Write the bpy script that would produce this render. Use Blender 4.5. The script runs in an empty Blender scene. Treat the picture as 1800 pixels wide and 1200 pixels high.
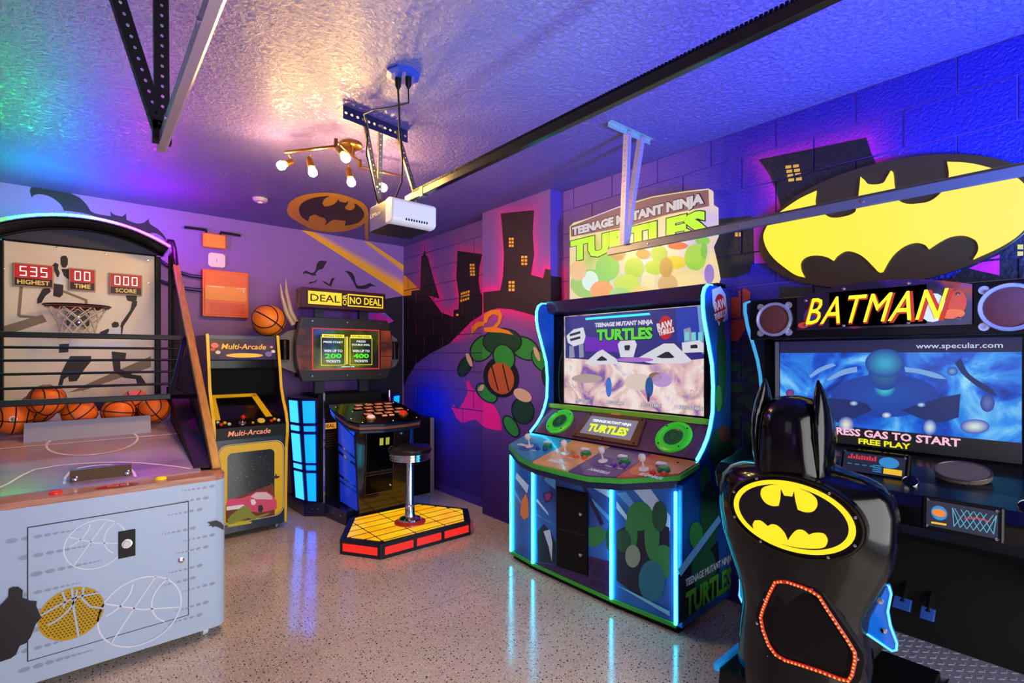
import bpy, bmesh, math, random
from mathutils import Vector, Matrix, Euler
from mathutils.geometry import tessellate_polygon
R = random.Random(7)
sc = bpy.context.scene
COL = sc.collection
pi = math.pi
V = Vector

# ------------------------------------------------------------------ camera
FPX = 871.0
CAM = V((0, 0, 1.55))
YAW = math.atan(750 / FPX)
SA, CA = math.sin(YAW), math.cos(YAW)
cd = bpy.data.cameras.new('camera')
cam = bpy.data.objects.new('camera', cd)
COL.objects.link(cam)
cam.location = CAM
cam.rotation_euler = (pi / 2, 0, -YAW)
cd.sensor_width = 36.0
cd.lens = FPX / 1800 * 36
cd.shift_y = 25 / 1800
cd.clip_start = 0.05
sc.camera = cam

# ------------------------------------------------------------------ light and exposure
sc.view_settings.view_transform = 'Standard'
sc.view_settings.look = 'None'
sc.view_settings.gamma = 1.0
sc.view_settings.use_curve_mapping = False
sc.view_settings.exposure = 0.0
w = bpy.data.worlds.new('world')
sc.world = w
w.use_nodes = True
w.node_tree.nodes['Background'].inputs[0].default_value = (0.75, 0.82, 1.0, 1)
w.node_tree.nodes['Background'].inputs[1].default_value = 1.3


def lamp(name, kind, loc, aim, power, color, size=0.3, size_y=None, spread=None):
    l = bpy.data.lights.new(name, kind)
    l.energy = power
    l.color = color
    if kind == 'AREA':
        l.shape = 'RECTANGLE'
        l.size = size
        l.size_y = size_y or size
        if spread:
            l.spread = spread
    else:
        l.shadow_soft_size = size
        if kind == 'SPOT':
            l.spot_size = spread or 1.6
            l.spot_blend = 1.0
    o = bpy.data.objects.new(name, l)
    COL.objects.link(o)
    o.location = loc
    d = V(aim) - V(loc)
    o.rotation_euler = d.to_track_quat('-Z', 'Y').to_euler()
    return o


# daylight through the open garage door behind the camera
lamp('daylight', 'AREA', (1.1, -1.05, 1.25), (1.3, 3.5, 1.0), 92, (1.0, 0.95, 0.87), 2.6, 2.0)
# unseen coloured spots aimed at the ceiling
lamp('blue_wash_lamp', 'SPOT', (2.2, -0.5, 1.7), (2.8, 0.8, 2.95), 760, (0.0, 0.12, 1.0), 0.2, spread=1.9)
lamp('added_uplight', 'SPOT', (1.3, 0.1, 1.0), (1.42, 1.62, 2.95), 330, (0.42, 1.0, 0.86), 0.15, spread=0.62)  # added to lay a pale patch on the ceiling, no known fixture
lamp('violet_wash_lamp', 'SPOT', (-0.9, 0.2, 0.9), (0.9, 3.6, 2.95), 25, (0.30, 0.10, 1.0), 0.25, spread=2.2)


# ------------------------------------------------------------------ helpers
def ray(px, py):
    u = (px - 900) / FPX
    return V((SA + CA * u, CA - SA * u, (625 - py) / FPX))


def on(px, py, axis, val):
    d = ray(px, py)
    return CAM + d * ((val - CAM[axis]) / d[axis])


def onp(px, py, p, n):
    d = ray(px, py)
    n = V(n)
    return CAM + d * (n.dot(V(p) - CAM) / n.dot(d))


def crop(ox, oy, s):
    return lambda pts: [(ox + x / s, oy + y / s) for x, y in pts]


def lin(c):
    c /= 255.0
    return c / 12.92 if c <= 0.04045 else ((c + 0.055) / 1.055) ** 2.4


def C(r, g, b):
    return (lin(r), lin(g), lin(b))


MATS = {}


def mat(name, color=(0.5, 0.5, 0.5), rough=0.5, metal=0.0, emit=None, es=1.0, bump=None, coat=0.0, spec=0.5, attr=None, trans=0.0, alpha=1.0):
    """bump = (scale, strength, distance[, detail])"""
    if name in MATS:
        return MATS[name]
    m = bpy.data.materials.new(name)
    m.use_nodes = True
    nt = m.node_tree
    b = nt.nodes['Principled BSDF']
    b.inputs['Base Color'].default_value = (*color, 1)
    b.inputs['Roughness'].default_value = rough
    b.inputs['Metallic'].default_value = metal
    b.inputs['Specular IOR Level'].default_value = spec
    b.inputs['Coat Weight'].default_value = coat
    b.inputs['Coat Roughness'].default_value = 0.08
    b.inputs['Transmission Weight'].default_value = trans
    b.inputs['Alpha'].default_value = alpha
    if emit:
        b.inputs['Emission Color'].default_value = (*emit, 1)
        b.inputs['Emission Strength'].default_value = es
    if attr:
        a = nt.nodes.new('ShaderNodeAttribute')
        a.attribute_name = 'Col'
        if 'c' in attr:
            nt.links.new(a.outputs['Color'], b.inputs['Base Color'])
        if 'e' in attr:
            nt.links.new(a.outputs['Color'], b.inputs['Emission Color'])
            b.inputs['Emission Strength'].default_value = es
    if bump:
        tc = nt.nodes.new('ShaderNodeNewGeometry')
        nz = nt.nodes.new('ShaderNodeTexNoise')
        nz.inputs['Scale'].default_value = bump[0]
        nz.inputs['Detail'].default_value = bump[3] if len(bump) > 3 else 3
        bp = nt.nodes.new('ShaderNodeBump')
        bp.inputs['Strength'].default_value = bump[1]
        bp.inputs['Distance'].default_value = bump[2]
        nt.links.new(tc.outputs['Position'], nz.inputs['Vector'])
        nt.links.new(nz.outputs['Fac'], bp.inputs['Height'])
        nt.links.new(bp.outputs['Normal'], b.inputs['Normal'])
    MATS[name] = m
    return m


def noisy(name, stops, scale, rough=0.5, emit=0.0, detail=4, stretch=(1, 1, 1), coat=0.0, bump=0.0, distort=0.0):
    """principled with a noise driven colour ramp; emit > 0 makes it a lit picture"""
    if name in MATS:
        return MATS[name]
    m = mat(name, rough=rough, coat=coat)
    nt = m.node_tree
    b = nt.nodes['Principled BSDF']
    g = nt.nodes.new('ShaderNodeNewGeometry')
    mp = nt.nodes.new('ShaderNodeMapping')
    mp.inputs['Scale'].default_value = stretch
    nz = nt.nodes.new('ShaderNodeTexNoise')
    nz.inputs['Scale'].default_value = scale
    nz.inputs['Detail'].default_value = detail
    nz.inputs['Distortion'].default_value = distort
    cr = nt.nodes.new('ShaderNodeValToRGB')
    el = cr.color_ramp.elements
    while len(el) < len(stops):
        el.new(0.5)
    for e, (p, c) in zip(el, stops):
        e.position = p
        e.color = (*c, 1)
    nt.links.new(g.outputs['Position'], mp.inputs['Vector'])
    nt.links.new(mp.outputs['Vector'], nz.inputs['Vector'])
    nt.links.new(nz.outputs['Fac'], cr.inputs['Fac'])
    if emit:
        b.inputs['Base Color'].default_value = (0.01, 0.01, 0.01, 1)
        nt.links.new(cr.outputs['Color'], b.inputs['Emission Color'])
        b.inputs['Emission Strength'].default_value = emit
    else:
        nt.links.new(cr.outputs['Color'], b.inputs['Base Color'])
    if bump:
        bp = nt.nodes.new('ShaderNodeBump')
        bp.inputs['Strength'].default_value = bump
        bp.inputs['Distance'].default_value = 0.01
        nt.links.new(nz.outputs['Fac'], bp.inputs['Height'])
        nt.links.new(bp.outputs['Normal'], b.inputs['Normal'])
    return m


def glow(name, color, s=1.0):
    return mat(name, (0.02, 0.02, 0.02), 0.3, emit=color, es=s)


WL = {}


def tag(o, label=None, cat=None, group=None, kind=None):
    if label:
        o['label'] = label
    if cat:
        o['category'] = cat
    if group:
        o['group'] = group
    if kind:
        o['kind'] = kind
    return o


def thing(name, loc, label, cat, group=None):
    o = bpy.data.objects.new(name, None)
    o.empty_display_size = 0.1
    COL.objects.link(o)
    o.location = loc
    WL[o] = V(loc)
    return tag(o, label, cat, group)


class MB:
    def __init__(s):
        s.v, s.f, s.c = [], [], []

    def add(s, vs, fs, col=None):
        n = len(s.v)
        s.v += [V(p) for p in vs]
        s.f += [tuple(i + n for i in f) for f in fs]
        s.c += [col] * len(vs) if not isinstance(col, list) else col
        return s

    def box(s, lo, hi):
        x0, y0, z0 = [min(a, b) for a, b in zip(lo, hi)]
        x1, y1, z1 = [max(a, b) for a, b in zip(lo, hi)]
        return s.add([(x0, y0, z0), (x1, y0, z0), (x1, y1, z0), (x0, y1, z0), (x0, y0, z1), (x1, y0, z1), (x1, y1, z1), (x0, y1, z1)],
                     [(0, 3, 2, 1), (4, 5, 6, 7), (0, 1, 5, 4), (1, 2, 6, 5), (2, 3, 7, 6), (3, 0, 4, 7)])

    def hexa(s, p):
        """8 corners: bottom loop 4, top loop 4"""
        return s.add(p, [(0, 3, 2, 1), (4, 5, 6, 7), (0, 1, 5, 4), (1, 2, 6, 5), (2, 3, 7, 6), (3, 0, 4, 7)])

    def prism(s, pts, d, tri=True):
        """pts: list of 3d points (a planar outline), extruded by the vector d"""
        pts = [V(p) for p in pts]
        d = V(d)
        n = len(pts)
        tr = tessellate_polygon([pts])
        fs = [tuple(t) for t in tr] + [tuple(i + n for i in reversed(t)) for t in tr]
        fs += [(i, (i + 1) % n, (i + 1) % n + n, i + n) for i in range(n)]
        return s.add(pts + [p + d for p in pts], fs)

    def poly(s, pts, col=None):
        pts = [V(p) for p in pts]
        return s.add(pts, [tuple(t) for t in tessellate_polygon([pts])], col)

    def bar(s, a, b, wx, wy, up=(0, 0, 1)):
        a, b = V(a), V(b)
        d = (b - a).normalized()
        u = V(up)
        if abs(d.dot(u)) > 0.98:
            u = V((0, 1, 0))
        x = d.cross(u).normalized() * wx / 2
        y = x.cross(d).normalized() * wy / 2
        return s.hexa([a - x - y, a + x - y, a + x + y, a - x + y, b - x - y, b + x - y, b + x + y, b - x + y])

    def tube(s, path, r, n=8, closed=False, cols=None, cap=True):
        path = [V(p) for p in path]
        m = len(path)
        rings = []
        up = None
        for i, p in enumerate(path):
            a = path[(i - 1) % m] if (closed or i > 0) else p
            b = path[(i + 1) % m] if (closed or i < m - 1) else p
            t = (b - a).normalized()
            if up is None:
                up = V((0, 0, 1)) if abs(t.z) < 0.9 else V((1, 0, 0))
            x = t.cross(up)
            if x.length < 1e-5:
                x = t.orthogonal()
            x.normalize()
            y = x.cross(t).normalized()
            up = y
            rr = r[i] if isinstance(r, (list, tuple)) else r
            rings.append([p + (x * math.cos(2 * pi * k / n) + y * math.sin(2 * pi * k / n)) * rr for k in range(n)])
        vs = [q for g in rings for q in g]
        fs = []
        for i in range(m if closed else m - 1):
            j = (i + 1) % m
            for k in range(n):
                k2 = (k + 1) % n
                fs.append((i * n + k, i * n + k2, j * n + k2, j * n + k))
        if not closed and cap:
            fs.append(tuple(range(n - 1, -1, -1)))
            fs.append(tuple((m - 1) * n + k for k in range(n)))
        col = None
        if cols:
            col = [cols[i] for i in range(m) for k in range(n)]
        return s.add(vs, fs, col)

    def lathe(s, prof, org, axis=(0, 0, 1), n=24):
        """prof: (radius, height) pairs along axis"""
        a = V(axis).normalized()
        x = a.orthogonal().normalized()
        y = a.cross(x)
        org = V(org)
        vs, fs = [], []
        for r, h in prof:
            for k in range(n):
                t = 2 * pi * k / n
                vs.append(org + a * h + (x * math.cos(t) + y * math.sin(t)) * max(r, 1e-4))
        for i in range(len(prof) - 1):
            for k in range(n):
                k2 = (k + 1) % n
                fs.append((i * n + k, i * n + k2, (i + 1) * n + k2, (i + 1) * n + k))
        fs.append(tuple(range(n - 1, -1, -1)))
        fs.append(tuple((len(prof) - 1) * n + k for k in range(n)))
        return s.add(vs, fs)

    def sphere(s, c, r, n=16, m=10, sc=(1, 1, 1)):
        c = V(c)
        vs, fs = [c + V((0, 0, r * sc[2]))], []
        for i in range(1, m):
            t = pi * i / m
            for k in range(n):
                p = 2 * pi * k / n
                vs.append(c + V((r * math.sin(t) * math.cos(p) * sc[0], r * math.sin(t) * math.sin(p) * sc[1], r * math.cos(t) * sc[2])))
        vs.append(c - V((0, 0, r * sc[2])))
        for k in range(n):
            fs.append((0, 1 + k, 1 + (k + 1) % n))
            fs.append((len(vs) - 1, 1 + (m - 2) * n + (k + 1) % n, 1 + (m - 2) * n + k))
        for i in range(m - 2):
            for k in range(n):
                fs.append((1 + i * n + k, 1 + (i + 1) * n + k, 1 + (i + 1) * n + (k + 1) % n, 1 + i * n + (k + 1) % n))
        return s.add(vs, fs)

    def loft(s, rings, cap=True):
        n = len(rings[0])
        vs = [p for r in rings for p in r]
        fs = []
        for i in range(len(rings) - 1):
            for k in range(n):
                k2 = (k + 1) % n
                fs.append((i * n + k, i * n + k2, (i + 1) * n + k2, (i + 1) * n + k))
        if cap:
            fs.append(tuple(range(n - 1, -1, -1)))
            fs.append(tuple((len(rings) - 1) * n + k for k in range(n)))
        return s.add(vs, fs)

    def ring(s, c, r0, r1, n_, u, th=0.0, seg=32, sx=1.0):
        """flat ring on plane with axes u (right) and w = n x u, optional thickness along n"""
        n_ = V(n_).normalized()
        u = V(u).normalized()
        w_ = n_.cross(u)
        c = V(c)
        a = [c + u * math.cos(2 * pi * k / seg) * r0 * sx + w_ * math.sin(2 * pi * k / seg) * r0 for k in range(seg)]
        b = [c + u * math.cos(2 * pi * k / seg) * r1 * sx + w_ * math.sin(2 * pi * k / seg) * r1 for k in range(seg)]
        if th:
            a2 = [p + n_ * th for p in a]
            b2 = [p + n_ * th for p in b]
            vs = a + b + a2 + b2
            fs = []
            for k in range(seg):
                j = (k + 1) % seg
                fs += [(k, j, seg + j, seg + k), (2 * seg + k, 3 * seg + k, 3 * seg + j, 2 * seg + j), (seg + k, seg + j, 3 * seg + j, 3 * seg + k), (k, 2 * seg + k, 2 * seg + j, j)]
            return s.add(vs, fs)
        return s.add(a + b, [(k, (k + 1) % seg, seg + (k + 1) % seg, seg + k) for k in range(seg)])

    def build(s, name, m, parent=None, smooth=False, bevel=0.0, kind=None, label=None, fix=True):
        c = V((0, 0, 0))
        if s.v:
            lo = [min(p[i] for p in s.v) for i in range(3)]
            hi = [max(p[i] for p in s.v) for i in range(3)]
            c = V([(a + b) / 2 for a, b in zip(lo, hi)])
        me = bpy.data.meshes.new(name)
        me.from_pydata([tuple(p - c) for p in s.v], [], s.f)
        if fix:
            bm = bmesh.new()
            bm.from_mesh(me)
            bmesh.ops.recalc_face_normals(bm, faces=bm.faces)
            bm.to_mesh(me)
            bm.free()
        if any(x is not None for x in s.c):
            ca = me.color_attributes.new('Col', 'FLOAT_COLOR', 'POINT')
            for i, x in enumerate(s.c):
                ca.data[i].color = (*(x or (0, 0, 0)), 1)
        me.materials.append(m)
        if smooth:
            me.polygons.foreach_set('use_smooth', [True] * len(me.polygons))
            try:
                me.set_sharp_from_angle(angle=math.radians(40))
            except Exception:
                pass
        o = bpy.data.objects.new(name, me)
        COL.objects.link(o)
        WL[o] = c
        if parent is not None:
            o.parent = parent
            o.location = c - WL[parent]
        else:
            o.location = c
        if bevel:
            bv = o.modifiers.new('bevel', 'BEVEL')
            bv.width = bevel
            bv.segments = 2
            bv.limit_method = 'ANGLE'
            bv.angle_limit = math.radians(35)
        if kind:
            o['kind'] = kind
        if label:
            o['label'] = label
        return o


def box(name, lo, hi, m, parent=None, bevel=0.0, **k):
    return MB().box(lo, hi).build(name, m, parent, bevel=bevel, **k)


def decal(name, pts, m, parent, n, off=0.002, **k):
    n = V(n).normalized() * off
    return MB().poly([V(p) + n for p in pts]).build(name, m, parent, fix=False, **k)


def ell(c, u, w_, a, b, seg=40, t0=0.0, t1=2 * pi):
    c, u, w_ = V(c), V(u), V(w_)
    full = abs(t1 - t0 - 2 * pi) < 1e-6
    n = seg if full else seg + 1
    return [c + u * a * math.cos(t0 + (t1 - t0) * k / seg) + w_ * b * math.sin(t0 + (t1 - t0) * k / seg) for k in range(n)]


def stroke(pts, wd, n, closed=False):
    """flat ribbon quads along a path lying on a plane with normal n"""
    pts = [V(p) for p in pts]
    n = V(n).normalized()
    m = len(pts)
    mb = MB()
    L, Rr = [], []
    for i, p in enumerate(pts):
        a = pts[(i - 1) % m] if (closed or i > 0) else p
        b = pts[(i + 1) % m] if (closed or i < m - 1) else p
        t = (b - a)
        sd = n.cross(t).normalized() * wd / 2
        L.append(p - sd)
        Rr.append(p + sd)
    fs = []
    for i in range(m if closed else m - 1):
        j = (i + 1) % m
        fs.append((i, j, m + j, m + i))
    mb.add(L + Rr, fs)
    return mb


FONT_CACHE = {}


def text(name, s, m, parent, o, r, u, w=None, h=None, depth=0.0015, bold=0.0, shear=0.0, rot=0.0, n=None, label=None, space=1.0):
    """letters lying on the plane (r, u) centred on o; width w and/or height h fit the bounds"""
    key = (s, bold, space)
    if key not in FONT_CACHE:
        cu = bpy.data.curves.new('letters', 'FONT')
        cu.body = s
        cu.size = 1.0
        cu.extrude = 0.5
        cu.offset = bold
        cu.space_character = space
        cu.resolution_u = 2
        cu.align_x = 'CENTER'
        ob = bpy.data.objects.new('letters', cu)
        me = bpy.data.meshes.new_from_object(ob)
        vs = [tuple(v.co) for v in me.vertices]
        fs = [tuple(p.vertices) for p in me.polygons]
        bpy.data.objects.remove(ob)
        bpy.data.curves.remove(cu)
        bpy.data.meshes.remove(me)
        FONT_CACHE[key] = (vs, fs)
    vs, fs = FONT_CACHE[key]
    x0, x1 = min(v[0] for v in vs), max(v[0] for v in vs)
    y0, y1 = min(v[1] for v in vs), max(v[1] for v in vs)
    if w and h:
        sx, sy = w / (x1 - x0), h / (y1 - y0)
    elif w:
        sx = sy = w / (x1 - x0)
    else:
        sx = sy = h / (y1 - y0)
    r, u, o = V(r).normalized(), V(u).normalized(), V(o)
    if n is None:
        n = r.cross(u)
    out = []
    for x, y, z in vs:
        X = (x - (x0 + x1) / 2) * sx
        Y = (y - (y0 + y1) / 2) * sy
        X += Y * shear
        if rot:
            X, Y = X * math.cos(rot) - Y * math.sin(rot), X * math.sin(rot) + Y * math.cos(rot)
        out.append(o + r * X + u * Y + n * ((z + 0.5) * depth + 0.0006))
    mb = MB()
    mb.add(out, fs)
    return mb.build(name, m, parent, fix=False, label=label)


def clip_axis(pts, i, lim, keep_less):
    out = []
    n = len(pts)
    for k in range(n):
        a, b = pts[k], pts[(k + 1) % n]
        ia = (a[i] <= lim) if keep_less else (a[i] >= lim)
        ib = (b[i] <= lim) if keep_less else (b[i] >= lim)
        if ia:
            out.append(a)
        if ia != ib:
            t = (lim - a[i]) / (b[i] - a[i])
            out.append((a[0] + (b[0] - a[0]) * t, a[1] + (b[1] - a[1]) * t))
    return out


def clip_rect(pts, x0, x1, y0, y1):
    for i, lim, kl in ((0, x0, False), (0, x1, True), (1, y0, False), (1, y1, True)):
        if len(pts) < 3:
            return []
        pts = clip_axis(pts, i, lim, kl)
    out = []
    for p in pts:
        if not out or abs(p[0] - out[-1][0]) + abs(p[1] - out[-1][1]) > 1e-6:
            out.append(p)
    return out if len(out) > 2 else []


def area2(p):
    return abs(sum(p[k - 1][0] * p[k][1] - p[k][0] * p[k - 1][1] for k in range(len(p)))) / 2


def inside(p, poly):
    x, y = p
    r = False
    n = len(poly)
    for k in range(n):
        (x0, y0), (x1, y1) = poly[k - 1], poly[k]
        if (y0 > y) != (y1 > y) and x < (x1 - x0) * (y - y0) / (y1 - y0) + x0:
            r = not r
    return r


def pdist(p, poly):
    if inside(p, poly):
        return 0.0
    best = 9
    x, y = p
    for k in range(len(poly)):
        (x0, y0), (x1, y1) = poly[k - 1], poly[k]
        dx, dy = x1 - x0, y1 - y0
        L = dx * dx + dy * dy
        t = 0 if L == 0 else max(0, min(1, ((x - x0) * dx + (y - y0) * dy) / L))
        best = min(best, math.hypot(x - x0 - t * dx, y - y0 - t * dy))
    return best


def smooth(pts, n=4, corner=52):
    """Catmull-Rom through the outline, keeping its sharp corners"""
    m = len(pts)
    sharp = []
    for i in range(m):
        a, b, c = pts[i - 1], pts[i], pts[(i + 1) % m]
        t0, t1 = math.atan2(b[1] - a[1], b[0] - a[0]), math.atan2(c[1] - b[1], c[0] - b[0])
        d = abs((t1 - t0 + pi) % (2 * pi) - pi)
        sharp.append(d > math.radians(corner))
    out = []
    for i in range(m):
        p0, p1, p2, p3 = pts[i - 1], pts[i], pts[(i + 1) % m], pts[(i + 2) % m]
        L = math.hypot(p2[0] - p1[0], p2[1] - p1[1])

        def tan(a, b, s):
            if s:
                return (p2[0] - p1[0], p2[1] - p1[1])
            q = (b[0] - a[0], b[1] - a[1])
            l = math.hypot(*q) or 1
            return (q[0] / l * L, q[1] / l * L)
        ta, tb = tan(p0, p2, sharp[i]), tan(p1, p3, sharp[(i + 1) % m])
        for k in range(n):
            t = k / n
            h1, h2, h3, h4 = 2 * t**3 - 3 * t**2 + 1, t**3 - 2 * t**2 + t, -2 * t**3 + 3 * t**2, t**3 - t**2
            out.append(tuple(h1 * p1[j] + h2 * ta[j] + h3 * p2[j] + h4 * tb[j] for j in (0, 1)))
    return out


def mix(a, b, t):
    return tuple(x + (y - x) * t for x, y in zip(a, b))


def copy_tree(o, parent=None):
    c = o.copy()
    COL.objects.link(c)
    c.parent = parent
    WL[c] = WL.get(o, V((0, 0, 0)))
    for ch in list(o.children):
        copy_tree(ch, c)
    return c


XA, YA, ZA = V((1, 0, 0)), V((0, 1, 0)), V((0, 0, 1))
BLACK = mat('black_plastic', C(9, 9, 12), 0.35, spec=0.2)
GLOSS = mat('gloss_black', C(5, 5, 7), 0.14, coat=0.05, spec=0.18)
MATTE = mat('matte_black', C(6, 6, 8), 0.6, spec=0.25)
CHROME = mat('chrome', C(215, 215, 220), 0.12, 1.0)
STEEL = mat('galvanised_steel', C(150, 150, 155), 0.35, 1.0, bump=(60, 0.1, 0.002))
WHITE = mat('white_paint', C(235, 235, 235), 0.4)

# ================================================================== SETTING
WX, WY, H = 3.09, 5.72, 2.95          # right wall, back wall, ceiling
PX, PY0, PY1 = 2.958, 2.94, 3.88      # pier on the right wall

# ---- floor: two epoxy slabs with a control joint between them
mf = mat('epoxy_floor', C(176, 160, 146), 0.13, coat=0.25, spec=0.5)
nt = mf.node_tree
bs = nt.nodes['Principled BSDF']
geo = nt.nodes.new('ShaderNodeNewGeometry')


def node(t, **k):
    n = nt.nodes.new(t)
    for a, b in k.items():
        n.inputs[a].default_value = b
    return n


def ramp(src, stops, interp='LINEAR'):
    cr = nt.nodes.new('ShaderNodeValToRGB')
    cr.color_ramp.interpolation = interp
    el = cr.color_ramp.elements
    while len(el) < len(stops):
        el.new(0.5)
    for e, (p, c) in zip(el, stops):
        e.position = p
        e.color = (*c, 1)
    nt.links.new(src, cr.inputs['Fac'])
    return cr.outputs['Color']


def mixc(fac, a, b):
    m = nt.nodes.new('ShaderNodeMix')
    m.data_type = 'RGBA'
    nt.links.new(fac, m.inputs['Factor'])
    for i, x in ((6, a), (7, b)):
        if isinstance(x, tuple):
            m.inputs[i].default_value = (*x, 1)
        else:
            nt.links.new(x, m.inputs[i])
    return m.outputs[2]


nz = node('ShaderNodeTexNoise', Scale=1.1, Detail=6)
nt.links.new(geo.outputs['Position'], nz.inputs['Vector'])
base = ramp(nz.outputs['Fac'], [(0.3, C(194, 176, 156)), (0.7, C(220, 202, 180))])
for sc_, thr, colr in ((150, 0.26, C(132, 120, 114)), (60, 0.2, C(236, 228, 218)), (36, 0.15, C(30, 26, 28)), (66, 0.17, C(52, 46, 48))):
    vo = node('ShaderNodeTexVoronoi', Scale=sc_)
    vo.voronoi_dimensions = '2D'
    nt.links.new(geo.outputs['Position'], vo.inputs['Vector'])
    fac = ramp(vo.outputs['Distance'], [(0.0, (1, 1, 1)), (thr, (0, 0, 0))], 'CONSTANT')
    # only some of the cells carry a flake
    wn = nt.nodes.new('ShaderNodeSeparateColor')
    nt.links.new(vo.outputs['Color'], wn.inputs[0])
    sel = ramp(wn.outputs[0], [(0.0, (0, 0, 0)), (0.68, (1, 1, 1))], 'CONSTANT')
    mm = nt.nodes.new('ShaderNodeMath')
    mm.operation = 'MULTIPLY'
    nt.links.new(fac, mm.inputs[0])
    nt.links.new(sel, mm.inputs[1])
    base = mixc(mm.outputs[0], base, colr)
nt.links.new(base, bs.inputs['Base Color'])
rz = node('ShaderNodeTexNoise', Scale=3.0, Detail=4)
nt.links.new(geo.outputs['Position'], rz.inputs['Vector'])
rr = ramp(rz.outputs['Fac'], [(0.3, (0.09,) * 3), (0.7, (0.2,) * 3)])
nt.links.new(rr, bs.inputs['Roughness'])
bp = node('ShaderNodeBump', Strength=0.12, Distance=0.004)
bz = node('ShaderNodeTexNoise', Scale=26.0, Detail=2)
nt.links.new(geo.outputs['Position'], bz.inputs['Vector'])
nt.links.new(bz.outputs['Fac'], bp.inputs['Height'])
nt.links.new(bp.outputs['Normal'], bs.inputs['Normal'])
LX, FY = -1.9, -1.25
fl = box('floor', (LX, FY, -0.1), (WX + 0.05, 2.637, 0), mf, kind='structure')
box('slab', (LX, 2.643, -0.1), (WX + 0.05, WY + 0.05, 0), mf, fl)
box('joint_filler', (LX, 2.6365, -0.1), (WX + 0.05, 2.6435, -0.004), mat('joint_grey', C(70, 64, 60), 0.8), fl)

RING = mat('floor_ring', C(96, 86, 80), 0.5)
for px_, py_ in ((553, 961), (484, 1023), (850, 960)):
    p_ = on(px_, py_, 2, 0.0)
    MB().ring(p_ + V((0, 0, 0.0006)), 0.062, 0.066, (0, 0, 1), (1, 0, 0)).build('ring_stain', RING, fl, fix=False)

# ---- ceiling: semi-gloss blue-violet paint over a knock-down texture
mc = mat('ceiling_paint', C(104, 88, 166), 0.38, spec=0.8)
nt = mc.node_tree
bs = nt.nodes['Principled BSDF']
geo = nt.nodes.new('ShaderNodeNewGeometry')
n1 = node('ShaderNodeTexNoise', Scale=40.0, Detail=6, Roughness=0.62, Distortion=0.5)
nt.links.new(geo.outputs['Position'], n1.inputs['Vector'])
h1 = ramp(n1.outputs['Fac'], [(0.40, (0, 0, 0)), (0.60, (1, 1, 1))])
bp = node('ShaderNodeBump', Strength=0.9, Distance=0.010)
nt.links.new(h1, bp.inputs['Height'])
nt.links.new(bp.outputs['Normal'], bs.inputs['Normal'])
ceil = box('ceiling', (LX, FY, H), (WX + 0.05, WY + 0.05, H + 0.1), mc, kind='structure')

# ---- back wall: purple stucco with painted bats and a painted beam of light
PURPLE = C(148, 110, 176)
mst = mat('purple_stucco', PURPLE, 0.62, bump=(75, 0.8, 0.008, 4))
wb = box('wall_back', (LX, WY, 0), (WX + 0.05, WY + 0.12, H), mst, kind='structure')
wl = MB().box((LX - 0.1, FY, 0), (LX, 0.45, H)).box((LX - 0.1, 1.55, 0), (LX, WY, H)).box((LX - 0.1, 0.45, 0), (LX, 1.55, 1.1)).box((LX - 0.1, 0.45, 2.3), (LX, 1.55, H)).build('wall_left', mst, kind='structure')
# window in the side wall, out of the frame on the left: it shows as the pale reflection in the glossy cabinets
wi = MB().box((LX - 0.07, 0.45, 1.1), (LX - 0.03, 0.50, 2.3)).box((LX - 0.07, 1.50, 1.1), (LX - 0.03, 1.55, 2.3)).box((LX - 0.07, 0.5, 1.1), (LX - 0.03, 1.5, 1.15)).box((LX - 0.07, 0.5, 2.25), (LX - 0.03, 1.5, 2.3)).build('window_1', WHITE, kind='structure')
box('sash_bar', (LX - 0.065, 0.98, 1.15), (LX - 0.035, 1.02, 2.25), WHITE, wi)
box('glass', (LX - 0.052, 0.5, 1.15), (LX - 0.048, 1.5, 2.25), mat('window_glass', (1, 1, 1), 0.0, trans=1.0), wi)
# door wall behind the camera with the open garage door opening
wf = MB().box((LX, FY - 0.12, 0), (0.1, FY, H)).box((2.7, FY - 0.12, 0), (WX + 0.05, FY, H)).box((0.1, FY - 0.12, 2.15), (2.7, FY, H)).build('wall_front', mst, kind='structure')

PBAT = mat('black_paint', C(24, 18, 26), 0.6, bump=(70, 0.45, 0.006, 4))
PYEL = mat('yellow_paint', C(250, 176, 20), 0.55, bump=(70, 0.3, 0.004, 4))
PBRN = mat('dark_brown_paint', C(62, 38, 18), 0.5, bump=(25, 0.3, 0.006, 4))
NB = V((0, -1, 0))


def back_decal(name, pts, m, off=0.002):
    return decal(name, [on(x, y, 1, WY) for x, y in (smooth(pts) if 'bat' in name else pts)], m, wb, NB, off)


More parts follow.
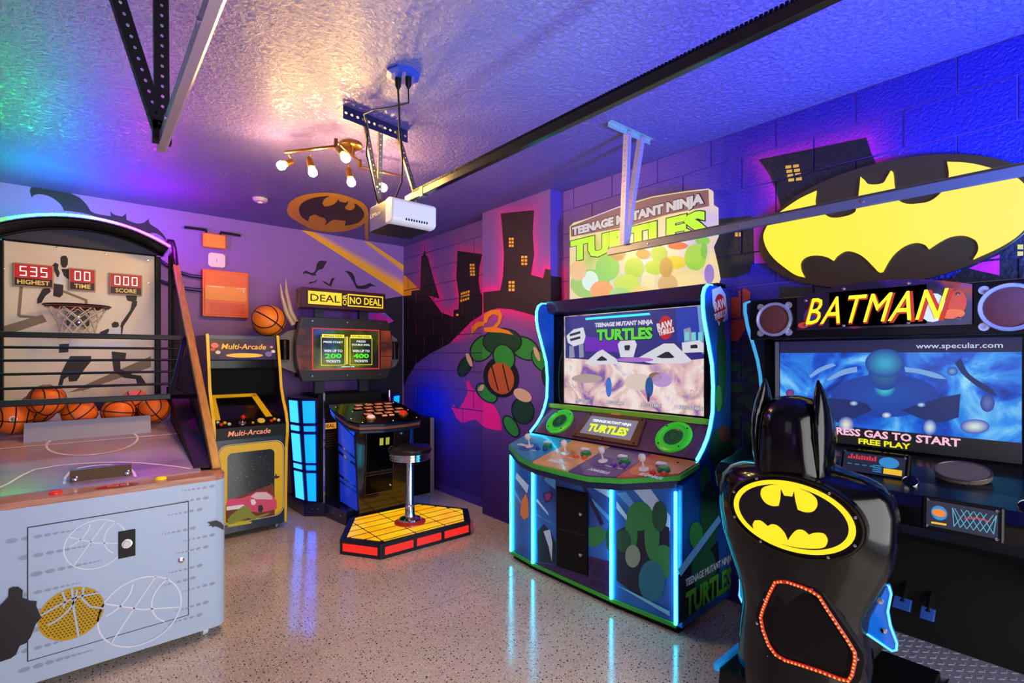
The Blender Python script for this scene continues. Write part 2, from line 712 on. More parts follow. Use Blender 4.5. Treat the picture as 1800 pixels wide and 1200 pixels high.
c1 = crop(0, 300, 4)
back_decal('painted_bat', c1([(210, 140), (225, 115), (270, 98), (350, 105), (430, 130), (510, 165), (560, 190), (610, 240), (640, 285), (690, 305), (780, 320), (775, 283), (800, 307), (860, 322), (886, 300), (890, 345), (960, 370), (1010, 365), (1046, 336), (1052, 370), (1110, 410), (1160, 465), (1174, 505), (1130, 458), (1080, 437), (1020, 442), (960, 430), (880, 400), (780, 360), (700, 330), (600, 302), (520, 288), (450, 282), (430, 242), (390, 205), (340, 178), (280, 165), (240, 172), (225, 190)]), PBAT)
c4 = crop(320, 380, 4)
for b in ([(848, 408), (856, 390), (875, 383), (910, 400), (935, 385), (950, 330), (975, 312), (1020, 318), (1005, 340), (990, 368), (960, 378), (938, 402), (945, 415), (915, 418), (900, 410), (870, 402)],
          [(886, 478), (900, 462), (925, 458), (952, 443), (940, 462), (912, 470)],
          [(983, 457), (1010, 462), (1035, 480), (1050, 440), (1076, 431), (1062, 455), (1048, 494), (1020, 482)],
          [(1143, 384), (1185, 390), (1210, 420), (1222, 470), (1240, 490), (1280, 485), (1320, 468), (1370, 497), (1330, 492), (1300, 508), (1260, 512), (1225, 507), (1208, 470), (1185, 432), (1165, 402)]):
    back_decal('painted_bat', c4(b), PBAT)
# beam: pale purple between two soft yellow bands
mv = mat('sprayed_paint', rough=0.6, attr='c', bump=(70, 0.45, 0.006, 4))


def spray(name, quads, parent, ax, val, n, off=0.002):
    """quads: list of ((px,py,colour) x4) soft sprayed patches"""
    mb = MB()
    for q in quads:
        N_ = 8
        vs, cs = [], []
        P4 = [on(x, y, ax, val) + V(n) * off for x, y, c in q]
        for i in range(N_ + 1):
            for j in range(2):
                t = i / N_
                a = P4[0].lerp(P4[3], t) if j == 0 else P4[1].lerp(P4[2], t)
                ca = mix(q[0][2], q[3][2], t) if j == 0 else mix(q[1][2], q[2][2], t)
                vs.append(a)
                cs.append(ca)
        fs = [(2 * i, 2 * i + 1, 2 * i + 3, 2 * i + 2) for i in range(N_)]
        mb.add(vs, fs, cs)
    return mb.build(name, mv, parent, fix=False)


YP, YG, PL = C(255, 190, 20), C(190, 130, 60), C(164, 128, 184)


def P4c(x, y):
    return (320 + x / 4, 380 + y / 4)


spray('painted_beam', [
    ((*P4c(835, 95), YP), (*P4c(1558, 560), YP), (*P4c(1558, 505), YP), (*P4c(880, 100), YP)),
    ((*P4c(880, 100), YP), (*P4c(1558, 505), YP), (*P4c(1558, 440), PL), (*P4c(960, 112), PL)),
    ((*P4c(960, 112), PL), (*P4c(1558, 440), PL), (*P4c(1558, 400), PL), (*P4c(1265, 172), PL)),
    ((*P4c(1265, 172), PL), (*P4c(1558, 400), PL), (*P4c(1558, 375), YP), (*P4c(1285, 176), YP)),
    ((*P4c(1285, 176), YP), (*P4c(1558, 375), YP), (*P4c(1558, 345), YP), (*P4c(1318, 182), YP))], wb, 1, WY, NB, 0.0015)
back_decal('painted_skyline', [(707.5, 520), (672, 526), (674, 547), (692, 564), (680, 570), (684, 620), (640, 670), (630, 730), (707.5, 740)], PBAT, 0.003)
PMAG = mat('magenta_paint', C(250, 24, 168), 0.55, bump=(70, 0.3, 0.004, 4))
back_decal('painted_glow', [(640, 553), (668, 551), (692, 564), (676, 569)], PMAG, 0.0035)

# ---- bat emblem painted on the ceiling over the beam
c8 = crop(450, 100, 3.75)


def ceil_decal(name, pts, m, off):
    return decal(name, [on(x, y, 2, H) for x, y in smooth(c8(pts))], m, ceil, (0, 0, -1), off)


ceil_decal('painted_beam', [(742, 1030), (738, 1205), (722, 1202), (718, 1090)], PYEL, 0.0015)
ceil_decal('painted_oval', [(205, 1000), (230, 950), (300, 912), (400, 895), (520, 897), (640, 930), (715, 970), (742, 1030), (725, 1085), (650, 1130), (560, 1150), (450, 1150), (350, 1125), (260, 1075), (215, 1040)], PYEL, 0.002)
ceil_decal('painted_emblem', [(283, 1005), (300, 965), (350, 935), (420, 918), (490, 914), (452, 932), (437, 962), (452, 984), (490, 978), (522, 962), (543, 934), (552, 950), (592, 958), (608, 944), (603, 968), (585, 988), (594, 1002), (632, 1006), (652, 988), (650, 960), (685, 985), (712, 1025), (708, 1055), (670, 1092), (585, 1110), (592, 1078), (552, 1074), (510, 1070), (455, 1108), (465, 1078), (450, 1060), (420, 1052), (390, 1036), (352, 1050), (345, 1082), (300, 1050)], PBRN, 0.004)

# ---- right wall: painted concrete blocks, a stucco pier, and the mural
mj = mat('mortar_paint', C(78, 56, 150), 0.6)
wr = box('wall_right', (WX + 0.006, FY, 0), (WX + 0.2, WY, H), mj, kind='structure')
pier = box('trim_1', (PX, PY0, 0), (WX + 0.02, PY1, H), mat('pier_base', C(96, 70, 160), 0.6), kind='structure')
mpaint = mat('block_paint', rough=0.5, attr='c', bump=(75, 0.9, 0.009, 4))

cm = crop(680, 330, 2.553)
cr_ = crop(1280, 200, 3.333)


def toW(pts, X=WX):
    return [(p.y, p.z) for p in (on(x, y, 0, X) for x, y in pts)]


SKY_A = cm([(68, 485), (110, 480), (112, 460), (150, 458), (155, 310), (164, 302), (170, 268), (176, 302), (185, 310), (205, 390), (237, 497), (190, 484), (225, 530), (245, 558), (300, 580), (300, 548), (322, 545), (325, 490), (312, 400), (318, 283), (428, 297), (415, 360), (412, 420), (420, 470), (438, 500), (438, 562), (380, 600), (330, 650), (280, 700), (200, 740), (130, 790), (95, 850), (68, 905)])
SKY_B = cm([(434, 468), (510, 460), (522, 400), (527, 300), (520, 200), (512, 115), (662, 100), (655, 200), (662, 300), (648, 390), (703, 405), (712, 363), (737, 368), (737, 555), (680, 578), (620, 560), (560, 545), (500, 540), (450, 555), (434, 562)])
BLD_D = cr_([(180, 268), (810, 140), (835, 220), (870, 300), (870, 700), (310, 700), (310, 560), (285, 460), (245, 360)])
BLD_E = cr_([(-90, 620), (135, 598), (150, 650), (150, 870), (120, 930), (40, 960), (-90, 960)])
BLD_F = cr_([(300, 1010), (560, 1015), (900, 1000), (1300, 960), (1733, 690), (2000, 690), (2000, 1500), (300, 1500)])
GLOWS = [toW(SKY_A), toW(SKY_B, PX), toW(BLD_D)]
DARKS = [toW(SKY_A), toW(BLD_D), toW(BLD_E), toW(BLD_F)]


def sstep(a, b, x):
    t = max(0.0, min(1.0, (x - a) / (b - a)))
    return t * t * (3 - 2 * t)


blue_light_spot = on(752, 715, 0, WX)
MAG, PUR, BLU, DEEP, VIO = C(240, 30, 150), C(112, 80, 166), C(8, 36, 250), C(16, 8, 132), C(56, 26, 120)


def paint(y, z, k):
    """mural ground colours at (y, z), with blue light painted in"""
    c = mix(PUR, DEEP, sstep(2.2, 1.25, y))  # purple to deep blue: wall paint with the blue LED tint put in
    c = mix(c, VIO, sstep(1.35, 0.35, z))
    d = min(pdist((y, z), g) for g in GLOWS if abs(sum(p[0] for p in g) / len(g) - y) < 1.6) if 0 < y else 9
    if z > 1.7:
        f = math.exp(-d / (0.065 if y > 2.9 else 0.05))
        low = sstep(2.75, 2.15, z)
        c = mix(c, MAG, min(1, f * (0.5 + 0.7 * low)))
    b = math.exp(-(((y - blue_light_spot.y) / 0.62) ** 2 + ((z - blue_light_spot.z) / 0.42) ** 2))  # blue column light on the wall, painted into its colour
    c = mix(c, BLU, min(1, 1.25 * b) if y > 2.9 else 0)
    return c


def grid_face(mb, X, y0, y1, z0, z1, st):
    ny, nz_ = max(1, round((y1 - y0) / st)), max(1, round((z1 - z0) / st))
    vs, cs = [], []
    for i in range(ny + 1):
        for j in range(nz_ + 1):
            y, z = y0 + (y1 - y0) * i / ny, z0 + (z1 - z0) * j / nz_
            vs.append((X, y, z))
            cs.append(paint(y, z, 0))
    fs = [(i * (nz_ + 1) + j, i * (nz_ + 1) + j + 1, (i + 1) * (nz_ + 1) + j + 1, (i + 1) * (nz_ + 1) + j) for i in range(ny) for j in range(nz_)]
    mb.add(vs, fs, cs)


BLOCKS = []
JT = 0.010
for k in range(-1, 14):
    z1 = 2.78 - 0.2 * k if k >= 0 else H
    z0 = 2.78 - 0.2 * (k + 1)
    z0 = max(z0, 0.0)
    off = 0.2 if k % 2 else 0.4
    y = off - 0.4
    y = -1.4 + (0.2 if k % 2 else 0.0)
    while y < WY:
        a, b = max(y, FY), min(y + 0.4, WY)
        y += 0.4
        if b - a < 0.03:
            continue
        BLOCKS.append((a + JT / 2, b - JT / 2, z0 + JT / 2, z1 - JT / 2))
random.seed(3)
for a, b, z0, z1 in BLOCKS:
    if a > PY0 + 0.05 and b < PY1 - 0.02:
        continue
    mb = MB()
    X = WX + R.uniform(-0.0008, 0.0008)
    grid_face(mb, X, a, b, z0, z1, 0.05)
    q = 0.009
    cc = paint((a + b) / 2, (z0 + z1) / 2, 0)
    e = [(X, a, z0), (X, b, z0), (X, b, z1), (X, a, z1)]
    f = [(X + q, a - 0.002, z0 - 0.002), (X + q, b + 0.002, z0 - 0.002), (X + q, b + 0.002, z1 + 0.002), (X + q, a - 0.002, z1 + 0.002)]
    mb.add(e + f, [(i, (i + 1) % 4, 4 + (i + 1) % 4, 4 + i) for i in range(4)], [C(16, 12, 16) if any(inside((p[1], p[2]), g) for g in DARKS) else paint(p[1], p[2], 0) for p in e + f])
    mb.build('block', mpaint, wr, fix=False)
mpier = mat('pier_paint', rough=0.55, attr='c', bump=(70, 0.45, 0.006, 4))
mb = MB()
grid_face(mb, PX - 0.001, PY0, PY1, 0.0, H, 0.04)
mb.build('painted_face', mpier, pier, fix=False)


def wall_paint(name, pts_px, m, off=0.0012, under=False):
    """flat paint on the blocks, cut at every joint"""
    P2 = toW(pts_px)
    mb = MB()
    ys = [p[0] for p in P2]
    zs = [p[1] for p in P2]
    for a, b, z0, z1 in BLOCKS:
        if b < min(ys) or a > max(ys) or z1 < min(zs) or z0 > max(zs):
            continue
        q = clip_rect(P2, a, b, z0, z1)
        if len(q) > 2 and area2(q) > 1e-6:
            mb.poly([(WX - off - 0.001, y, z) for y, z in q])
    if mb.v:
        if under:
            mb.poly([(WX + 0.0055, y, z) for y, z in P2])
        return mb.build(name, m, wr, fix=False)


def pier_paint_(name, pts_px, m, off=0.002):
    return decal(name, [on(x, y, 0, PX) for x, y in pts_px], m, pier, (-1, 0, 0), off + 0.001)


def mural(name, pts_px, m, off=0.002):
    """a shape that runs over the wall and the pier"""
    left = clip_axis(pts_px, 0, 848.6, True)
    right = clip_axis(pts_px, 0, 848.6, False)
    if len(left) > 2:
        wall_paint(name, left, m, off)
    if len(right) > 2:
        pier_paint_(name, right, m, off)


SKY = mat('skyline_paint', C(16, 12, 16), 0.5, bump=(42, 0.6, 0.010, 5))
wall_paint('painted_skyline', SKY_A, SKY, under=True)
pier_paint_('painted_tower', SKY_B, mat('tower_paint', C(46, 26, 24), 0.55, bump=(70, 0.5, 0.006, 4)))
wall_paint('painted_building', BLD_D, SKY, under=True)
wall_paint('painted_building', BLD_E, SKY, under=True)
wall_paint('painted_building', BLD_F, SKY, under=True)
decal('painted_shade', [(PX, PY0, 0.9), (WX, PY0, 0.9), (WX, PY0, 2.22), (PX, PY0, 2.22)], SKY, pier, (0, -1, 0), 0.002)
wall_paint('painted_glow', cr_([(1410, 905), (1590, 825), (1590, 947)]), PMAG, 0.003)
wall_paint('painted_glow', cr_([(150, 655), (250, 620), (330, 700), (330, 872), (155, 877)]), mat('orchid_paint', C(190, 40, 190), 0.5), 0.003)
wall_paint('painted_glow', cm([(-6, 318), (72, 383), (150, 458), (112, 462), (110, 482), (68, 486), (-6, 420)]), PYEL, 0.003)
PWIN = mat('window_paint', C(250, 190, 50), 0.5)


def win(fn, cx, cy, w, h, nx, ny, sk=0.0, pier_=False, tilt=0.0):
    for i in range(nx):
        for j in range(ny):
            x = cx - w / 2 + w * (i + 0.5) / nx
            y = cy - h / 2 + h * (j + 0.5) / ny
            x += sk * (y - cy)
            y += tilt * (x - cx)
            a, b = w / nx * 0.38, h / ny * 0.34
            p = fn([(x - a, y - b - tilt * a), (x + a, y - b + tilt * a), (x + a, y + b + tilt * a), (x - a, y + b - tilt * a)])
            (pier_paint_ if pier_ else wall_paint)('painted_window', p, PWIN, 0.003)


win(cm, 385, 368, 24, 58, 2, 4, 0.05)
win(cm, 352, 486, 42, 46, 4, 3, -0.08, tilt=-0.3)
win(cm, 318, 571, 14, 18, 1, 1)
win(cm, 560, 245, 24, 46, 2, 3, pier_=True)
win(cm, 618, 326, 30, 46, 2, 3, pier_=True)
win(cm, 561, 441, 30, 50, 2, 3, pier_=True)
win(cr_, 385, 347, 90, 104, 2, 4, 0.22, tilt=-0.12)
win(cr_, 62, 707, 46, 34, 2, 1)
win(cr_, 1712, 800, 44, 80, 1, 2)
# abstract spray-painted figure of green ovals, an orange ribbon and a magenta splash
GRN = mat('green_paint', C(44, 150, 52), 0.5, bump=(42, 0.4, 0.008, 4))
DGR = mat('dark_green_paint', C(18, 66, 34), 0.5, bump=(42, 0.4, 0.008, 4))
ORG = mat('orange_paint', C(240, 140, 20), 0.5, bump=(42, 0.4, 0.008, 4))
BRO = mat('brown_paint', C(186, 92, 36), 0.5, bump=(42, 0.4, 0.008, 4))
CRE = mat('cream_paint', C(226, 190, 160), 0.5)
mural('painted_splash', cm([(300, 1003), (288, 985), (300, 972), (320, 995), (345, 960), (365, 915), (356, 870), (370, 864), (385, 900), (410, 920), (450, 945), (490, 985), (510, 1030), (518, 1088), (480, 1085), (440, 1075), (400, 1040), (370, 1045), (340, 1057), (310, 1030)]), PMAG)


def oval(x, y, a, b, rot=0.0, n=22):
    return cm([(x + a * math.cos(t) * math.cos(rot) - b * math.sin(t) * math.sin(rot), y + a * math.cos(t) * math.sin(rot) + b * math.sin(t) * math.cos(rot)) for t in [2 * pi * k / n for k in range(n)]])


for i, (x, y, a, b, r, m) in enumerate([(430, 720, 62, 44, -0.9, GRN), (352, 800, 46, 24, -1.1, DGR), (620, 720, 66, 44, 0.5, GRN), (690, 775, 52, 28, 1.0, GRN), (722, 850, 44, 20, 1.4, DGR),
                                        (612, 1000, 56, 46, 1.3, DGR), (560, 1070, 50, 24, 1.0, GRN), (450, 920, 52, 30, 0.7, GRN), (520, 690, 84, 56, 0.0, DGR), (515, 850, 86, 74, 1.3, SKY), (528, 760, 56, 44, 1.2, GRN)]):
    mural('painted_oval', oval(x, y, a + 6, b + 6, r), SKY, 0.0022 + i * 0.0003)
    mural('painted_oval', oval(x, y, a, b, r), m, 0.00235 + i * 0.0003)
mural('painted_oval', oval(515, 855, 72, 58, 1.3), BRO, 0.0058)
for a, b in (((470, 800), (500, 910)), ((520, 795), (548, 915))):
    mural('painted_line', cm([(a[0], a[1]), (a[0] + 5, a[1] - 4), (b[0] + 5, b[1] - 4), (b[0], b[1])]), SKY, 0.0062)
for x, y, a, b, r in ((372, 770, 34, 10, 1.2), (676, 745, 34, 10, 1.2), (612, 930, 44, 26, 0.5), (425, 900, 20, 10, -1.0)):
    mural('painted_band', oval(x, y, a, b, r), CRE, 0.0066)
for pp in ([(380, 668), (384, 622), (410, 600), (436, 600), (440, 618), (412, 625), (396, 645)], [(436, 610), (440, 568), (470, 548), (508, 548), (522, 575), (512, 608), (496, 626), (548, 640), (572, 660), (520, 650), (440, 646), (438, 628), (480, 622), (500, 600), (505, 572), (480, 566), (460, 580), (452, 606)]):
    mural('painted_ribbon', cm(pp), ORG, 0.0068)
# mural behind the gap between the two big cabinets
wall_paint('painted_blob', cr_([(20, 1075), (62, 1075), (60, 1040), (95, 1022), (132, 1045), (130, 1082), (105, 1100), (110, 1250), (60, 1330), (20, 1330)]), mat('rust_paint', C(180, 60, 20), 0.5), 0.003)
for i in range(12):
    x, y = 1292 + (i % 3) * 17 + R.uniform(-4, 4), 640 + i * 15 + R.uniform(-5, 5)
    r = R.uniform(-0.6, 0.6)
    wall_paint('painted_leaf', [(x + 16 * math.cos(t) * math.cos(r) - 8 * math.sin(t) * math.sin(r), y + 16 * math.cos(t) * math.sin(r) + 8 * math.sin(t) * math.cos(r)) for t in [2 * pi * k / 12 for k in range(12)]], DGR, 0.003 + i * 0.0002)
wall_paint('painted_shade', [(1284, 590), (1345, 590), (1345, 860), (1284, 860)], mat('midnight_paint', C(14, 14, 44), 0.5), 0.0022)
# rendered footing at the foot of the block wall
box('baseboard_right', (WX - 0.012, PY1 - 0.0, 0), (WX + 0.01, WY, 0.09), mat('footing_paint', C(62, 40, 140), 0.6, bump=(30, 0.5, 0.01)), kind='structure')

# ================================================================== HOOP SHOOTING MACHINE
NF = V((0, -1, 0))
hoop = thing('hoop_machine', (0, 4.2, 0), 'white hoop shooting game with a cage, backboard and balls along the back wall', 'arcade game')
mwhite = mat('white_laminate', C(186, 208, 228), 0.3, coat=0.3)
FYB = 3.15


def rrect(x0, x1, y0, y1, r, n=6):
    out = []
    for cx, cy, t0 in ((x1 - r, y0 + r, -pi / 2), (x1 - r, y1 - r, 0), (x0 + r, y1 - r, pi / 2), (x0 + r, y0 + r, pi)):
        for k in range(n + 1):
            t = t0 + pi / 2 * k / n
            out.append((cx + r * math.cos(t), cy + r * math.sin(t)))
    return out


MB().prism([(x, y, 0.05) for x, y in rrect(-0.6, 0.6, FYB, 5.45, 0.06)], (0, 0, 0.81)).build('cabinet_body', mwhite, hoop, smooth=True)
wood = noisy('rail_wood', [(0.3, C(168, 104, 76)), (0.7, C(214, 152, 118))], 6, rough=0.3, stretch=(1.2, 14, 14), coat=0.3)
MB().prism([(x, y, 0.86) for x, y in rrect(-0.6, 0.6, FYB, FYB + 0.17, 0.06)], (0, 0, 0.03)).build('top_rail', wood, hoop, smooth=True)


def pf(y):
    return 0.895 + (y - 3.3) * 0.225


court = noisy('court_print', [(0.25, C(112, 96, 150)), (0.5, C(160, 138, 166)), (0.75, C(176, 140, 132))], 1.6, rough=0.22, stretch=(1.0, 3.2, 1), coat=0.4)
MB().hexa([(-0.5, 3.3, pf(3.3) - 0.03), (0.5, 3.3, pf(3.3) - 0.03), (0.5, 4.5, pf(4.5) - 0.03), (-0.5, 4.5, pf(4.5) - 0.03), (-0.5, 3.3, pf(3.3)), (0.5, 3.3, pf(3.3)), (0.5, 4.5, pf(4.5)), (-0.5, 4.5, pf(4.5))]).build('playfield', court, hoop)
CN = V((0, -0.225, 1)).normalized()


def onpf(pts):
    return [onp(x, y, (0, 3.3, pf(3.3)), CN) + CN * 0.002 for x, y in pts]


def cpt(x, y):
    return V((x, y, pf(y) + 0.002))


LINE = mat('white_line_print', C(238, 214, 224), 0.35)
stroke([cpt(0.04 + 0.21 * math.cos(t), 3.91 + 0.21 * math.sin(t)) for t in [2 * pi * k / 36 for k in range(36)]], 0.012, CN, True).build('court_line', LINE, hoop, fix=False)
stroke([cpt(-0.48, 3.92), cpt(0.48, 3.92)], 0.012, CN).build('court_line', LINE, hoop, fix=False)
z2 = crop(0, 560, 4)
stroke(onpf(z2([(-60, 1215), (60, 1160), (150, 1105), (240, 1063), (400, 1035), (560, 1020), (700, 1012), (850, 1010), (1000, 1016), (1150, 1030), (1250, 1042), (1340, 1056)])), 0.012, CN).build('court_line', LINE, hoop, fix=False)
stroke(onpf(z2([(450, 1165), (458, 1120), (490, 1080), (560, 1050), (650, 1036), (740, 1028), (850, 1032), (910, 1050), (940, 1080), (952, 1112)])), 0.012, CN).build('court_line', LINE, hoop, fix=False)
# stop plate across the playfield
mplate = mat('grey_plate', C(172, 170, 182), 0.3, 0.3)
MB().hexa([(-0.27, 3.985, pf(3.985)), (0.325, 3.985, pf(3.985)), (0.325, 3.995, pf(3.995)), (-0.27, 3.995, pf(3.995)), (-0.27, 4.035, pf(4.0) + 0.105), (0.325, 4.035, pf(4.0) + 0.105), (0.325, 4.042, pf(4.0) + 0.105), (-0.27, 4.042, pf(4.0) + 0.105)]).build('stop_plate', mplate, hoop)
# ticket tray at the front
tray = MB().hexa([(-0.06, 3.36, pf(3.36) + 0.001), (0.19, 3.36, pf(3.36) + 0.001), (0.19, 3.40, pf(3.4) + 0.001), (-0.06, 3.40, pf(3.4) + 0.001), (-0.06, 3.38, pf(3.38) + 0.05), (0.19, 3.38, pf(3.38) + 0.05), (0.19, 3.40, pf(3.4) + 0.05), (-0.06, 3.40, pf(3.4) + 0.05)]).build('coin_bracket', mat('bracket_brown', C(96, 74, 50), 0.4, 0.5), hoop)
for x in (-0.04, 0.17):
    MB().lathe([(0.012, 0), (0.012, 0.006), (0.006, 0.01)], (x, 3.362, pf(3.36) + 0.015), (0, -1, 0.4), 12).build('bolt', CHROME, tray, smooth=True)


def button(name, p, r, h, m, par, ax=(0, 0, 1), rim=None, n=20):
    o = MB().lathe([(r, 0), (r, h * 0.6), (r * 0.85, h), (0.0, h)], p, ax, n).build(name, m, par, smooth=True)
    if rim:
        MB().lathe([(r * 1.35, 0), (r * 1.3, h * 0.35), (r * 1.0, h * 0.4)], p, ax, n).build('button_rim', rim, o, smooth=True)
    return o


button('start_button', (-0.108, 3.225, 0.89), 0.024, 0.012, mat('red_plastic', C(226, 40, 24), 0.25, emit=C(226, 40, 24), es=0.3), hoop)
button('yellow_button', (0.307, 3.232, 0.89), 0.024, 0.012, mat('yellow_plastic', C(244, 220, 20), 0.25, emit=C(244, 220, 20), es=0.3), hoop)
od = decal('time_display', ell((0.119, 3.205, 0.89), XA, YA, 0.085, 0.032), mat('red_window', C(150, 24, 14), 0.2, emit=C(170, 20, 10), es=0.4), hoop, ZA)
text('display_letters', 'TIME 00', mat('pale_print', C(240, 190, 160), 0.4), od, (0.119, 3.205, 0.893), XA, YA, w=0.075)
stroke([V((0.05 + 0.16 * math.cos(t), 3.20 + 0.05 * math.sin(t), 0.892)) for t in [-1.2 + 2.4 * k / 16 for k in range(17)]], 0.006, ZA).build('rail_stripe', mat('brown_print', C(70, 34, 26), 0.4), hoop, fix=False)
# front door, its lock and sensor plate
BLK = mat('black_line', C(10, 10, 12), 0.5)
dx0, dx1, dz0, dz1 = -0.197, 0.417, 0.162, 0.766
door = box('door_panel', (dx0, FYB - 0.004, dz0), (dx1, FYB + 0.006, dz1), mwhite, hoop)
g = 0.004
MB().box((dx0 - g, FYB - 0.003, dz0 - g), (dx1 + g, FYB + 0.002, dz0)).box((dx0 - g, FYB - 0.003, dz1), (dx1 + g, FYB + 0.002, dz1 + g)).box((dx0 - g, FYB - 0.003, dz0), (dx0, FYB + 0.002, dz1)).box((dx1, FYB - 0.003, dz0), (dx1 + g, FYB + 0.002, dz1)).build('door_gap', BLK, hoop)
MB().lathe([(0.014, 0), (0.014, 0.008), (0.008, 0.01), (0.006, 0.004)], (0.386, FYB - 0.004, 0.465), NF, 16).build('lock', CHROME, door, smooth=True)
sp_ = box('button_plate', (0.124, FYB - 0.010, 0.54), (0.192, FYB - 0.002, 0.675), GLOSS, hoop, 0.002)
button('push_button', (0.158, FYB - 0.010, 0.609), 0.017, 0.01, WHITE, sp_, NF, rim=CHROME)
# printed balls
YBALL = mat('yellow_print', C(206, 164, 8), 0.4)
DOTP = mat('dot_print', C(70, 60, 10), 0.5)
WP = mat('white_print', C(240, 244, 250), 0.4)
GP = mat('grey_print', C(158, 168, 186), 0.4)
BP = mat('black_print', C(18, 16, 22), 0.45)


def fz(x, z, o=0.006):
    return V((x, FYB - o, z))


def ball_print(cx, cz, r, wd, m, lines, o):
    stroke([fz(cx + r * math.cos(t), cz + r * math.sin(t), o) for t in [2 * pi * k / 40 for k in range(40)]], wd, NF, True).build('ball_outline', m, hoop, fix=False)
    for pl in lines:
        stroke([fz(cx + x * r, cz + y * r, o) for x, y in pl], wd, NF).build('ball_outline', m, hoop, fix=False)


def arcp(cx, cy, r, a0, a1, n=14):
    return [(cx + r * math.cos(math.radians(a0 + (a1 - a0) * k / n)), cy + r * math.sin(math.radians(a0 + (a1 - a0) * k / n))) for k in range(n + 1)]


SEAM = [[(-0.85, 0.5), (0.0, 0.05), (0.97, -0.2)], [(0.35, 0.93), (-0.2, 0.1), (-0.7, -0.7)], arcp(1.0, 0.1, 0.75, 118, 235), arcp(-1.05, 0.95, 0.85, -75, -5)]
ball_print(0.04, 0.634, 0.117, 0.005, WP, SEAM, 0.0065)
ball_print(0.216, 0.25, 0.17, 0.007, WP, SEAM, 0.0065)
yb = decal('ball_print', ell(fz(-0.048, 0.327, 0), XA, ZA, 0.118, 0.122), YBALL, hoop, NF, 0.0065)
md = MB()
for i in range(-8, 9):
    for j in range(-9, 10):
        x, z = (i + 0.5 * (j % 2)) * 0.0135, j * 0.0125
        if x * x + z * z < 0.112 ** 2:
            md.poly(ell(fz(-0.048 + x, 0.327 + z, 0.0072), XA, ZA, 0.0036, 0.0036, 6))
md.build('dot_print', DOTP, yb, fix=False, kind='stuff')
for pl in (arcp(-1.0, 0.9, 1.15, -75, 0), [(-0.95, 0.2), (-0.3, 0.5), (0.2, 0.62), (0.98, 0.55)], [(0.0, 1.0), (0.05, 0.2), (0.2, -0.98)], [(0.35, 0.95), (0.3, 0.5), (0.55, 0.1), (0.98, -0.12)], [(-0.28, 0.95), (-0.2, 0.6), (-0.25, 0.3)]):
    stroke([fz(-0.048 + x * 0.12, 0.327 + y * 0.12, 0.0078) for x, y in pl], 0.008, NF).build('seam_print', mwhite, yb, fix=False)
c3 = crop(0, 800, 3)
decal('player_silhouette', [on(x, y, 1, FYB) for x, y in c3([(-170, 700), (-120, 650), (-60, 660), (-40, 740), (0, 790), (45, 745), (48, 700), (70, 690), (98, 690), (122, 708), (118, 745), (160, 762), (195, 765), (192, 790), (212, 838), (222, 850), (190, 885), (165, 950), (140, 985), (105, 1000), (85, 1045), (60, 1065), (0, 1085), (-60, 1120), (-110, 1230), (-160, 1220), (-190, 1000), (-230, 880)])], BP, hoop, NF, 0.0085)
decal('hand_silhouette', [on(x, y, 1, FYB) for x, y in c3([(1092, 352), (1118, 346), (1140, 341), (1165, 352), (1178, 368), (1178, 392), (1150, 376), (1130, 372), (1118, 378), (1116, 368), (1096, 372), (1110, 362)])], BP, hoop, NF, 0.0085)
mdot = MB()
for row in range(11):
    z = 0.83 - row * 0.07 + (row % 3) * 0.012
    x = 0.53 - (row % 4) * 0.03
    s = 0.011
    while s > 0.003:
        mdot.poly(ell(fz(x, z, 0.0008 if x > dx1 or not dz0 < z < dz1 else 0.0055), XA, ZA, s * 1.3, s * 0.8, 12))
        x -= s * 3.2
        s *= 0.82
for row in range(8):
    z = 0.72 - row * 0.085
    x = -0.25 + (row % 3) * 0.04
    s = 0.016
    while s > 0.003:
        mdot.poly(ell(fz(x, z, 0.0008 if x < dx0 else 0.0055), XA, ZA, s * 1.3, s * 0.7, 12))
        x += s * 2.9
        s *= 0.84
mdot.build('halftone_print', GP, hoop, fix=False, kind='stuff')
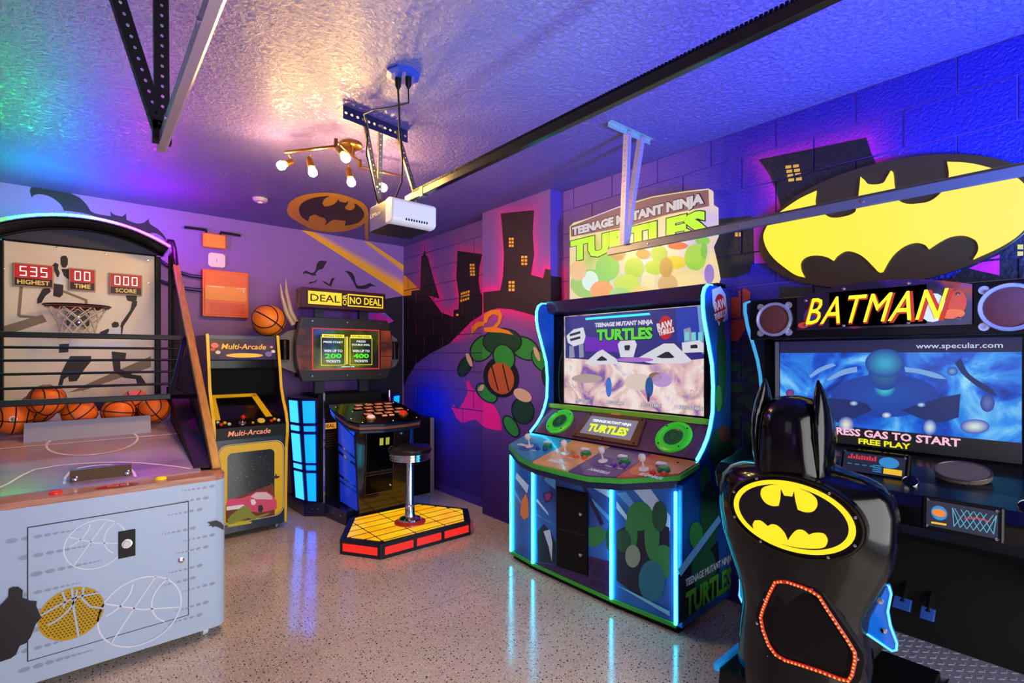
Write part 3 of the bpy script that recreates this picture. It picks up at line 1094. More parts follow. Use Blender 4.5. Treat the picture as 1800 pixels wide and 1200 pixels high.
# side walls, wooden edge posts and the frames of the cage
mside = mat('dark_violet_panel', C(30, 14, 26), 0.5, spec=0.2)
tan = noisy('edge_wood', [(0.3, C(140, 92, 40)), (0.7, C(188, 134, 66))], 9, rough=0.35, stretch=(8, 1, 1))
for s, nm in ((1, 'side_panel'), (-1, 'side_panel')):
    x = 0.555 * s
    MB().prism([(x, 3.33, 0.885), (x, 3.80, 1.272), (x, 5.42, 1.272), (x, 5.42, 0.86), (x, 3.33, 0.86)], (0.02 * s, 0, 0)).build(nm, mside, hoop)
    MB().hexa([(0.47 * s, 3.34, pf(3.34)), (0.555 * s, 3.33, 0.9), (0.555 * s, 4.2, 1.272), (0.45 * s, 4.2, pf(4.2)), (0.475 * s, 3.34, pf(3.34) + 0.004), (0.556 * s, 3.34, 0.91), (0.556 * s, 4.2, 1.275), (0.456 * s, 4.2, 1.27)]).build('inner_panel', mside, hoop)
    MB().bar((0.578 * s, 3.30, 0.885), (0.578 * s, 5.0, 2.30), 0.046, 0.04).build('edge_post', tan, hoop, bevel=0.004)
    MB().tube([(0.578 * s, 4.98, 2.28), (0.578 * s, 5.06, 2.40), (0.572 * s, 5.07, 2.47), (0.555 * s, 5.04, 2.515), (0.53 * s, 5.02, 2.51), (0.50 * s, 5.0, 2.462)], 0.019, 10).build('top_bend', mat('violet_steel', C(54, 44, 96), 0.25, 0.6), hoop, smooth=True)
    MB().bar((0.565 * s, 4.37, 1.68), (0.43 * s, 3.97, 1.28), 0.03, 0.03).build('guard_post', BLACK, hoop, bevel=0.003)
    MB().bar((0.43 * s, 3.97, 1.28), (0.575 * s, 3.82, 1.285), 0.03, 0.03).build('guard_foot', BLACK, hoop)
    MB().box((0.47 * s, 5.33, 0.9), (0.505 * s, 5.37, 2.42)).build('board_post', BLACK, hoop)
    MB().box((0.545 * s, 5.12, 1.27), (0.572 * s, 5.15, 2.38)).build('cage_post', BLACK, hoop)
    nt_ = MB()
    for k in range(44):
        y = 3.85 + k * 0.035
        zt = 0.885 + (y - 3.30) * (1.415 / 1.7) - 0.02
        if y > 5.02:
            zt = 2.44
        nt_.tube([(0.562 * s, y, 1.27), (0.562 * s, y, zt)], 0.0018, 4, cap=False)
    for k in range(24):
        z = 1.30 + k * 0.05
        y0 = 3.30 + (z - 0.885) * (1.7 / 1.415) + 0.02
        nt_.tube([(0.562 * s, min(y0, 5.3), z), (0.562 * s, 5.38, z)], 0.0018, 4, cap=False)
    nt_.build('cage_mesh', MATTE, hoop, kind='stuff')
for i in range(6):
    f = i / 5
    y, z, x = 4.37 - 0.40 * f, 1.682 - 0.402 * f, 0.56 - 0.13 * f
    if i in (0, 5):
        MB().bar((-x, y, z), (x, y, z), 0.034, 0.036).build('guard_bar', BLACK, hoop, bevel=0.004)
    else:
        MB().tube([(-x, y, z), (x, y, z)], 0.0085, 10).build('guard_bar', BLACK, hoop, smooth=True)
# backboard and its print
cream = noisy('board_print', [(0.3, C(248, 230, 202)), (0.7, C(255, 246, 230))], 2.2, rough=0.4, coat=0.2)
BY = 5.38
board = box('backboard', (-0.47, BY, 1.2), (0.465, BY + 0.03, 2.425), cream, hoop)
MB().box((-0.48, BY - 0.01, 2.425), (0.475, BY + 0.03, 2.44)).box((-0.48, BY - 0.01, 1.2), (-0.468, BY + 0.03, 2.44)).box((0.463, BY - 0.01, 1.2), (0.475, BY + 0.03, 2.44)).build('board_frame', BLACK, hoop)
b1, b2 = crop(0, 300, 4), crop(0, 560, 4)


def bd(name, pts, m, off=0.002):
    return decal(name, [on(x, y, 1, BY) for x, y in pts], m, board, NF, off)


TAUPE = mat('taupe_print', C(150, 128, 100), 0.45)
bd('band_print', b1([(0, 1100), (300, 1010), (330, 1060), (150, 1120), (0, 1160)]), TAUPE)
bd('band_print', b2([(1062, 262), (1062, 340), (600, 500), (480, 520), (700, 420)]), TAUPE)
for a, b in (((150, 808), (132, 1022)), ((132, 1022), (300, 1034)), ((380, 822), (612, 912)), ((606, 912), (604, 1110))):
    q = b1([a, b])
    stroke([on(x, y, 1, BY - 0.003) for x, y in q], 0.018, NF).build('hoop_print', TAUPE, board, fix=False)
DBR = mat('dark_figure_print', C(40, 24, 18), 0.5)
for pts in ([(425, 610), (440, 598), (465, 598), (478, 620), (476, 660), (462, 682), (440, 682), (428, 660)],
            [(366, 668), (388, 645), (412, 658), (408, 690), (432, 742), (402, 750), (382, 705)],
            [(430, 690), (492, 690), (482, 765), (450, 740), (430, 712)],
            [(378, 790), (446, 803), (442, 872), (420, 892), (374, 880)],
            [(300, 830), (350, 825), (358, 850), (320, 880), (290, 930), (260, 935), (262, 900)],
            [(884, 880), (905, 868), (940, 866), (964, 885), (960, 912), (930, 922), (895, 912)],
            [(930, 915), (965, 915), (962, 945), (900, 1045), (868, 1092), (858, 1150), (836, 1140), (852, 1070), (915, 980)],
            [(784, 1075), (805, 1060), (832, 1066), (838, 1090), (818, 1104), (788, 1100)],
            [(700, 1135), (760, 1110), (775, 1120), (750, 1150), (705, 1152)]):
    bd('player_silhouette', b1(pts), DBR, 0.004)
for pts in ([(495, 262), (642, 262), (640, 300), (590, 360), (540, 438), (485, 442), (480, 405), (450, 425), (438, 468), (408, 470), (432, 378), (470, 300)],
            [(785, 230), (888, 240), (882, 285), (845, 292), (848, 355), (930, 392), (990, 400), (1028, 455), (965, 460), (955, 425), (870, 415), (800, 372), (790, 300)],
            [(418, 178), (486, 175), (480, 235), (414, 240)]):
    bd('player_silhouette', b2(pts), DBR, 0.004)
for pts in ([(430, 692), (450, 742), (440, 800), (385, 795), (410, 752)], [(770, 1105), (850, 1100), (850, 1150), (760, 1152)]):
    bd('jersey_print', b1(pts), WP, 0.005)
bd('jersey_print', b2([(490, 150), (905, 160), (900, 205), (490, 200)]), WP, 0.005)
for x, y in b1([(30, 490), (400, 540), (745, 582), (1040, 625), (1045, 785), (30, 685)]) + b2([(1015, 290), (590, 505), (1045, 495)]):
    p = on(x, y, 1, BY)
    MB().lathe([(0.007, 0), (0.006, 0.004), (0, 0.005)], p, NF, 10).build('bolt', CHROME, board, smooth=True)
# seven-segment score displays
REDL = glow('red_led_panel', C(200, 18, 6), 0.8)
SEG = glow('white_led', C(255, 236, 220), 2.2)
SEGS = {'0': 'abcdef', '3': 'abgcd', '5': 'afgcd'}


def display(word, num, cx, cz, wd):
    root = box('score_display', (cx - wd / 2, BY - 0.035, cz - 0.09), (cx + wd / 2, BY - 0.004, cz + 0.09), mat('display_bezel', C(196, 160, 120), 0.3), hoop, 0.004)
    box('display_panel', (cx - wd / 2 + 0.008, BY - 0.037, cz - 0.024), (cx + wd / 2 - 0.008, BY - 0.034, cz + 0.082), REDL, root)
    box('caption_panel', (cx - wd / 2 + 0.008, BY - 0.037, cz - 0.082), (cx + wd / 2 - 0.008, BY - 0.034, cz - 0.024), mat('caption_maroon', C(60, 10, 10), 0.4), root)
    text('caption_letters', word, glow('caption_gold', C(240, 190, 90), 0.9), root, (cx, BY - 0.0372, cz - 0.053), XA, ZA, h=0.034, bold=0.02)
    n = len(num)
    for i, ch in enumerate(num):
        x = cx + (i - (n - 1) / 2) * 0.058
        z = cz + 0.03
        mb = MB()
        hw, hh, t = 0.016, 0.034, 0.0027
        for sgm in SEGS[ch]:
            q = {'a': (-hw, hh, hw, hh), 'd': (-hw, -hh, hw, -hh), 'g': (-hw, 0, hw, 0), 'b': (hw, 0, hw, hh), 'c': (hw, -hh, hw, 0), 'e': (-hw, -hh, -hw, 0), 'f': (-hw, 0, -hw, hh)}[sgm]
            mb.box((x + q[0] - t, BY - 0.0395, z + q[1] - t), (x + q[2] + t, BY - 0.037, z + q[3] + t))
        mb.build('digit', SEG, root)


display('HIGHEST', '535', -0.304, 2.172, 0.228)
display('TIME', '00', -0.018, 2.168, 0.166)
display('SCORE', '000', 0.263, 2.156, 0.222)
# hoop, net and sensor box
hc = V((-0.045, 5.13, 1.925))
rim = MB().tube([hc + V((0.185 * math.cos(t), 0.185 * math.sin(t), 0)) for t in [2 * pi * k / 40 for k in range(40)]], 0.007, 8, True).build('hoop_rim', mat('rim_red', C(120, 30, 20), 0.3, 0.4), hoop, smooth=True)
MB().tube([hc + V((0.2 * math.cos(t), 0.2 * math.sin(t), 0.012)) for t in [2 * pi * k / 40 for k in range(40)]], 0.006, 8, True).build('hoop_rim', BLACK, hoop, smooth=True)
net = MB()
for k in range(12):
    for sgn in (1, -1):
        path = []
        for j in range(7):
            t = 2 * pi * k / 12 + sgn * j * 0.26
            r = 0.182 - 0.075 * math.sin(min(1, j / 5) * pi / 2) + 0.008 * (j == 6)
            path.append(hc + V((r * math.cos(t), r * math.sin(t), -0.04 * j)))
        net.tube(path, 0.004, 5)
net.build('net', mat('net_cord', C(230, 214, 196), 0.7), rim, smooth=True)
sb = box('sensor_box', (-0.11, BY - 0.09, 1.79), (0.025, BY - 0.004, 1.90), mat('sensor_grey', C(50, 50, 52), 0.35), hoop, 0.006)
for z in (1.865, 1.825):
    MB().lathe([(0.013, 0), (0.013, 0.004), (0, 0.006)], (-0.04, BY - 0.09, z), NF, 14).build('sensor_lens', CHROME, sb, smooth=True)
MB().bar((-0.045, 5.31, 1.925), (-0.045, BY, 1.92), 0.1, 0.02).build('rim_bracket', mat('rim_red', C(120, 30, 20), 0.3, 0.4), rim)
# arched canopy with its rainbow light strip
AR, AC = 1.005, 2.588 - 1.005


def arc(x, y, dr=0.0):
    return V((x * (AR + dr) / AR, y, AC + math.sqrt((AR + dr) ** 2 - (x * (AR + dr) / AR) ** 2)))


XS = [-0.525 + 1.05 * k / 36 for k in range(37)]
RB = [(-0.56, (0.0006, 1, 0.0006)), (-0.39, (0.0006, 1, 0.0006)), (-0.29, (0.001, 0.8, 0.25)), (-0.12, (0.001, 0.45, 1)), (0.04, (0.002, 0.004, 1)), (0.22, (0.12, 0.0014, 1)), (0.40, (0.8, 0.0014, 0.8)), (0.56, (1, 0.001, 0.3))]


def rb(x):
    for (a, ca), (b, cb) in zip(RB, RB[1:]):
        if x <= b:
            return mix(ca, cb, max(0, (x - a) / (b - a)))
    return RB[-1][1]


mled = mat('rainbow_strip', (0.02, 0.02, 0.02), 0.4, attr='e', es=480)
MB().tube([arc(x, 4.985, 0.022) for x in XS], 0.008, 8, cols=[rb(x) for x in XS]).build('light_strip', mled, hoop, smooth=True, fix=False)
MB().tube([arc(x, 5.0, -0.006) for x in XS], 0.014, 8).build('canopy_hoop', BLACK, hoop, smooth=True)
MB().tube([arc(x, 5.36, -0.006) for x in XS], 0.012, 8).build('canopy_hoop', BLACK, hoop, smooth=True)
sh = MB()
sh.loft([[arc(x, y, o) for x, o in [(x, 0.0) for x in XS] + [(x, 0.005) for x in reversed(XS)]] for y in (4.975, 5.40)])
sh.build('canopy_sheet', mat('canopy_dark', C(26, 24, 40), 0.4), hoop)
cn = MB()
for k in range(49):
    x = -0.53 + 1.06 * k / 48
    cn.tube([arc(x, 5.0, -0.006), arc(x, 5.36, -0.006)], 0.0014, 4, cap=False)
for k in range(11):
    y = 5.02 + 0.033 * k
    cn.tube([arc(x, y, -0.006) for x in XS[::2]], 0.0014, 4, cap=False)
cn.build('canopy_mesh', MATTE, hoop, kind='stuff')
MB().prism([(-0.54, 5.385, 2.44)] + [arc(x, 5.385, -0.004) for x in XS] + [(0.54, 5.385, 2.44)], (0, 0.02, 0)).build('header_panel', mat('header_slate', C(58, 58, 84), 0.5), hoop)
# casters
for x, y in ((0.5, 3.21), (-0.5, 3.21), (0.5, 5.3), (-0.5, 5.3)):
    c = MB().lathe([(0.012, -0.014), (0.025, -0.013), (0.027, 0), (0.025, 0.013), (0.012, 0.014)], (x, y, 0.027), (1, 0.25, 0), 18).build('caster', WHITE, hoop, smooth=True)
    MB().box((x - 0.016, y + 0.0, 0.03), (x + 0.016, y + 0.03, 0.056)).build('caster_fork', CHROME, c)

# ---- basketballs
mball = mat('ball_orange', C(238, 104, 16), 0.5, bump=(420, 0.35, 0.002, 1))
mseam = mat('ball_seam', C(26, 14, 10), 0.5)


def make_ball(r, label, m):
    b = MB().sphere((0, 0, 0), r, 32, 20).build('basketball', m, None, smooth=True)
    tag(b, label, 'ball')
    n = 40
    rr = r * 1.001
    s1 = MB()
    s1.tube([V((rr * math.cos(2 * pi * k / n), rr * math.sin(2 * pi * k / n), 0)) for k in range(n)], r * 0.042, 5, True)
    s1.tube([V((0, rr * math.cos(2 * pi * k / n), rr * math.sin(2 * pi * k / n))) for k in range(n)], r * 0.042, 5, True)
    for sg in (1, -1):
        pts = []
        for k in range(n):
            t = 2 * pi * k / n
            p = V((sg * (0.62 - 0.10 * math.cos(2 * t)), 0.78 * math.cos(t), 0.78 * math.sin(t)))
            pts.append(p.normalized() * rr)
        s1.tube(pts, r * 0.042, 5, True)
    s1.build('seam', mseam, b, smooth=True)
    return b


BR = 0.09
b0 = make_ball(BR, '', mball)
YB4 = 4.16
spots = [(-0.325, 4.15, pf(4.15) + BR + 0.003, (0.15, 0.1, 0.2), 'basketball with a small round badge, first in the front row on the court'),
         (-0.177, 4.115, 1.281, (1.4, 0.1, 0.7), 'basketball perched on two others above the front row, higher than the stop plate'),
         (-0.028, 4.17, pf(4.17) + BR + 0.003, (0.6, 0.9, 0.3), 'front row basketball with diagonal seams behind the middle of the stop plate'),
         (0.165, 4.17, pf(4.17) + BR + 0.003, (0.15, 0.0, 1.57), 'front row basketball behind the stop plate with a level seam across it'),
         (0.358, 4.17, pf(4.17) + BR + 0.003, (0.9, 0.5, 1.0), 'basketball at the end of the front row beside the dark side wall'),
         (0.262, 4.335, pf(4.335) + BR + 0.003, (0.3, 1.1, 0.2), 'back row basketball peeking between the two balls nearest the side wall'),
         (-0.225, 4.335, pf(4.335) + BR + 0.003, (1.2, 0.4, 0.1), 'back row basketball mostly hidden behind the badged ball and the perched ball')]
for i, (x, y, z, rot, lab) in enumerate(spots):
    o = b0 if i == 0 else copy_tree(b0)
    o.location = (x, y, z)
    o.rotation_euler = rot
    tag(o, lab, 'ball', 'basketballs on the playfield')
bc = V((-0.325, 4.15, pf(4.15) + BR + 0.003))
# round badge printed on the first ball
dn = (CAM - bc).normalized()
dn = (dn + V((0.02, 0, -0.05))).normalized()
ux = dn.cross(ZA).normalized() * -1
uz = dn.cross(ux)


def on_ball(pts, off=1.012):
    mb = MB()
    ps = [dn * math.sqrt(max(0, BR ** 2 - (a * a + b * b))) * off + ux * a + uz * b for a, b in pts]
    mb.poly(ps)
    return mb


Rb = Euler((0.15, 0.1, 0.2)).to_matrix().inverted()
for a0, a1, m in ((0.5 * pi, 1.5 * pi, mat('badge_dark', C(20, 20, 40), 0.4)), (-0.5 * pi, 0.5 * pi, mat('badge_red', C(190, 40, 40), 0.4))):
    for r_, mm, off in ((0.017, mat('badge_white', C(240, 220, 210), 0.4), 1.012), (0.012, m, 1.02)):
        mb = on_ball([(r_ * math.cos(a0 + (a1 - a0) * k / 12), r_ * math.sin(a0 + (a1 - a0) * k / 12)) for k in range(13)], off)
        mb.v = [Rb @ p for p in mb.v]
        o = mb.build('badge', mm, b0, fix=False)
        o.location = o.location  # child of the ball, local frame
for ch in b0.children:
    pass

# ================================================================== BACK WALL FITTINGS
ORP = mat('orange_paint_metal', C(238, 96, 18), 0.4)
ORL = mat('light_orange_paint', C(246, 150, 40), 0.4)
ORD = mat('deep_orange_paint', C(226, 70, 14), 0.4)
e0, e1 = on(356, 472, 1, 5.63), on(437, 559, 1, 5.63)
ep = thing('electrical_panel', (e0.x / 2 + e1.x / 2, 5.7, e1.z), 'orange painted electrical panel with conduits on the purple back wall', 'panel')
box('panel_box', (e0.x, 5.63, e1.z), (e1.x, WY, e0.z), ORP, ep, 0.004)
hh = e0.z - e1.z
pdoor = box('panel_door', (e0.x + 0.015, 5.622, e1.z + 0.02), (e1.x - 0.015, 5.632, e0.z - 0.02), ORP, ep, 0.003)
box('label_band', (e0.x + 0.02, 5.6205, e1.z + hh * 0.36), (e1.x - 0.02, 5.6225, e1.z + hh * 0.66), ORL, pdoor)
box('lower_label', (e0.x + 0.06, 5.6205, e1.z + hh * 0.08), (e1.x - 0.04, 5.6225, e1.z + hh * 0.30), ORD, pdoor)
for a, b in ((0.1, 0.45), (0.72, 0.92)):
    box('label_strip', (e0.x + (e1.x - e0.x) * a, 5.619, e1.z + hh * 0.63), (e0.x + (e1.x - e0.x) * b, 5.6207, e1.z + hh * 0.65), mat('pale_print2', C(240, 220, 180), 0.4), pdoor)
for zf in (0.78, 0.86):
    text('warning_letters', '- - - - - - -', mat('worn_orange_print', C(200, 120, 40), 0.5), pdoor, (e0.x + (e1.x - e0.x) * 0.5, 5.6217, e1.z + hh * zf), XA, ZA, w=0.2)
MB().lathe([(0.01, 0), (0.01, 0.006), (0, 0.008)], (e1.x - 0.045, 5.622, e1.z + hh * 0.58), NF, 12).build('latch', STEEL, pdoor, smooth=True)
COND = mat('conduit_blue_grey', C(52, 44, 92), 0.35, 0.4)
for zf, dz in ((0.83, 0.10), (0.55, 0.05)):
    z = e1.z + hh * zf
    MB().tube([(e0.x + 0.02, 5.675, z), (e0.x - 0.10, 5.675, z + 0.005), (e0.x - 0.2, 5.68, z + dz * 0.35), (e0.x - 0.3, 5.69, z + dz), (e0.x - 0.36, 5.70, z + dz * 1.5)], 0.017, 10).build('conduit', COND, ep, smooth=True)
e0, e1 = on(357, 409, 1, 5.66), on(396, 437, 1, 5.66)
sb_ = thing('junction_box', ((e0.x + e1.x) / 2, 5.7, e1.z), 'small orange box with two black antenna bars high on the back wall', 'electrical box')
box('box_body', (e0.x, 5.66, e1.z), (e1.x, WY, e0.z), ORL, sb_, 0.004)
MB().box((e0.x - 0.006, 5.664, e1.z - 0.006), (e1.x + 0.006, 5.672, e0.z + 0.006)).build('box_rim', ORD, sb_)
for a, b, s in (((324, 399), (363, 404), 1), ((388, 408), (423, 414), -1)):
    p, q = on(*a, 1, 5.66), on(*b, 1, 5.66)
    MB().bar(p, q, 0.022, 0.022).build('antenna_bar', MATTE, sb_, bevel=0.003)
    k = q if s > 0 else p
    MB().tube([k, (k.x, 5.68, e0.z - 0.005)], 0.008, 8).build('antenna_stub', MATTE, sb_, smooth=True)
e0, e1 = on(366, 443, 1, 5.69), on(396, 471, 1, 5.69)
wb_ = MB().prism([(x, 5.69, z) for x, z in rrect(e0.x, e1.x, e1.z, e0.z, 0.03)], (0, 0.03, 0)).build('wireless_box', mat('ivory_plastic', C(240, 232, 205), 0.4), None, smooth=True, bevel=0.004)
tag(wb_, 'ivory square wireless box with rounded corners above the orange panel', 'router')
MB().box(((e0.x + e1.x) / 2 - 0.002, 5.688, (e0.z + e1.z) / 2 - 0.02), ((e0.x + e1.x) / 2 + 0.002, 5.6905, (e0.z + e1.z) / 2 + 0.02)).build('status_mark', mat('grey_mark', C(150, 145, 130), 0.5), wb_)

# ================================================================== CEILING FITTINGS
sm = MB().lathe([(0.062, 0), (0.062, 0.012), (0.05, 0.03), (0.03, 0.034), (0.0, 0.034)], (1.18, 4.81, H), (0, 0, -1), 24).build('smoke_detector', mat('detector_white', C(196, 176, 200), 0.4), None, smooth=True)
tag(sm, 'round pale smoke detector on the ceiling near the back wall', 'smoke detector')
MB().lathe([(0.022, 0.034), (0.02, 0.042), (0, 0.044)], (1.18, 4.81, H), (0, 0, -1), 16).build('sensor_cap', WHITE, sm, smooth=True)

# zigzag spot light bar with five bare bulbs
BRASS = mat('dark_brass', C(120, 84, 44), 0.3, 0.9)
tl = thing('ceiling_light', (1.355, 3.2, H), 'zigzag ceiling light bar with five glowing bulbs in brass holders', 'ceiling light')
MB().lathe([(0.07, 0), (0.07, 0.02), (0.06, 0.028), (0, 0.028)], (1.33, 3.17, H), (0, 0, -1), 28).build('ceiling_rose', BRASS, tl, smooth=True)
zb = 2.84
pA, pB, pC, pD = V((0.96, 3.32, zb)), V((1.17, 3.02, zb)), V((1.42, 3.24, zb)), V((1.73, 3.22, zb))
MB().tube([pA, pB], 0.009, 8).build('arm', BRASS, tl, smooth=True)
MB().tube([pB + V((0, 0, 0.03)), pC + V((0, 0, 0.03))], 0.009, 8).build('arm', BRASS, tl, smooth=True)
MB().tube([pC, pD], 0.009, 8).build('arm', BRASS, tl, smooth=True)
for p in (pB, pC):
    MB().lathe([(0.012, -0.012), (0.012, 0.045)], p, ZA, 10).build('knuckle', BRASS, tl, smooth=True)
MB().tube([(1.31, 3.145, H - 0.02), (1.31, 3.145, zb + 0.03)], 0.012, 8).build('stem', BRASS, tl, smooth=True)
MB().tube([(1.35, 3.18, H - 0.02), (1.35, 3.18, zb + 0.03)], 0.008, 8).build('stem', BRASS, tl, smooth=True)
BULB = glow('warm_bulb', (1.0, 0.60, 0.17), 640)


def bulb_at(bx, by, z, ax):
    s = on(bx, by, 2, z)
    ax = V(ax).normalized()
    top = V((s.x, s.y, zb)) - V((ax.x, ax.y, 0)) * 0.05
    h = MB().lathe([(0.012, 0), (0.02, 0.012), (0.023, 0.07), (0.019, 0.074)], s - ax * 0.095, ax, 14).build('bulb_holder', BRASS, tl, smooth=True)
    MB().tube([s - ax * 0.09, V((top.x, top.y, zb))], 0.005, 6).build('holder_stem', BRASS, h, smooth=True)
    MB().lathe([(0.012, -0.022), (0.020, -0.012), (0.027, 0.008), (0.024, 0.026), (0.012, 0.036), (0, 0.038)], s, ax, 16).build('bulb', BULB, h, smooth=True, label='glowing warm white bulb')


bulb_at(497, 290, 2.76, (-0.75, -0.35, -0.55))
bulb_at(549, 300, 2.73, (0.15, -0.25, -0.95))
bulb_at(606, 275, 2.74, (0.15, -0.55, -0.6))
bulb_at(617, 318, 2.72, (0.1, -0.25, -0.95))
bulb_at(672, 328, 2.74, (0.35, -0.5, -0.6))


# perforated angle irons
def perforated(mb, a, b, wid, side, pitch=0.03, hole=0.0085, th=0.002):
    """one flange of an angle iron from a to b, wid across along 'side', with round holes"""
    a, b = V(a), V(b)
    d = (b - a)
    L = d.length
    d.normalize()
    sd = V(side)
    sd = (sd - d * sd.dot(d)).normalized()
    n = max(1, int(L / pitch))
    p = L / n
    nn = d.cross(sd) * th
    for i in range(n):
        c = a + d * (p * (i + 0.5)) + sd * wid / 2
        out, inn = [], []
        for k in range(8):
            t = pi / 4 * k
            cx, cy = math.cos(t), math.sin(t)
            inn.append(c + d * cx * hole + sd * cy * hole * 0.85)
            m = max(abs(cx), abs(cy))
            out.append(c + d * cx / m * p / 2 + sd * cy / m * wid / 2)
        vs = out + inn + [q + nn for q in out + inn]
        fs = []
        for k in range(8):
            j = (k + 1) % 8
            fs += [(k, j, 8 + j, 8 + k), (16 + k, 24 + k, 24 + j, 16 + j), (8 + k, 8 + j, 24 + j, 24 + k), (k, 16 + k, 16 + j, j)]
        mb.add(vs, fs)
    return mb


def angle_iron(name, a, b, wid, s1, s2, m, par, pitch=0.03, hole=0.0085):
    mb = perforated(MB(), a, b, wid, s1, pitch, hole)
    perforated(mb, a, b, wid, s2, pitch, hole)
    return mb.build(name, m, par)


GALV = mat('warm_galvanised', C(96, 82, 64), 0.4, 0.6)
# opener motor with its lens
op = thing('garage_opener', (1.46, 2.74, 2.3), 'garage door opener with a white lens cover hanging beside the bulbs', 'garage opener')
BX0, BX1, BY0, BY1, BZ0, BZ1 = 1.325, 1.60, 2.62, 2.90, 2.31, 2.455
MB().prism([(x, y, BZ0) for x, y in rrect(BX0, BX1, BY0, BY1, 0.03)], (0, 0, BZ1 - BZ0)).build('motor_case', mat('opener_metal', C(84, 74, 70), 0.35, 0.7), op, smooth=True, bevel=0.006)
MB().loft([[V((BX0 - 0.008 + t[0] * (BX1 - BX0 + 0.016), y, z0 + t[1] * (z1 - z0))) for t in ((0, 0), (0.25, 0), (0.5, 0), (0.75, 0), (1, 0), (1, 0.5), (1, 1), (0.75, 1.0), (0.5, 1.0), (0.25, 1), (0, 1), (0, 0.5))] for y, z0, z1 in ((2.66, BZ0 + 0.005, BZ1 + 0.002), (2.62, BZ0 + 0.0, BZ1 + 0.008), (2.585, BZ0 + 0.004, BZ1 - 0.0), (2.565, BZ0 + 0.02, BZ1 - 0.012))]).build('lens_cover', mat('lens_white', C(226, 226, 222), 0.25, emit=C(226, 226, 222), es=0.12), op, smooth=True, bevel=0.01)
vent = MB()
for k in range(9):
    x = 1.40 + k * 0.017
    vent.box((x, 2.562, BZ0 + 0.022), (x + 0.008, 2.573, BZ0 + 0.034))
vent.build('vent_slots', MATTE, op)
text('maker_letters', 'LiftMaster', mat('pale_letters', C(196, 184, 176), 0.4), op, (BX0 - 0.001, 2.79, 2.40), (0, -1, 0), ZA, w=0.15)
MB().box((BX0 + 0.02, BY0, BZ1), (BX1 - 0.02, BY1 - 0.03, BZ1 + 0.012)).build('top_plate', GALV, op, bevel=0.003)
# opener rail with chain
rl = thing('opener_rail', (1.46, 0.9, 2.5), 'long dark opener rail with a chain running over the room from the motor', 'rail')
box('rail_channel', (1.445, -1.1, 2.462), (1.475, 2.66, 2.502), mat('rail_steel', C(70, 66, 60), 0.28, 0.9), rl, 0.003)
ch = MB()
for k in range(260):
    y = -1.0 + k * 0.0138
    ch.box((1.452, y, 2.507), (1.468, y + 0.009, 2.519))
ch.build('chain', mat('chain_dark', C(20, 18, 18), 0.4, 0.7), rl, kind='stuff')
box('chain_bed', (1.456, -1.1, 2.501), (1.464, 2.64, 2.510), BLACK, rl)
MB().box((1.442, 2.45, 2.455), (1.478, 2.48, 2.508)).build('rail_clamp', GALV, rl)
# hanger of the opener
hg = thing('opener_hanger', (1.3, 2.74, 2.5), 'perforated iron hanger with three struts holding the opener to the ceiling', 'hanger')
HB = mat('blue_dark_iron', C(58, 54, 96), 0.4, 0.7)
angle_iron('ceiling_angle', (1.09, 2.71, H - 0.002), (1.52, 2.76, H - 0.002), 0.075, (0, 0, -1), (0, 1, 0), HB, hg, 0.036, 0.009)
for a, b in (((1.21, 2.725, H - 0.03), (1.345, 2.80, 2.46)), ((1.32, 2.74, H - 0.03), (1.365, 2.86, 2.46)), ((1.43, 2.75, H - 0.03), (1.575, 2.72, 2.46))):
    angle_iron('strut', a, b, 0.024, (1, -0.2, 0), (0.2, 1, 0), GALV, hg, 0.03, 0.0048)
# ceiling outlet with the two cords
ot = MB().lathe([(0.085, 0), (0.085, 0.012), (0.06, 0.02), (0, 0.02)], (1.196, 2.22, H), (0, 0, -1), 8).build('ceiling_outlet', mat('blue_outlet', C(40, 60, 170), 0.4), None)
tag(ot, 'blue octagonal ceiling outlet cover with plugs for the opener', 'outlet')
for p in ((1.18, 2.24), (1.215, 2.20)):
    MB().lathe([(0.016, 0.018), (0.014, 0.06), (0.006, 0.075)], (*p, H), (0, 0, -1), 10).build('plug', MATTE, ot, smooth=True)
cb = MB().tube([(1.18, 2.24, 2.875), (1.19, 2.25, 2.8), (1.23, 2.32, 2.72), (1.30, 2.42, 2.62), (1.35, 2.52, 2.53), (1.365, 2.62, 2.47)], 0.005, 6).build('power_cord', MATTE, None, smooth=True)
tag(cb, 'straight black power cord falling from the outlet to the opener', 'cord')
cb = MB().tube([(1.215, 2.20, 2.875), (1.25, 2.26, 2.84), (1.22, 2.40, 2.86), (1.18, 2.52, 2.88), (1.18, 2.64, 2.90), (1.22, 2.70, 2.89), (1.24, 2.72, 2.84), (1.235, 2.73, 2.72), (1.28, 2.75, 2.60), (1.33, 2.78, 2.47)], 0.004, 6).build('power_cord', MATTE, None, smooth=True)
tag(cb, 'looping black cord draped over the hanger and down its strut', 'cord')


# door tracks
def track(name, x, y1, z, label, m, cat='rail'):
    t = thing(name, (x, 0.5, z), label, cat)
    pr = []
    for y in (-1.2, y1):
        pr.append([V((x + a, y, z + b)) for a, b in ((-0.012, -0.026), (0.008, -0.028), (0.014, -0.022), (0.014, 0.026), (0.006, 0.026), (0.006, 0.023), (0.011, 0.023), (0.011, -0.018), (0.006, -0.023), (-0.009, -0.022), (-0.009, 0.010), (-0.012, 0.010))])
    MB().loft(pr).build('track_channel', m, t)
    for k in range(4):
        yy = 0.1 + k * 0.55
        MB().lathe([(0.008, 0), (0.007, 0.004), (0, 0.005)], (x - 0.012, yy, z - 0.006), (-1, 0, 0), 10).build('bolt', CHROME, t, smooth=True)
    return t


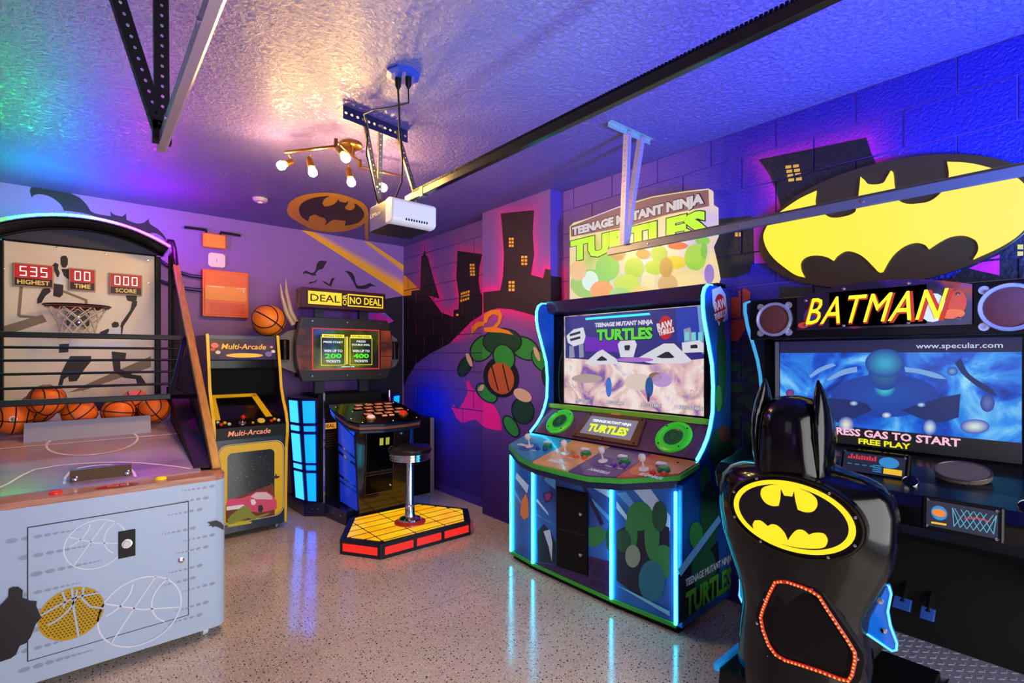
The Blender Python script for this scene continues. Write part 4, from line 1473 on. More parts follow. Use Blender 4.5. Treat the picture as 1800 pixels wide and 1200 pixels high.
track('door_track', 2.62, 2.07, 2.24, 'grey steel door track crossing in front of the big bat sign', mat('track_grey', C(120, 120, 126), 0.4, 0.75))
track('door_track', 0.19, 2.0, 2.25, 'shiny steel door track ending above the hoop machine', mat('track_bright', C(214, 200, 206), 0.25, 0.6))
h2 = thing('track_hanger', (2.55, 1.9, 2.9), 'galvanised track hanger in front of the lime-lettered marquee', 'hanger')
pL, pR = on(1069, 213, 2, H), on(1143, 246, 2, H)
angle_iron('ceiling_angle', pL - V((0, 0, 0.002)), pR - V((0, 0, 0.002)), 0.03, (0, 0, -1), (0, -1, 0), mat('pale_iron', C(170, 200, 190), 0.4, 0.6), h2, 0.03, 0.004)
for px, q in ((1104, (2.60, 1.93, 2.26)), (1128, (2.625, 1.93, 2.26))):
    a = on(px, 230 + (px - 1104) * 0.4, 2, H - 0.012)
    angle_iron('strut', a, q, 0.034, (1, 0, 0), (0, 1, 0), mat('lilac_iron', C(176, 160, 176), 0.4, 0.4), h2, 0.03, 0.004)
h3 = thing('track_hanger', (0.1, 1.93, 2.9), 'dark perforated track hanger above the end of the shiny track', 'hanger')
DIRN = mat('dark_iron', C(30, 28, 36), 0.4, 0.6)
angle_iron('strut', (0.165, 1.93, 2.27), (-0.03, 1.93, H), 0.038, (1, 0, 0.2), (0, 1, 0), DIRN, h3, 0.032, 0.0055)
angle_iron('strut', (0.17, 1.94, 2.27), (0.165, 1.94, H), 0.038, (1, 0, 0), (0, 1, 0), DIRN, h3, 0.032, 0.0055)
MB().box((0.162, 1.93, 2.235), (0.212, 1.965, 2.30)).build('joint_plate', DIRN, h3)

# ================================================================== SMALL UPRIGHT ARCADE
NAVY = mat('navy_side', C(16, 22, 44), 0.35, coat=0.3)
YEL = mat('yellow_trim', C(238, 196, 24), 0.35)
mu = thing('upright_arcade', (1.085, 5.0, 0), 'slim dark upright arcade with yellow edges between the hoop machine and the blue columns', 'arcade game')
AX0, AX1 = 0.79, 1.38
PRF = [(4.74, 0.05), (4.705, 0.74), (4.675, 0.86), (4.675, 0.94), (4.71, 1.03), (4.80, 1.15), (4.86, 1.26), (4.90, 1.45), (4.97, 1.735)]
for x in (AX0, AX1 - 0.02):
    MB().prism([(x, y, z) for y, z in PRF] + [(x, 5.5, 1.735), (x, 5.5, 0.05)], (0.02, 0, 0)).build('side_panel', NAVY, mu)
    path = [(x + 0.01, y - 0.002, z) for y, z in PRF] + [(x + 0.01, 5.1, 1.737)]
    tm = MB()
    for a, b in zip(path, path[1:]):
        tm.bar(a, b, 0.023, 0.012, up=(0, 0, 1) if abs(b[2] - a[2]) < 0.05 else (0, 1, 0))
    tm.build('edge_trim', YEL, mu)
x0, x1 = AX0 + 0.02, AX1 - 0.02
box('top_panel', (x0, 5.0, 1.70), (x1, 5.5, 1.73), NAVY, mu)
box('back_panel', (x0, 5.42, 0.05), (x1, 5.5, 1.70), NAVY, mu)
mqm = noisy('marquee_bronze', [(0.3, C(40, 34, 30)), (0.6, C(72, 60, 50)), (0.8, C(120, 92, 64))], 5, rough=0.2, coat=0.6)
mq = MB().hexa([(x0, 4.955, 1.515), (x1, 4.955, 1.515), (x1, 4.99, 1.505), (x0, 4.99, 1.505), (x0, 4.985, 1.70), (x1, 4.985, 1.70), (x1, 5.01, 1.70), (x0, 5.01, 1.70)]).build('marquee', mqm, mu)
mU = V((0, 0.03, 0.185)).normalized()
GOLDL = mat('gold_letters', C(248, 186, 60), 0.3, emit=C(248, 176, 60), es=0.4)
text('marquee_letters', 'Multi-Arcade', GOLDL, mq, (1.09, 4.968, 1.632), XA, mU, w=0.36, shear=0.22, bold=0.01)
decal('marquee_banner', ell((1.09, 4.961, 1.553), XA, mU, 0.15, 0.02), mat('amber_banner', C(246, 180, 60), 0.4, emit=C(246, 180, 60), es=0.35), mq, NF, 0.003)
for dx, dz, r, cc in ((-0.235, 0.03, 0.03, (238, 120, 110)), (-0.21, -0.03, 0.02, (250, 220, 190)), (-0.25, -0.005, 0.018, (220, 90, 60)), (0.20, -0.045, 0.03, (120, 110, 180)), (0.24, -0.02, 0.018, (240, 240, 230)), (0.225, 0.02, 0.014, (230, 160, 160))):
    decal('marquee_patch', ell((1.09 + dx, 4.967, 1.61 + dz), XA, mU, r, r * 0.8, 14), mat('splash_%d' % cc[1], C(*cc), 0.4), mq, NF, 0.003 + r * 0.05)
MB().box((x0, 4.985, 1.44), (x1, 5.02, 1.51)).build('speaker_panel', GLOSS, mu)
MB().hexa([(x0, 5.02, 1.2), (x1, 5.02, 1.2), (x1, 5.06, 1.2), (x0, 5.06, 1.2), (x0, 5.02, 1.44), (x1, 5.02, 1.44), (x1, 5.06, 1.44), (x0, 5.06, 1.44)]).build('inner_panel', mat('smoked_glass', C(3, 6, 11), 0.6, spec=0.1), mu)
# sloping screen with its yellow surround
S0, S1 = (4.775, 1.005), (5.02, 1.20)
SNu = V((0, S1[0] - S0[0], S1[1] - S0[1])).normalized()
SN = V((0, -SNu.z, SNu.y))
SN = SN if SN.y < 0 else -SN


def sp2(x, t, o=0.0):
    return V((x, S0[0] + (S1[0] - S0[0]) * t, S0[1] + (S1[1] - S0[1]) * t)) + V((0, -SNu.z, SNu.y)) * o


scr = MB().hexa([sp2(x0, 0, -0.03), sp2(x1, 0, -0.03), sp2(x1, 1, -0.03), sp2(x0, 1, -0.03), sp2(x0, 0), sp2(x1, 0), sp2(x1, 1), sp2(x0, 1)]).build('screen', mat('dark_screen', C(8, 9, 12), 0.1, coat=0.8), mu)
UP = V((0, -SNu.z, SNu.y))
for q in ([(0.0, 0.88), (0.70, 0.88), (0.70, 1.0), (0.0, 1.0)], [(0.0, 0.0), (0.10, 0.0), (0.10, 0.9), (0.0, 0.9)], [(0.74, 0.0), (0.84, 0.0), (0.70, 1.0), (0.62, 0.9)]):
    MB().prism([sp2(x0 + (x1 - x0) * a, t, 0.001) for a, t in q], UP * 0.004).build('screen_surround', YEL, mu)
# control panel
cpn = MB().hexa([(x0, 4.68, 0.845), (x1, 4.68, 0.845), (x1, 4.9, 0.845), (x0, 4.9, 0.845), (x0, 4.682, 0.945), (x1, 4.682, 0.945), (x1, 4.80, 1.02), (x0, 4.80, 1.02)]).build('control_panel', BLACK, mu)
cs = V((0, 0.118, 0.075)).normalized()
cN = V((0, -cs.z, cs.y))


def cp(x, t):
    return V((x, 4.682 + 0.118 * t, 0.945 + 0.075 * t))


REDP = mat('red_plastic2', C(226, 30, 20), 0.2)
j = MB().lathe([(0.03, 0), (0.028, 0.004), (0.005, 0.006), (0.005, 0.05)], cp(1.02, 0.4), cN, 14).build('joystick', CHROME, cpn, smooth=True)
MB().sphere(cp(1.02, 0.4) + cN * 0.062, 0.019, 16, 10).build('joystick_ball', REDP, cpn, smooth=True)
for x, t, cc, r in ((0.86, 0.35, (230, 60, 30), 0.014), (0.89, 0.5, (240, 190, 30), 0.014), (0.92, 0.35, (240, 240, 230), 0.014), (0.84, 0.6, (240, 240, 230), 0.012), (1.17, 0.45, (244, 210, 90), 0.032), (1.25, 0.35, (230, 60, 30), 0.014), (1.28, 0.5, (240, 190, 30), 0.014), (1.31, 0.35, (240, 240, 230), 0.014), (1.10, 0.3, (240, 190, 30), 0.010)):
    button('button', cp(x, t), r, 0.010, mat('btn_%d_%d' % cc[:2], C(*cc), 0.25), cpn, cN, n=14)
text('panel_letters', 'Multi-Arcade', mat('salmon_letters', C(240, 160, 130), 0.4, emit=C(240, 150, 120), es=0.3), cpn, (1.07, 4.6815, 0.895), XA, ZA, w=0.33, shear=0.22, bold=0.01)
# lower front: yellow frame round a starry scene with a pink car
FA = 4.725
box('front_panel', (x0, FA, 0.05), (x1, FA + 0.03, 0.845), mat('front_teal', C(18, 44, 66), 0.25, coat=0.4), mu)
fr = [(x, z) for x, z in rrect(0.845, 1.345, 0.135, 0.79, 0.07)]
fi = [(x, z) for x, z in rrect(0.905, 1.275, 0.195, 0.725, 0.04)]
mb = MB()
n = len(fr)
mb.add([(x, FA - 0.004, z) for x, z in fr] + [(x, FA - 0.004, z) for x, z in fi], [(i, (i + 1) % n, n + (i + 1) % n, n + i) for i in range(n)])
mb.build('yellow_frame', YEL, mu, fix=False)
stroke([V((x, FA - 0.005, z)) for x, z in rrect(0.838, 1.352, 0.128, 0.797, 0.075)], 0.006, NF, True).build('frame_line', mat('cream_line', C(232, 220, 190), 0.4), mu, fix=False)
art = decal('front_art', [(x, FA, z) for x, z in fi], mat('starry_teal', C(8, 24, 34), 0.2, coat=0.5), mu, NF, 0.0045)
st = MB()
for k in range(70):
    x, z, r = R.uniform(0.92, 1.26), R.uniform(0.33, 0.71), R.uniform(0.0008, 0.0024)
    st.poly(ell((x, FA - 0.0055, z), XA, ZA, r, r, 6))
st.build('star_print', mat('star_white', C(210, 220, 220), 0.4), art, fix=False, kind='stuff')
c6 = crop(340, 560, 3)


def fa(name, pts, m, off):
    return decal(name, [on(x, y, 1, FA) for x, y in c6(pts)], m, art, NF, off)


fa('sunset_print', [(170, 985), (230, 940), (420, 870), (428, 930), (428, 1040), (170, 1075)], mat('rust_print', C(120, 50, 20), 0.5), 0.005)
PINK = mat('pink_print', C(226, 80, 120), 0.35)
fa('car_print', [(172, 975), (180, 950), (250, 945), (300, 930), (325, 912), (385, 910), (415, 928), (438, 960), (438, 1000), (400, 1012), (350, 1022), (300, 1015), (260, 985), (180, 1000)], PINK, 0.0062)
fa('car_roof_print', [(300, 938), (330, 915), (382, 914), (412, 935), (415, 952), (330, 950)], mat('pale_pink_print', C(236, 210, 214), 0.35), 0.007)
fa('car_chrome_print', [(300, 952), (320, 950), (330, 968), (320, 982), (304, 978)], WP, 0.0075)
fa('car_wheel_print', [(340, 985), (360, 980), (368, 1000), (358, 1022), (340, 1015)], BP, 0.0075)
fa('car_bumper_print', [(172, 990), (260, 978), (300, 1010), (292, 1020), (250, 1000), (174, 1010)], WP, 0.0078)
LIZ = mat('lizard_print', C(140, 150, 50), 0.45)
fa('lizard_print', [(176, 1060), (200, 1030), (235, 1005), (260, 985), (290, 990), (305, 1020), (330, 1040), (400, 1020), (395, 1030), (335, 1052), (310, 1062), (290, 1048), (250, 1062), (210, 1070), (190, 1085)], LIZ, 0.0085)
fa('lizard_print', [(180, 1085), (250, 1066), (310, 1068), (300, 1078), (180, 1098)], mat('yellow_green_print', C(206, 200, 50), 0.45), 0.0088)
fa('bird_print', [(405, 822), (430, 828), (432, 812), (440, 828), (455, 826), (448, 838), (430, 842), (412, 838)], BP, 0.0088)
for x in (AX0 + 0.06, AX1 - 0.07):
    c = MB().lathe([(0.014, -0.01), (0.023, -0.009), (0.025, 0), (0.023, 0.009), (0.014, 0.01)], (x, 4.80, 0.025), XA, 16).build('caster', mat('caster_grey', C(160, 160, 160), 0.4), mu, smooth=True)
bl = make_ball(0.15, 'large orange basketball sitting on top of the slim upright arcade', mat('ball_amber', C(240, 130, 30), 0.4, bump=(300, 0.35, 0.002, 1)))
bl.location = (1.335, 5.13, 1.735 + 0.151)
bl.rotation_euler = (0.5, 0.35, 0.9)

# ================================================================== QUIZ MACHINE WITH STOOL
qm = thing('quiz_machine', (2.09, 4.6, 0), 'corner quiz game with blue lit columns, a framed screen and an amber platform', 'arcade game')
QX = 2.09
NAV2 = mat('navy_lacquer', C(14, 18, 56), 0.3, coat=0.4)
BLU1 = glow('blue_pane', (0.0, 0.10, 0.9), 5.0)
BLU2 = glow('cyan_pane', (0.015, 0.17, 0.95), 5.0)


def mir(x, s):
    return x if s > 0 else 2 * QX - x


for s in (1, -1):
    zb_, zt_ = 0.13, 1.14
    Lb, Mb, Rb_, Kb = V((mir(1.579, s), 5.15, zb_)), V((mir(1.622, s), 4.93, zb_)), V((mir(1.70, s), 4.83, zb_)), V((mir(1.75, s), 5.35, zb_))
    Lt, Mt, Rt, Kt = V((mir(1.51, s), 5.15, zt_)), V((mir(1.555, s), 4.93, zt_)), V((mir(1.70, s), 4.83, zt_)), V((mir(1.75, s), 5.35, zt_))
    MB().hexa([Lb, Mb, Rb_, Kb, Lt, Mt, Rt, Kt]).build('column', NAV2, qm)
    for (A0, B0, A1, B1) in ((Lb, Mb, Lt, Mt), (Mb, Rb_, Mt, Rt)):
        nn = (B0 - A0).cross(A1 - A0).normalized() * s
        for k, (t0, t1) in enumerate(((0.02, 0.285), (0.315, 0.36), (0.385, 0.655), (0.685, 0.735), (0.765, 0.975))):
            q = []
            for f, t in ((0.16, t0), (0.82, t0), (0.82, t1), (0.16, t1)):
                q.append(A0.lerp(B0, f).lerp(A1.lerp(B1, f), t) + nn * 0.002)
            MB().prism(q, nn * 0.004).build('light_pane', BLU1 if B0 is Rb_ else BLU2, qm)
    # skirt under the column
    x_a, x_b, x_c = mir(1.58, s), mir(1.60, s), mir(1.75, s)
    MB().prism([(x_a, 5.36, 0), (x_b, 4.94, 0), (x_c, 4.80, 0), (mir(1.80, s), 4.40, 0), (mir(1.95, s), 4.40, 0), (mir(1.95, s), 5.36, 0)], (0, 0, 0.13)).build('skirt', NAV2, qm)
    for x, y in ((1.66, 4.874), (1.70, 4.837), (1.77, 4.64), (1.785, 4.5)):
        MB().lathe([(0.007, 0), (0.006, 0.004), (0, 0.005)], (mir(x, s), y + 0.0, 0.075), (-0.7 * s, -0.7, 0), 8).build('bolt', CHROME, qm, smooth=True)
    box('chrome_strip', (mir(1.735, s), 4.80, 0.13), (mir(1.755, s), 4.82, 1.19), CHROME, qm, 0.003)
box('back_housing', (1.75, 4.98, 0.0), (2 * QX - 1.75, 5.45, 1.16), MATTE, qm, 0.006)
lb = box('name_plate', (1.80, 4.972, 0.815), (2.02, 4.978, 0.875), mat('plate_amber', C(240, 170, 70), 0.4, emit=C(240, 170, 70), es=0.4), qm)
text('plate_letters', 'DEAL', BLK, lb, (1.855, 4.972, 0.845), XA, ZA, h=0.034, bold=0.02)
gr = MB()
for k in range(6):
    gr.box((1.78, 4.972, 0.64 + k * 0.024), (2.0, 4.979, 0.648 + k * 0.024))
gr.build('speaker_grille', mat('rust_grille', C(70, 26, 18), 0.5), qm)
for x in (1.845, 2.325):
    box('sign_post', (x - 0.05, 5.2, 1.16), (x + 0.05, 5.26, 2.05), mat('post_grey', C(52, 52, 58), 0.35, 0.4), qm)
# framed screen head: outline bulges at the sides
HY = 5.08
fo = []
for k in range(9):
    t = -1 + 2 * k / 8
    fo.append((QX + 0.525 - 0.07 * t * t, 1.615 + 0.325 * t * (1.0 if t > 0 else 0.99)))
for k in range(9):
    t = 1 - 2 * k / 8
    fo.append((QX - 0.525 + 0.07 * t * t, 1.615 + 0.325 * t))
# top and bottom edges dip a little towards the middle
mbz = mat('head_bezel', C(44, 40, 34), 0.3)
pts = []
for x, z in fo:
    pts.append((x, HY, z))
head = MB().prism(pts, (0, 0.07, 0)).build('screen_head', mbz, qm, bevel=0.006)
box('head_rear', (QX - 0.45, HY + 0.07, 1.33), (QX + 0.45, HY + 0.26, 1.90), MATTE, qm)
dotm = noisy('ember_panel', [(0.35, C(60, 20, 8)), (0.6, C(150, 60, 16)), (0.8, C(190, 90, 20))], 6, rough=0.3, emit=1.1)
PERF = mat('perforation', C(24, 10, 8), 0.5)
for s in (1, -1):
    for k, (za, zb2) in enumerate(((1.405, 1.535), (1.545, 1.685), (1.695, 1.825))):
        q = []
        for z in (za, zb2):
            t = (z - 1.615) / 0.325
            q.append((QX + s * (0.515 - 0.07 * t * t), z))
        q = [(QX + s * 0.375, za), q[0], q[1], (QX + s * 0.375, zb2)]
        g_ = decal('ember_panel', [(x, HY, z) for x, z in q], dotm, head, NF, 0.003)
        pm = MB()
        for i in range(11):
            for jj in range(11):
                x, z = QX + s * (0.382 + i * 0.0125), za + 0.006 + jj * 0.0125
                if inside((x, z), q):
                    pm.poly([(x - 0.0035, HY - 0.0045, z - 0.0035), (x + 0.0035, HY - 0.0045, z - 0.0035), (x + 0.0035, HY - 0.0045, z + 0.0035), (x - 0.0035, HY - 0.0045, z + 0.0035)])
        pm.build('perforation', PERF, g_, fix=False, kind='stuff')
for x, z in ((-0.36, 1.90), (0.0, 1.90), (0.37, 1.90), (-0.36, 1.345), (0, 1.345), (0.37, 1.345)):
    MB().lathe([(0.009, 0), (0.008, 0.005), (0, 0.006)], (QX + x, HY, z), NF, 10).build('bolt', CHROME, head, smooth=True)
SX0, SX1, SZ0, SZ1 = 1.735, 2.435, 1.415, 1.82
box('screen_rim', (SX0 - 0.012, HY - 0.006, SZ0 - 0.012), (SX1 + 0.012, HY - 0.001, SZ1 + 0.012), glow('red_rim', C(230, 50, 40), 0.8), head)
qs = box('screen', (SX0, HY - 0.010, SZ0), (SX1, HY - 0.005, SZ1), noisy('quiz_screen', [(0.40, C(18, 24, 10)), (0.54, C(80, 90, 14)), (0.70, C(170, 170, 30))], 3.2, rough=0.1, emit=0.8), qm)
YT = glow('yellow_text', C(255, 236, 60), 1.2)
WT = glow('white_text', C(235, 245, 245), 1.1)
GT = glow('green_text', C(70, 230, 40), 1.2)
SY = HY - 0.0105
for cx, num, ls in ((1.935, '200', ('PRESS START',)), (2.235, '400', ('PRESS', 'DOUBLE DEAL'))):
    fr_ = MB()
    for a, b in (((cx - 0.125, 1.45), (cx + 0.125, 1.455)), ((cx - 0.125, 1.45), (cx - 0.12, 1.745)), ((cx + 0.12, 1.45), (cx + 0.125, 1.745))):
        fr_.box((a[0], SY - 0.001, a[1]), (b[0], SY, b[1]))
    fr_.build('text_frame', YT, qs)
    hd = box('text_header', (cx - 0.115, SY - 0.0015, 1.735), (cx + 0.115, SY, 1.77), YT, qs)
    text('header_letters', 'SINGLE DEAL' if num == '200' else 'DOUBLE DEAL', mat('olive_print', C(90, 80, 10), 0.5), hd, (cx, SY - 0.0016, 1.7525), XA, ZA, w=0.2, h=0.02, bold=0.02)
    for i, l in enumerate(ls):
        text('screen_letters', l, WT, qs, (cx, SY, 1.69 - i * 0.035 + (0.012 if len(ls) > 1 else 0)), XA, ZA, h=0.021, w=0.2 if len(l) > 6 else 0.1, bold=0.015)
    text('screen_letters', 'WIN UP TO', WT, qs, (cx, SY, 1.60), XA, ZA, w=0.19, h=0.027, bold=0.02)
    text('screen_letters', num, GT, qs, (cx, SY, 1.548), XA, ZA, w=0.175, h=0.05, bold=0.03)
    text('screen_letters', 'TICKETS', WT, qs, (cx, SY, 1.493), XA, ZA, w=0.15, h=0.024, bold=0.02)
text('screen_letters', 'CREDITS: 0.00', WT, qs, (2.09, SY, 1.435), XA, ZA, w=0.14, h=0.014, bold=0.02)
box('divider_glow', (2.068, SY - 0.001, 1.46), (2.092, SY, 1.75), glow('divider_yellow', C(240, 220, 50), 0.9), qs)
# side pods and the pale fins above them
GREY = mat('pod_grey', C(104, 98, 98), 0.4)
for s in (1, -1):
    pp = [(QX + s * a, 5.2, z) for a, z in ((0.40, 1.83), (0.55, 1.80), (0.64, 1.74), (0.66, 1.62), (0.66, 1.50), (0.62, 1.43), (0.50, 1.38), (0.40, 1.36))]
    pod = MB().prism(pp, (0, 0.10, 0)).build('side_pod', GREY, qm, bevel=0.006)
    b_ = MB().lathe([(0.045, 0), (0.045, 0.19), (0.04, 0.2)], (QX + s * 0.595, 5.19, 1.51), ZA, 16).build('pod_speaker', BLACK, qm, smooth=True)
    if s > 0:
        continue
    MB().tube([(QX + s * 0.5, 5.23, 1.86), (QX + s * 0.56, 5.24, 1.98), (QX + s * 0.60, 5.25, 2.14), (QX + s * 0.615, 5.26, 2.27)], [0.022, 0.022, 0.016, 0.003], 10).build('fin', mat('fin_cream', C(196, 176, 150), 0.35), qm, smooth=True)
    MB().tube([(QX + s * 0.42, 5.33, 1.86), (QX + s * 0.49, 5.34, 2.0), (QX + s * 0.53, 5.35, 2.2), (QX + s * 0.535, 5.36, 2.34)], [0.024, 0.024, 0.017, 0.003], 10).build('fin', mat('fin_cream', C(196, 176, 150), 0.35), qm, smooth=True)
# sign box
sgx0, sgx1, sgz0, sgz1 = 1.625, 2.525, 2.03, 2.235
MRN = mat('maroon_box', C(66, 14, 16), 0.3, coat=0.3)
sg = box('sign_box', (sgx0, 5.08, sgz0), (sgx1, 5.26, sgz1), MRN, qm, 0.008)
SGY = 5.078
AMB = glow('sign_amber', C(255, 212, 20), 1.15)
box('sign_face', (sgx0 + 0.055, SGY - 0.004, sgz0 + 0.035), (sgx1 - 0.02, SGY, sgz1 - 0.03), mat('sign_dark', C(34, 18, 8), 0.4), sg)
box('sign_panel', (sgx0 + 0.06, SGY - 0.007, sgz0 + 0.04), (2.025, SGY - 0.004, sgz1 - 0.035), AMB, sg)
zc = (sgz0 + sgz1) / 2 + 0.002
fz0, fz1 = sgz0 + 0.04, sgz1 - 0.035
MB().box((2.09, SGY - 0.007, fz0), (2.49, SGY - 0.004, fz0 + 0.012)).box((2.09, SGY - 0.007, fz1 - 0.012), (2.49, SGY - 0.004, fz1)).box((2.09, SGY - 0.007, fz0), (2.10, SGY - 0.004, fz1)).box((2.48, SGY - 0.007, fz0), (2.49, SGY - 0.004, fz1)).build('sign_border', AMB, sg)
text('sign_letters', 'DEAL', mat('sign_black', C(22, 14, 8), 0.5), sg, (1.855, SGY - 0.0075, zc), XA, ZA, w=0.30, h=0.072, bold=0.01)
text('sign_letters', 'OR', AMB, sg, (2.058, SGY - 0.005, zc), ZA, -XA, w=0.115, h=0.042, bold=0.01)
text('sign_letters', 'NO DEAL', AMB, sg, (2.29, SGY - 0.005, zc), XA, ZA, w=0.355, h=0.076, bold=0.015)
# console
con = MB().hexa([(1.86, 4.25, 0.12), (2.31, 4.25, 0.12), (2.31, 4.75, 0.12), (1.86, 4.75, 0.12), (1.80, 4.20, 0.90), (2.35, 4.20, 0.90), (2.33, 4.7, 1.06), (1.82, 4.7, 1.06)]).build('console', noisy('console_front', [(0.4, C(20, 16, 18)), (0.7, C(44, 28, 18))], 3, rough=0.15, coat=0.5), qm)
# lit side panes of the console
for s in (1, -1):
    A0, B0, A1, B1 = V((mir(1.86, s), 4.70, 0.14)), V((mir(1.86, s), 4.27, 0.14)), V((mir(1.82, s), 4.66, 1.0)), V((mir(1.802, s), 4.23, 0.89))
    nn = V((-s, 0, 0))
    for t0, t1 in ((0.02, 0.24), (0.26, 0.30), (0.33, 0.56), (0.60, 0.65), (0.68, 0.92)):
        q = [A0.lerp(B0, f).lerp(A1.lerp(B1, f), t) + nn * 0.004 for f, t in ((0.06, t0), (0.97, t0), (0.97, t1), (0.06, t1))]
        MB().prism(q, nn * 0.004).build('light_pane', glow('blue_side_pane', C(10, 56, 220), 0.5), qm)
dr = mat('door_line', C(96, 66, 44), 0.4)


def cfront(x, z, o=0.003):
    t = (z - 0.12) / 0.78
    return V((x, 4.25 - 0.05 * t - o, z))


for x0_, x1_, z0_, z1_, nm in ((1.90, 2.17, 0.50, 0.86, 'coin_door'), (1.90, 2.17, 0.30, 0.47, 'cash_door')):
    d_ = MB().prism([cfront(x0_, z0_), cfront(x1_, z0_), cfront(x1_, z1_), cfront(x0_, z1_)], (0, -0.006, 0)).build(nm, GLOSS, qm, bevel=0.002)
    stroke([cfront(x0_, z0_, 0.0105), cfront(x1_, z0_, 0.0105), cfront(x1_, z1_, 0.0105), cfront(x0_, z1_, 0.0105)], 0.004, NF, True).build('door_edge', dr, d_, fix=False)
    MB().lathe([(0.012, 0), (0.011, 0.01), (0, 0.012)], cfront(x1_ - 0.025, (z0_ + z1_) / 2 - 0.03, 0.009), NF, 12).build('lock', CHROME, d_, smooth=True)
for x in (2.045, 2.105):
    MB().prism([cfront(x - 0.017, 0.735, 0.0095), cfront(x + 0.017, 0.735, 0.0095), cfront(x + 0.017, 0.80, 0.0095), cfront(x - 0.017, 0.80, 0.0095)], (0, -0.004, 0)).build('coin_slot', glow('slot_yellow', C(216, 210, 70), 0.6), qm)
MB().lathe([(0.012, 0), (0.011, 0.01), (0, 0.012)], cfront(2.25, 0.82), NF, 12).build('lock', CHROME, qm, smooth=True)
# control top
TP = [(1.70, 4.56), (1.69, 4.42), (1.72, 4.16), (1.78, 4.08), (2.0, 4.045), (2.2, 4.045), (2.38, 4.07), (2.42, 4.13), (2.40, 4.42), (2.36, 4.56)]


def tz(y):
    return 0.955 + (y - 4.05) * 0.27


TN = V((0, -0.27, 1)).normalized()
for k, (dz, gr_, m) in enumerate(((-0.085, 0.0, NAV2), (-0.055, 0.008, mat('lip_brown', C(120, 72, 44), 0.25, coat=0.4)), (-0.03, -0.004, NAV2))):
    MB().prism([(QX - 0.035 + (x - QX + 0.035) * (0.96 + gr_ * 2), 4.3 + (y - 4.3) * (0.96 + gr_ * 2), tz(y) + dz) for x, y in TP], (0, 0, 0.024)).build('top_lip', m, qm, bevel=0.003)
top = MB().prism([(x, y, tz(y) - 0.008) for x, y in TP], (0, 0, 0.012)).build('control_top', GLOSS, qm, bevel=0.003)
case = mat('case_button', C(240, 150, 110), 0.3, emit=C(240, 140, 100), es=0.6)


def tp(x, y, o=0.004):
    return V((x, y, tz(y) + 0.004)) + TN * (o - 0.004)


rows = ((4.475, (1.95, 2.05, 2.15, 2.25)), (4.40, (1.91, 2.01, 2.11, 2.21)), (4.325, (1.99, 2.09, 2.19, 2.29)), (4.25, (1.94, 2.04, 2.14, 2.24)))
tu = V((0, 1, 0.27)).normalized()
for y, xs in rows:
    for x in xs:
        q = [tp(x + XA.x * a, y + b, 0.004) for a, b in ((-0.038, -0.02), (0.038, -0.02), (0.038, 0.02), (-0.038, 0.02))]
        bt = MB().prism(q, TN * 0.010).build('case_button', BLACK, top, bevel=0.002)
        q2 = [tp(x + a, y + b, 0.0145) for a, b in ((-0.034, -0.016), (0.034, -0.016), (0.034, 0.016), (-0.034, 0.016))]
        stroke(q2, 0.007, TN, True).build('case_outline', case, bt, fix=False)
        stroke([tp(x - 0.02, y - 0.002, 0.0145), tp(x + 0.022, y - 0.002, 0.0145)], 0.012, TN).build('case_mark', case, bt, fix=False)
for x in (2.08, 2.15):
    MB().prism([tp(x + a, 4.205 + b) for a, b in ((-0.022, -0.01), (0.022, -0.01), (0.022, 0.01), (-0.022, 0.01))], TN * 0.006).build('bill_mark', case, top)
for x, y, m in ((1.93, 4.17, WHITE), (2.27, 4.21, REDP)):
    bb = MB().lathe([(0.045, 0), (0.045, 0.008), (0.034, 0.013)], tp(x, y), TN, 24).build('button_rim', mat('gold_rim', C(216, 150, 60), 0.3, 0.7), top, smooth=True)
    MB().lathe([(0.034, 0.008), (0.033, 0.022), (0.02, 0.030), (0, 0.032)], tp(x, y), TN, 24).build('dome_button', mat('lit_' + m.name, C(240, 200, 190) if m is WHITE else C(230, 30, 20), 0.3, emit=C(240, 200, 190) if m is WHITE else C(230, 30, 20), es=0.4), bb, smooth=True)
for x, y in ((1.74, 4.5), (1.76, 4.2), (1.82, 4.1), (2.1, 4.08), (2.35, 4.1), (2.37, 4.3), (2.33, 4.52), (2.05, 4.53), (1.84, 4.36)):
    MB().lathe([(0.006, 0), (0.005, 0.003), (0, 0.004)], tp(x, y), TN, 8).build('bolt', CHROME, top, smooth=True)
# amber platform
HEX = [(1.70, 3.50), (2.53, 3.485), (2.72, 3.79), (2.46, 4.24), (1.77, 4.26), (1.505, 3.81)]
pf_ = MB().prism([(x, y, 0.0) for x, y in HEX], (0, 0, 0.118)).build('platform', mat('platform_navy', C(18, 18, 34), 0.4), qm, bevel=0.004)
cxh, cyh = sum(p[0] for p in HEX) / 6, sum(p[1] for p in HEX) / 6
HI = [(cxh + (x - cxh) * 0.90, cyh + (y - cyh) * 0.88) for x, y in HEX]
tile_m = noisy('amber_tile', [(0.3, C(250, 166, 4)), (0.7, C(255, 205, 26))], 5, rough=0.2, emit=1.0)
for i in range(-4, 5):
    for jx in range(-4, 6):
        X0, X1 = 2.02 + i * 0.28, 2.02 + (i + 1) * 0.28
        Y0, Y1 = 3.56 + jx * 0.118, 3.56 + (jx + 1) * 0.118
        q = clip_rect(HI, X0 + 0.007, X1 - 0.007, Y0 + 0.012, Y1 - 0.012)
        if len(q) > 2 and area2(q) > 0.0006:
            MB().prism([(x, y, 0.118) for x, y in q], (0, 0, 0.004)).build('tile', tile_m, pf_)
REDL2 = glow('red_pane', C(240, 30, 16), 1.0)


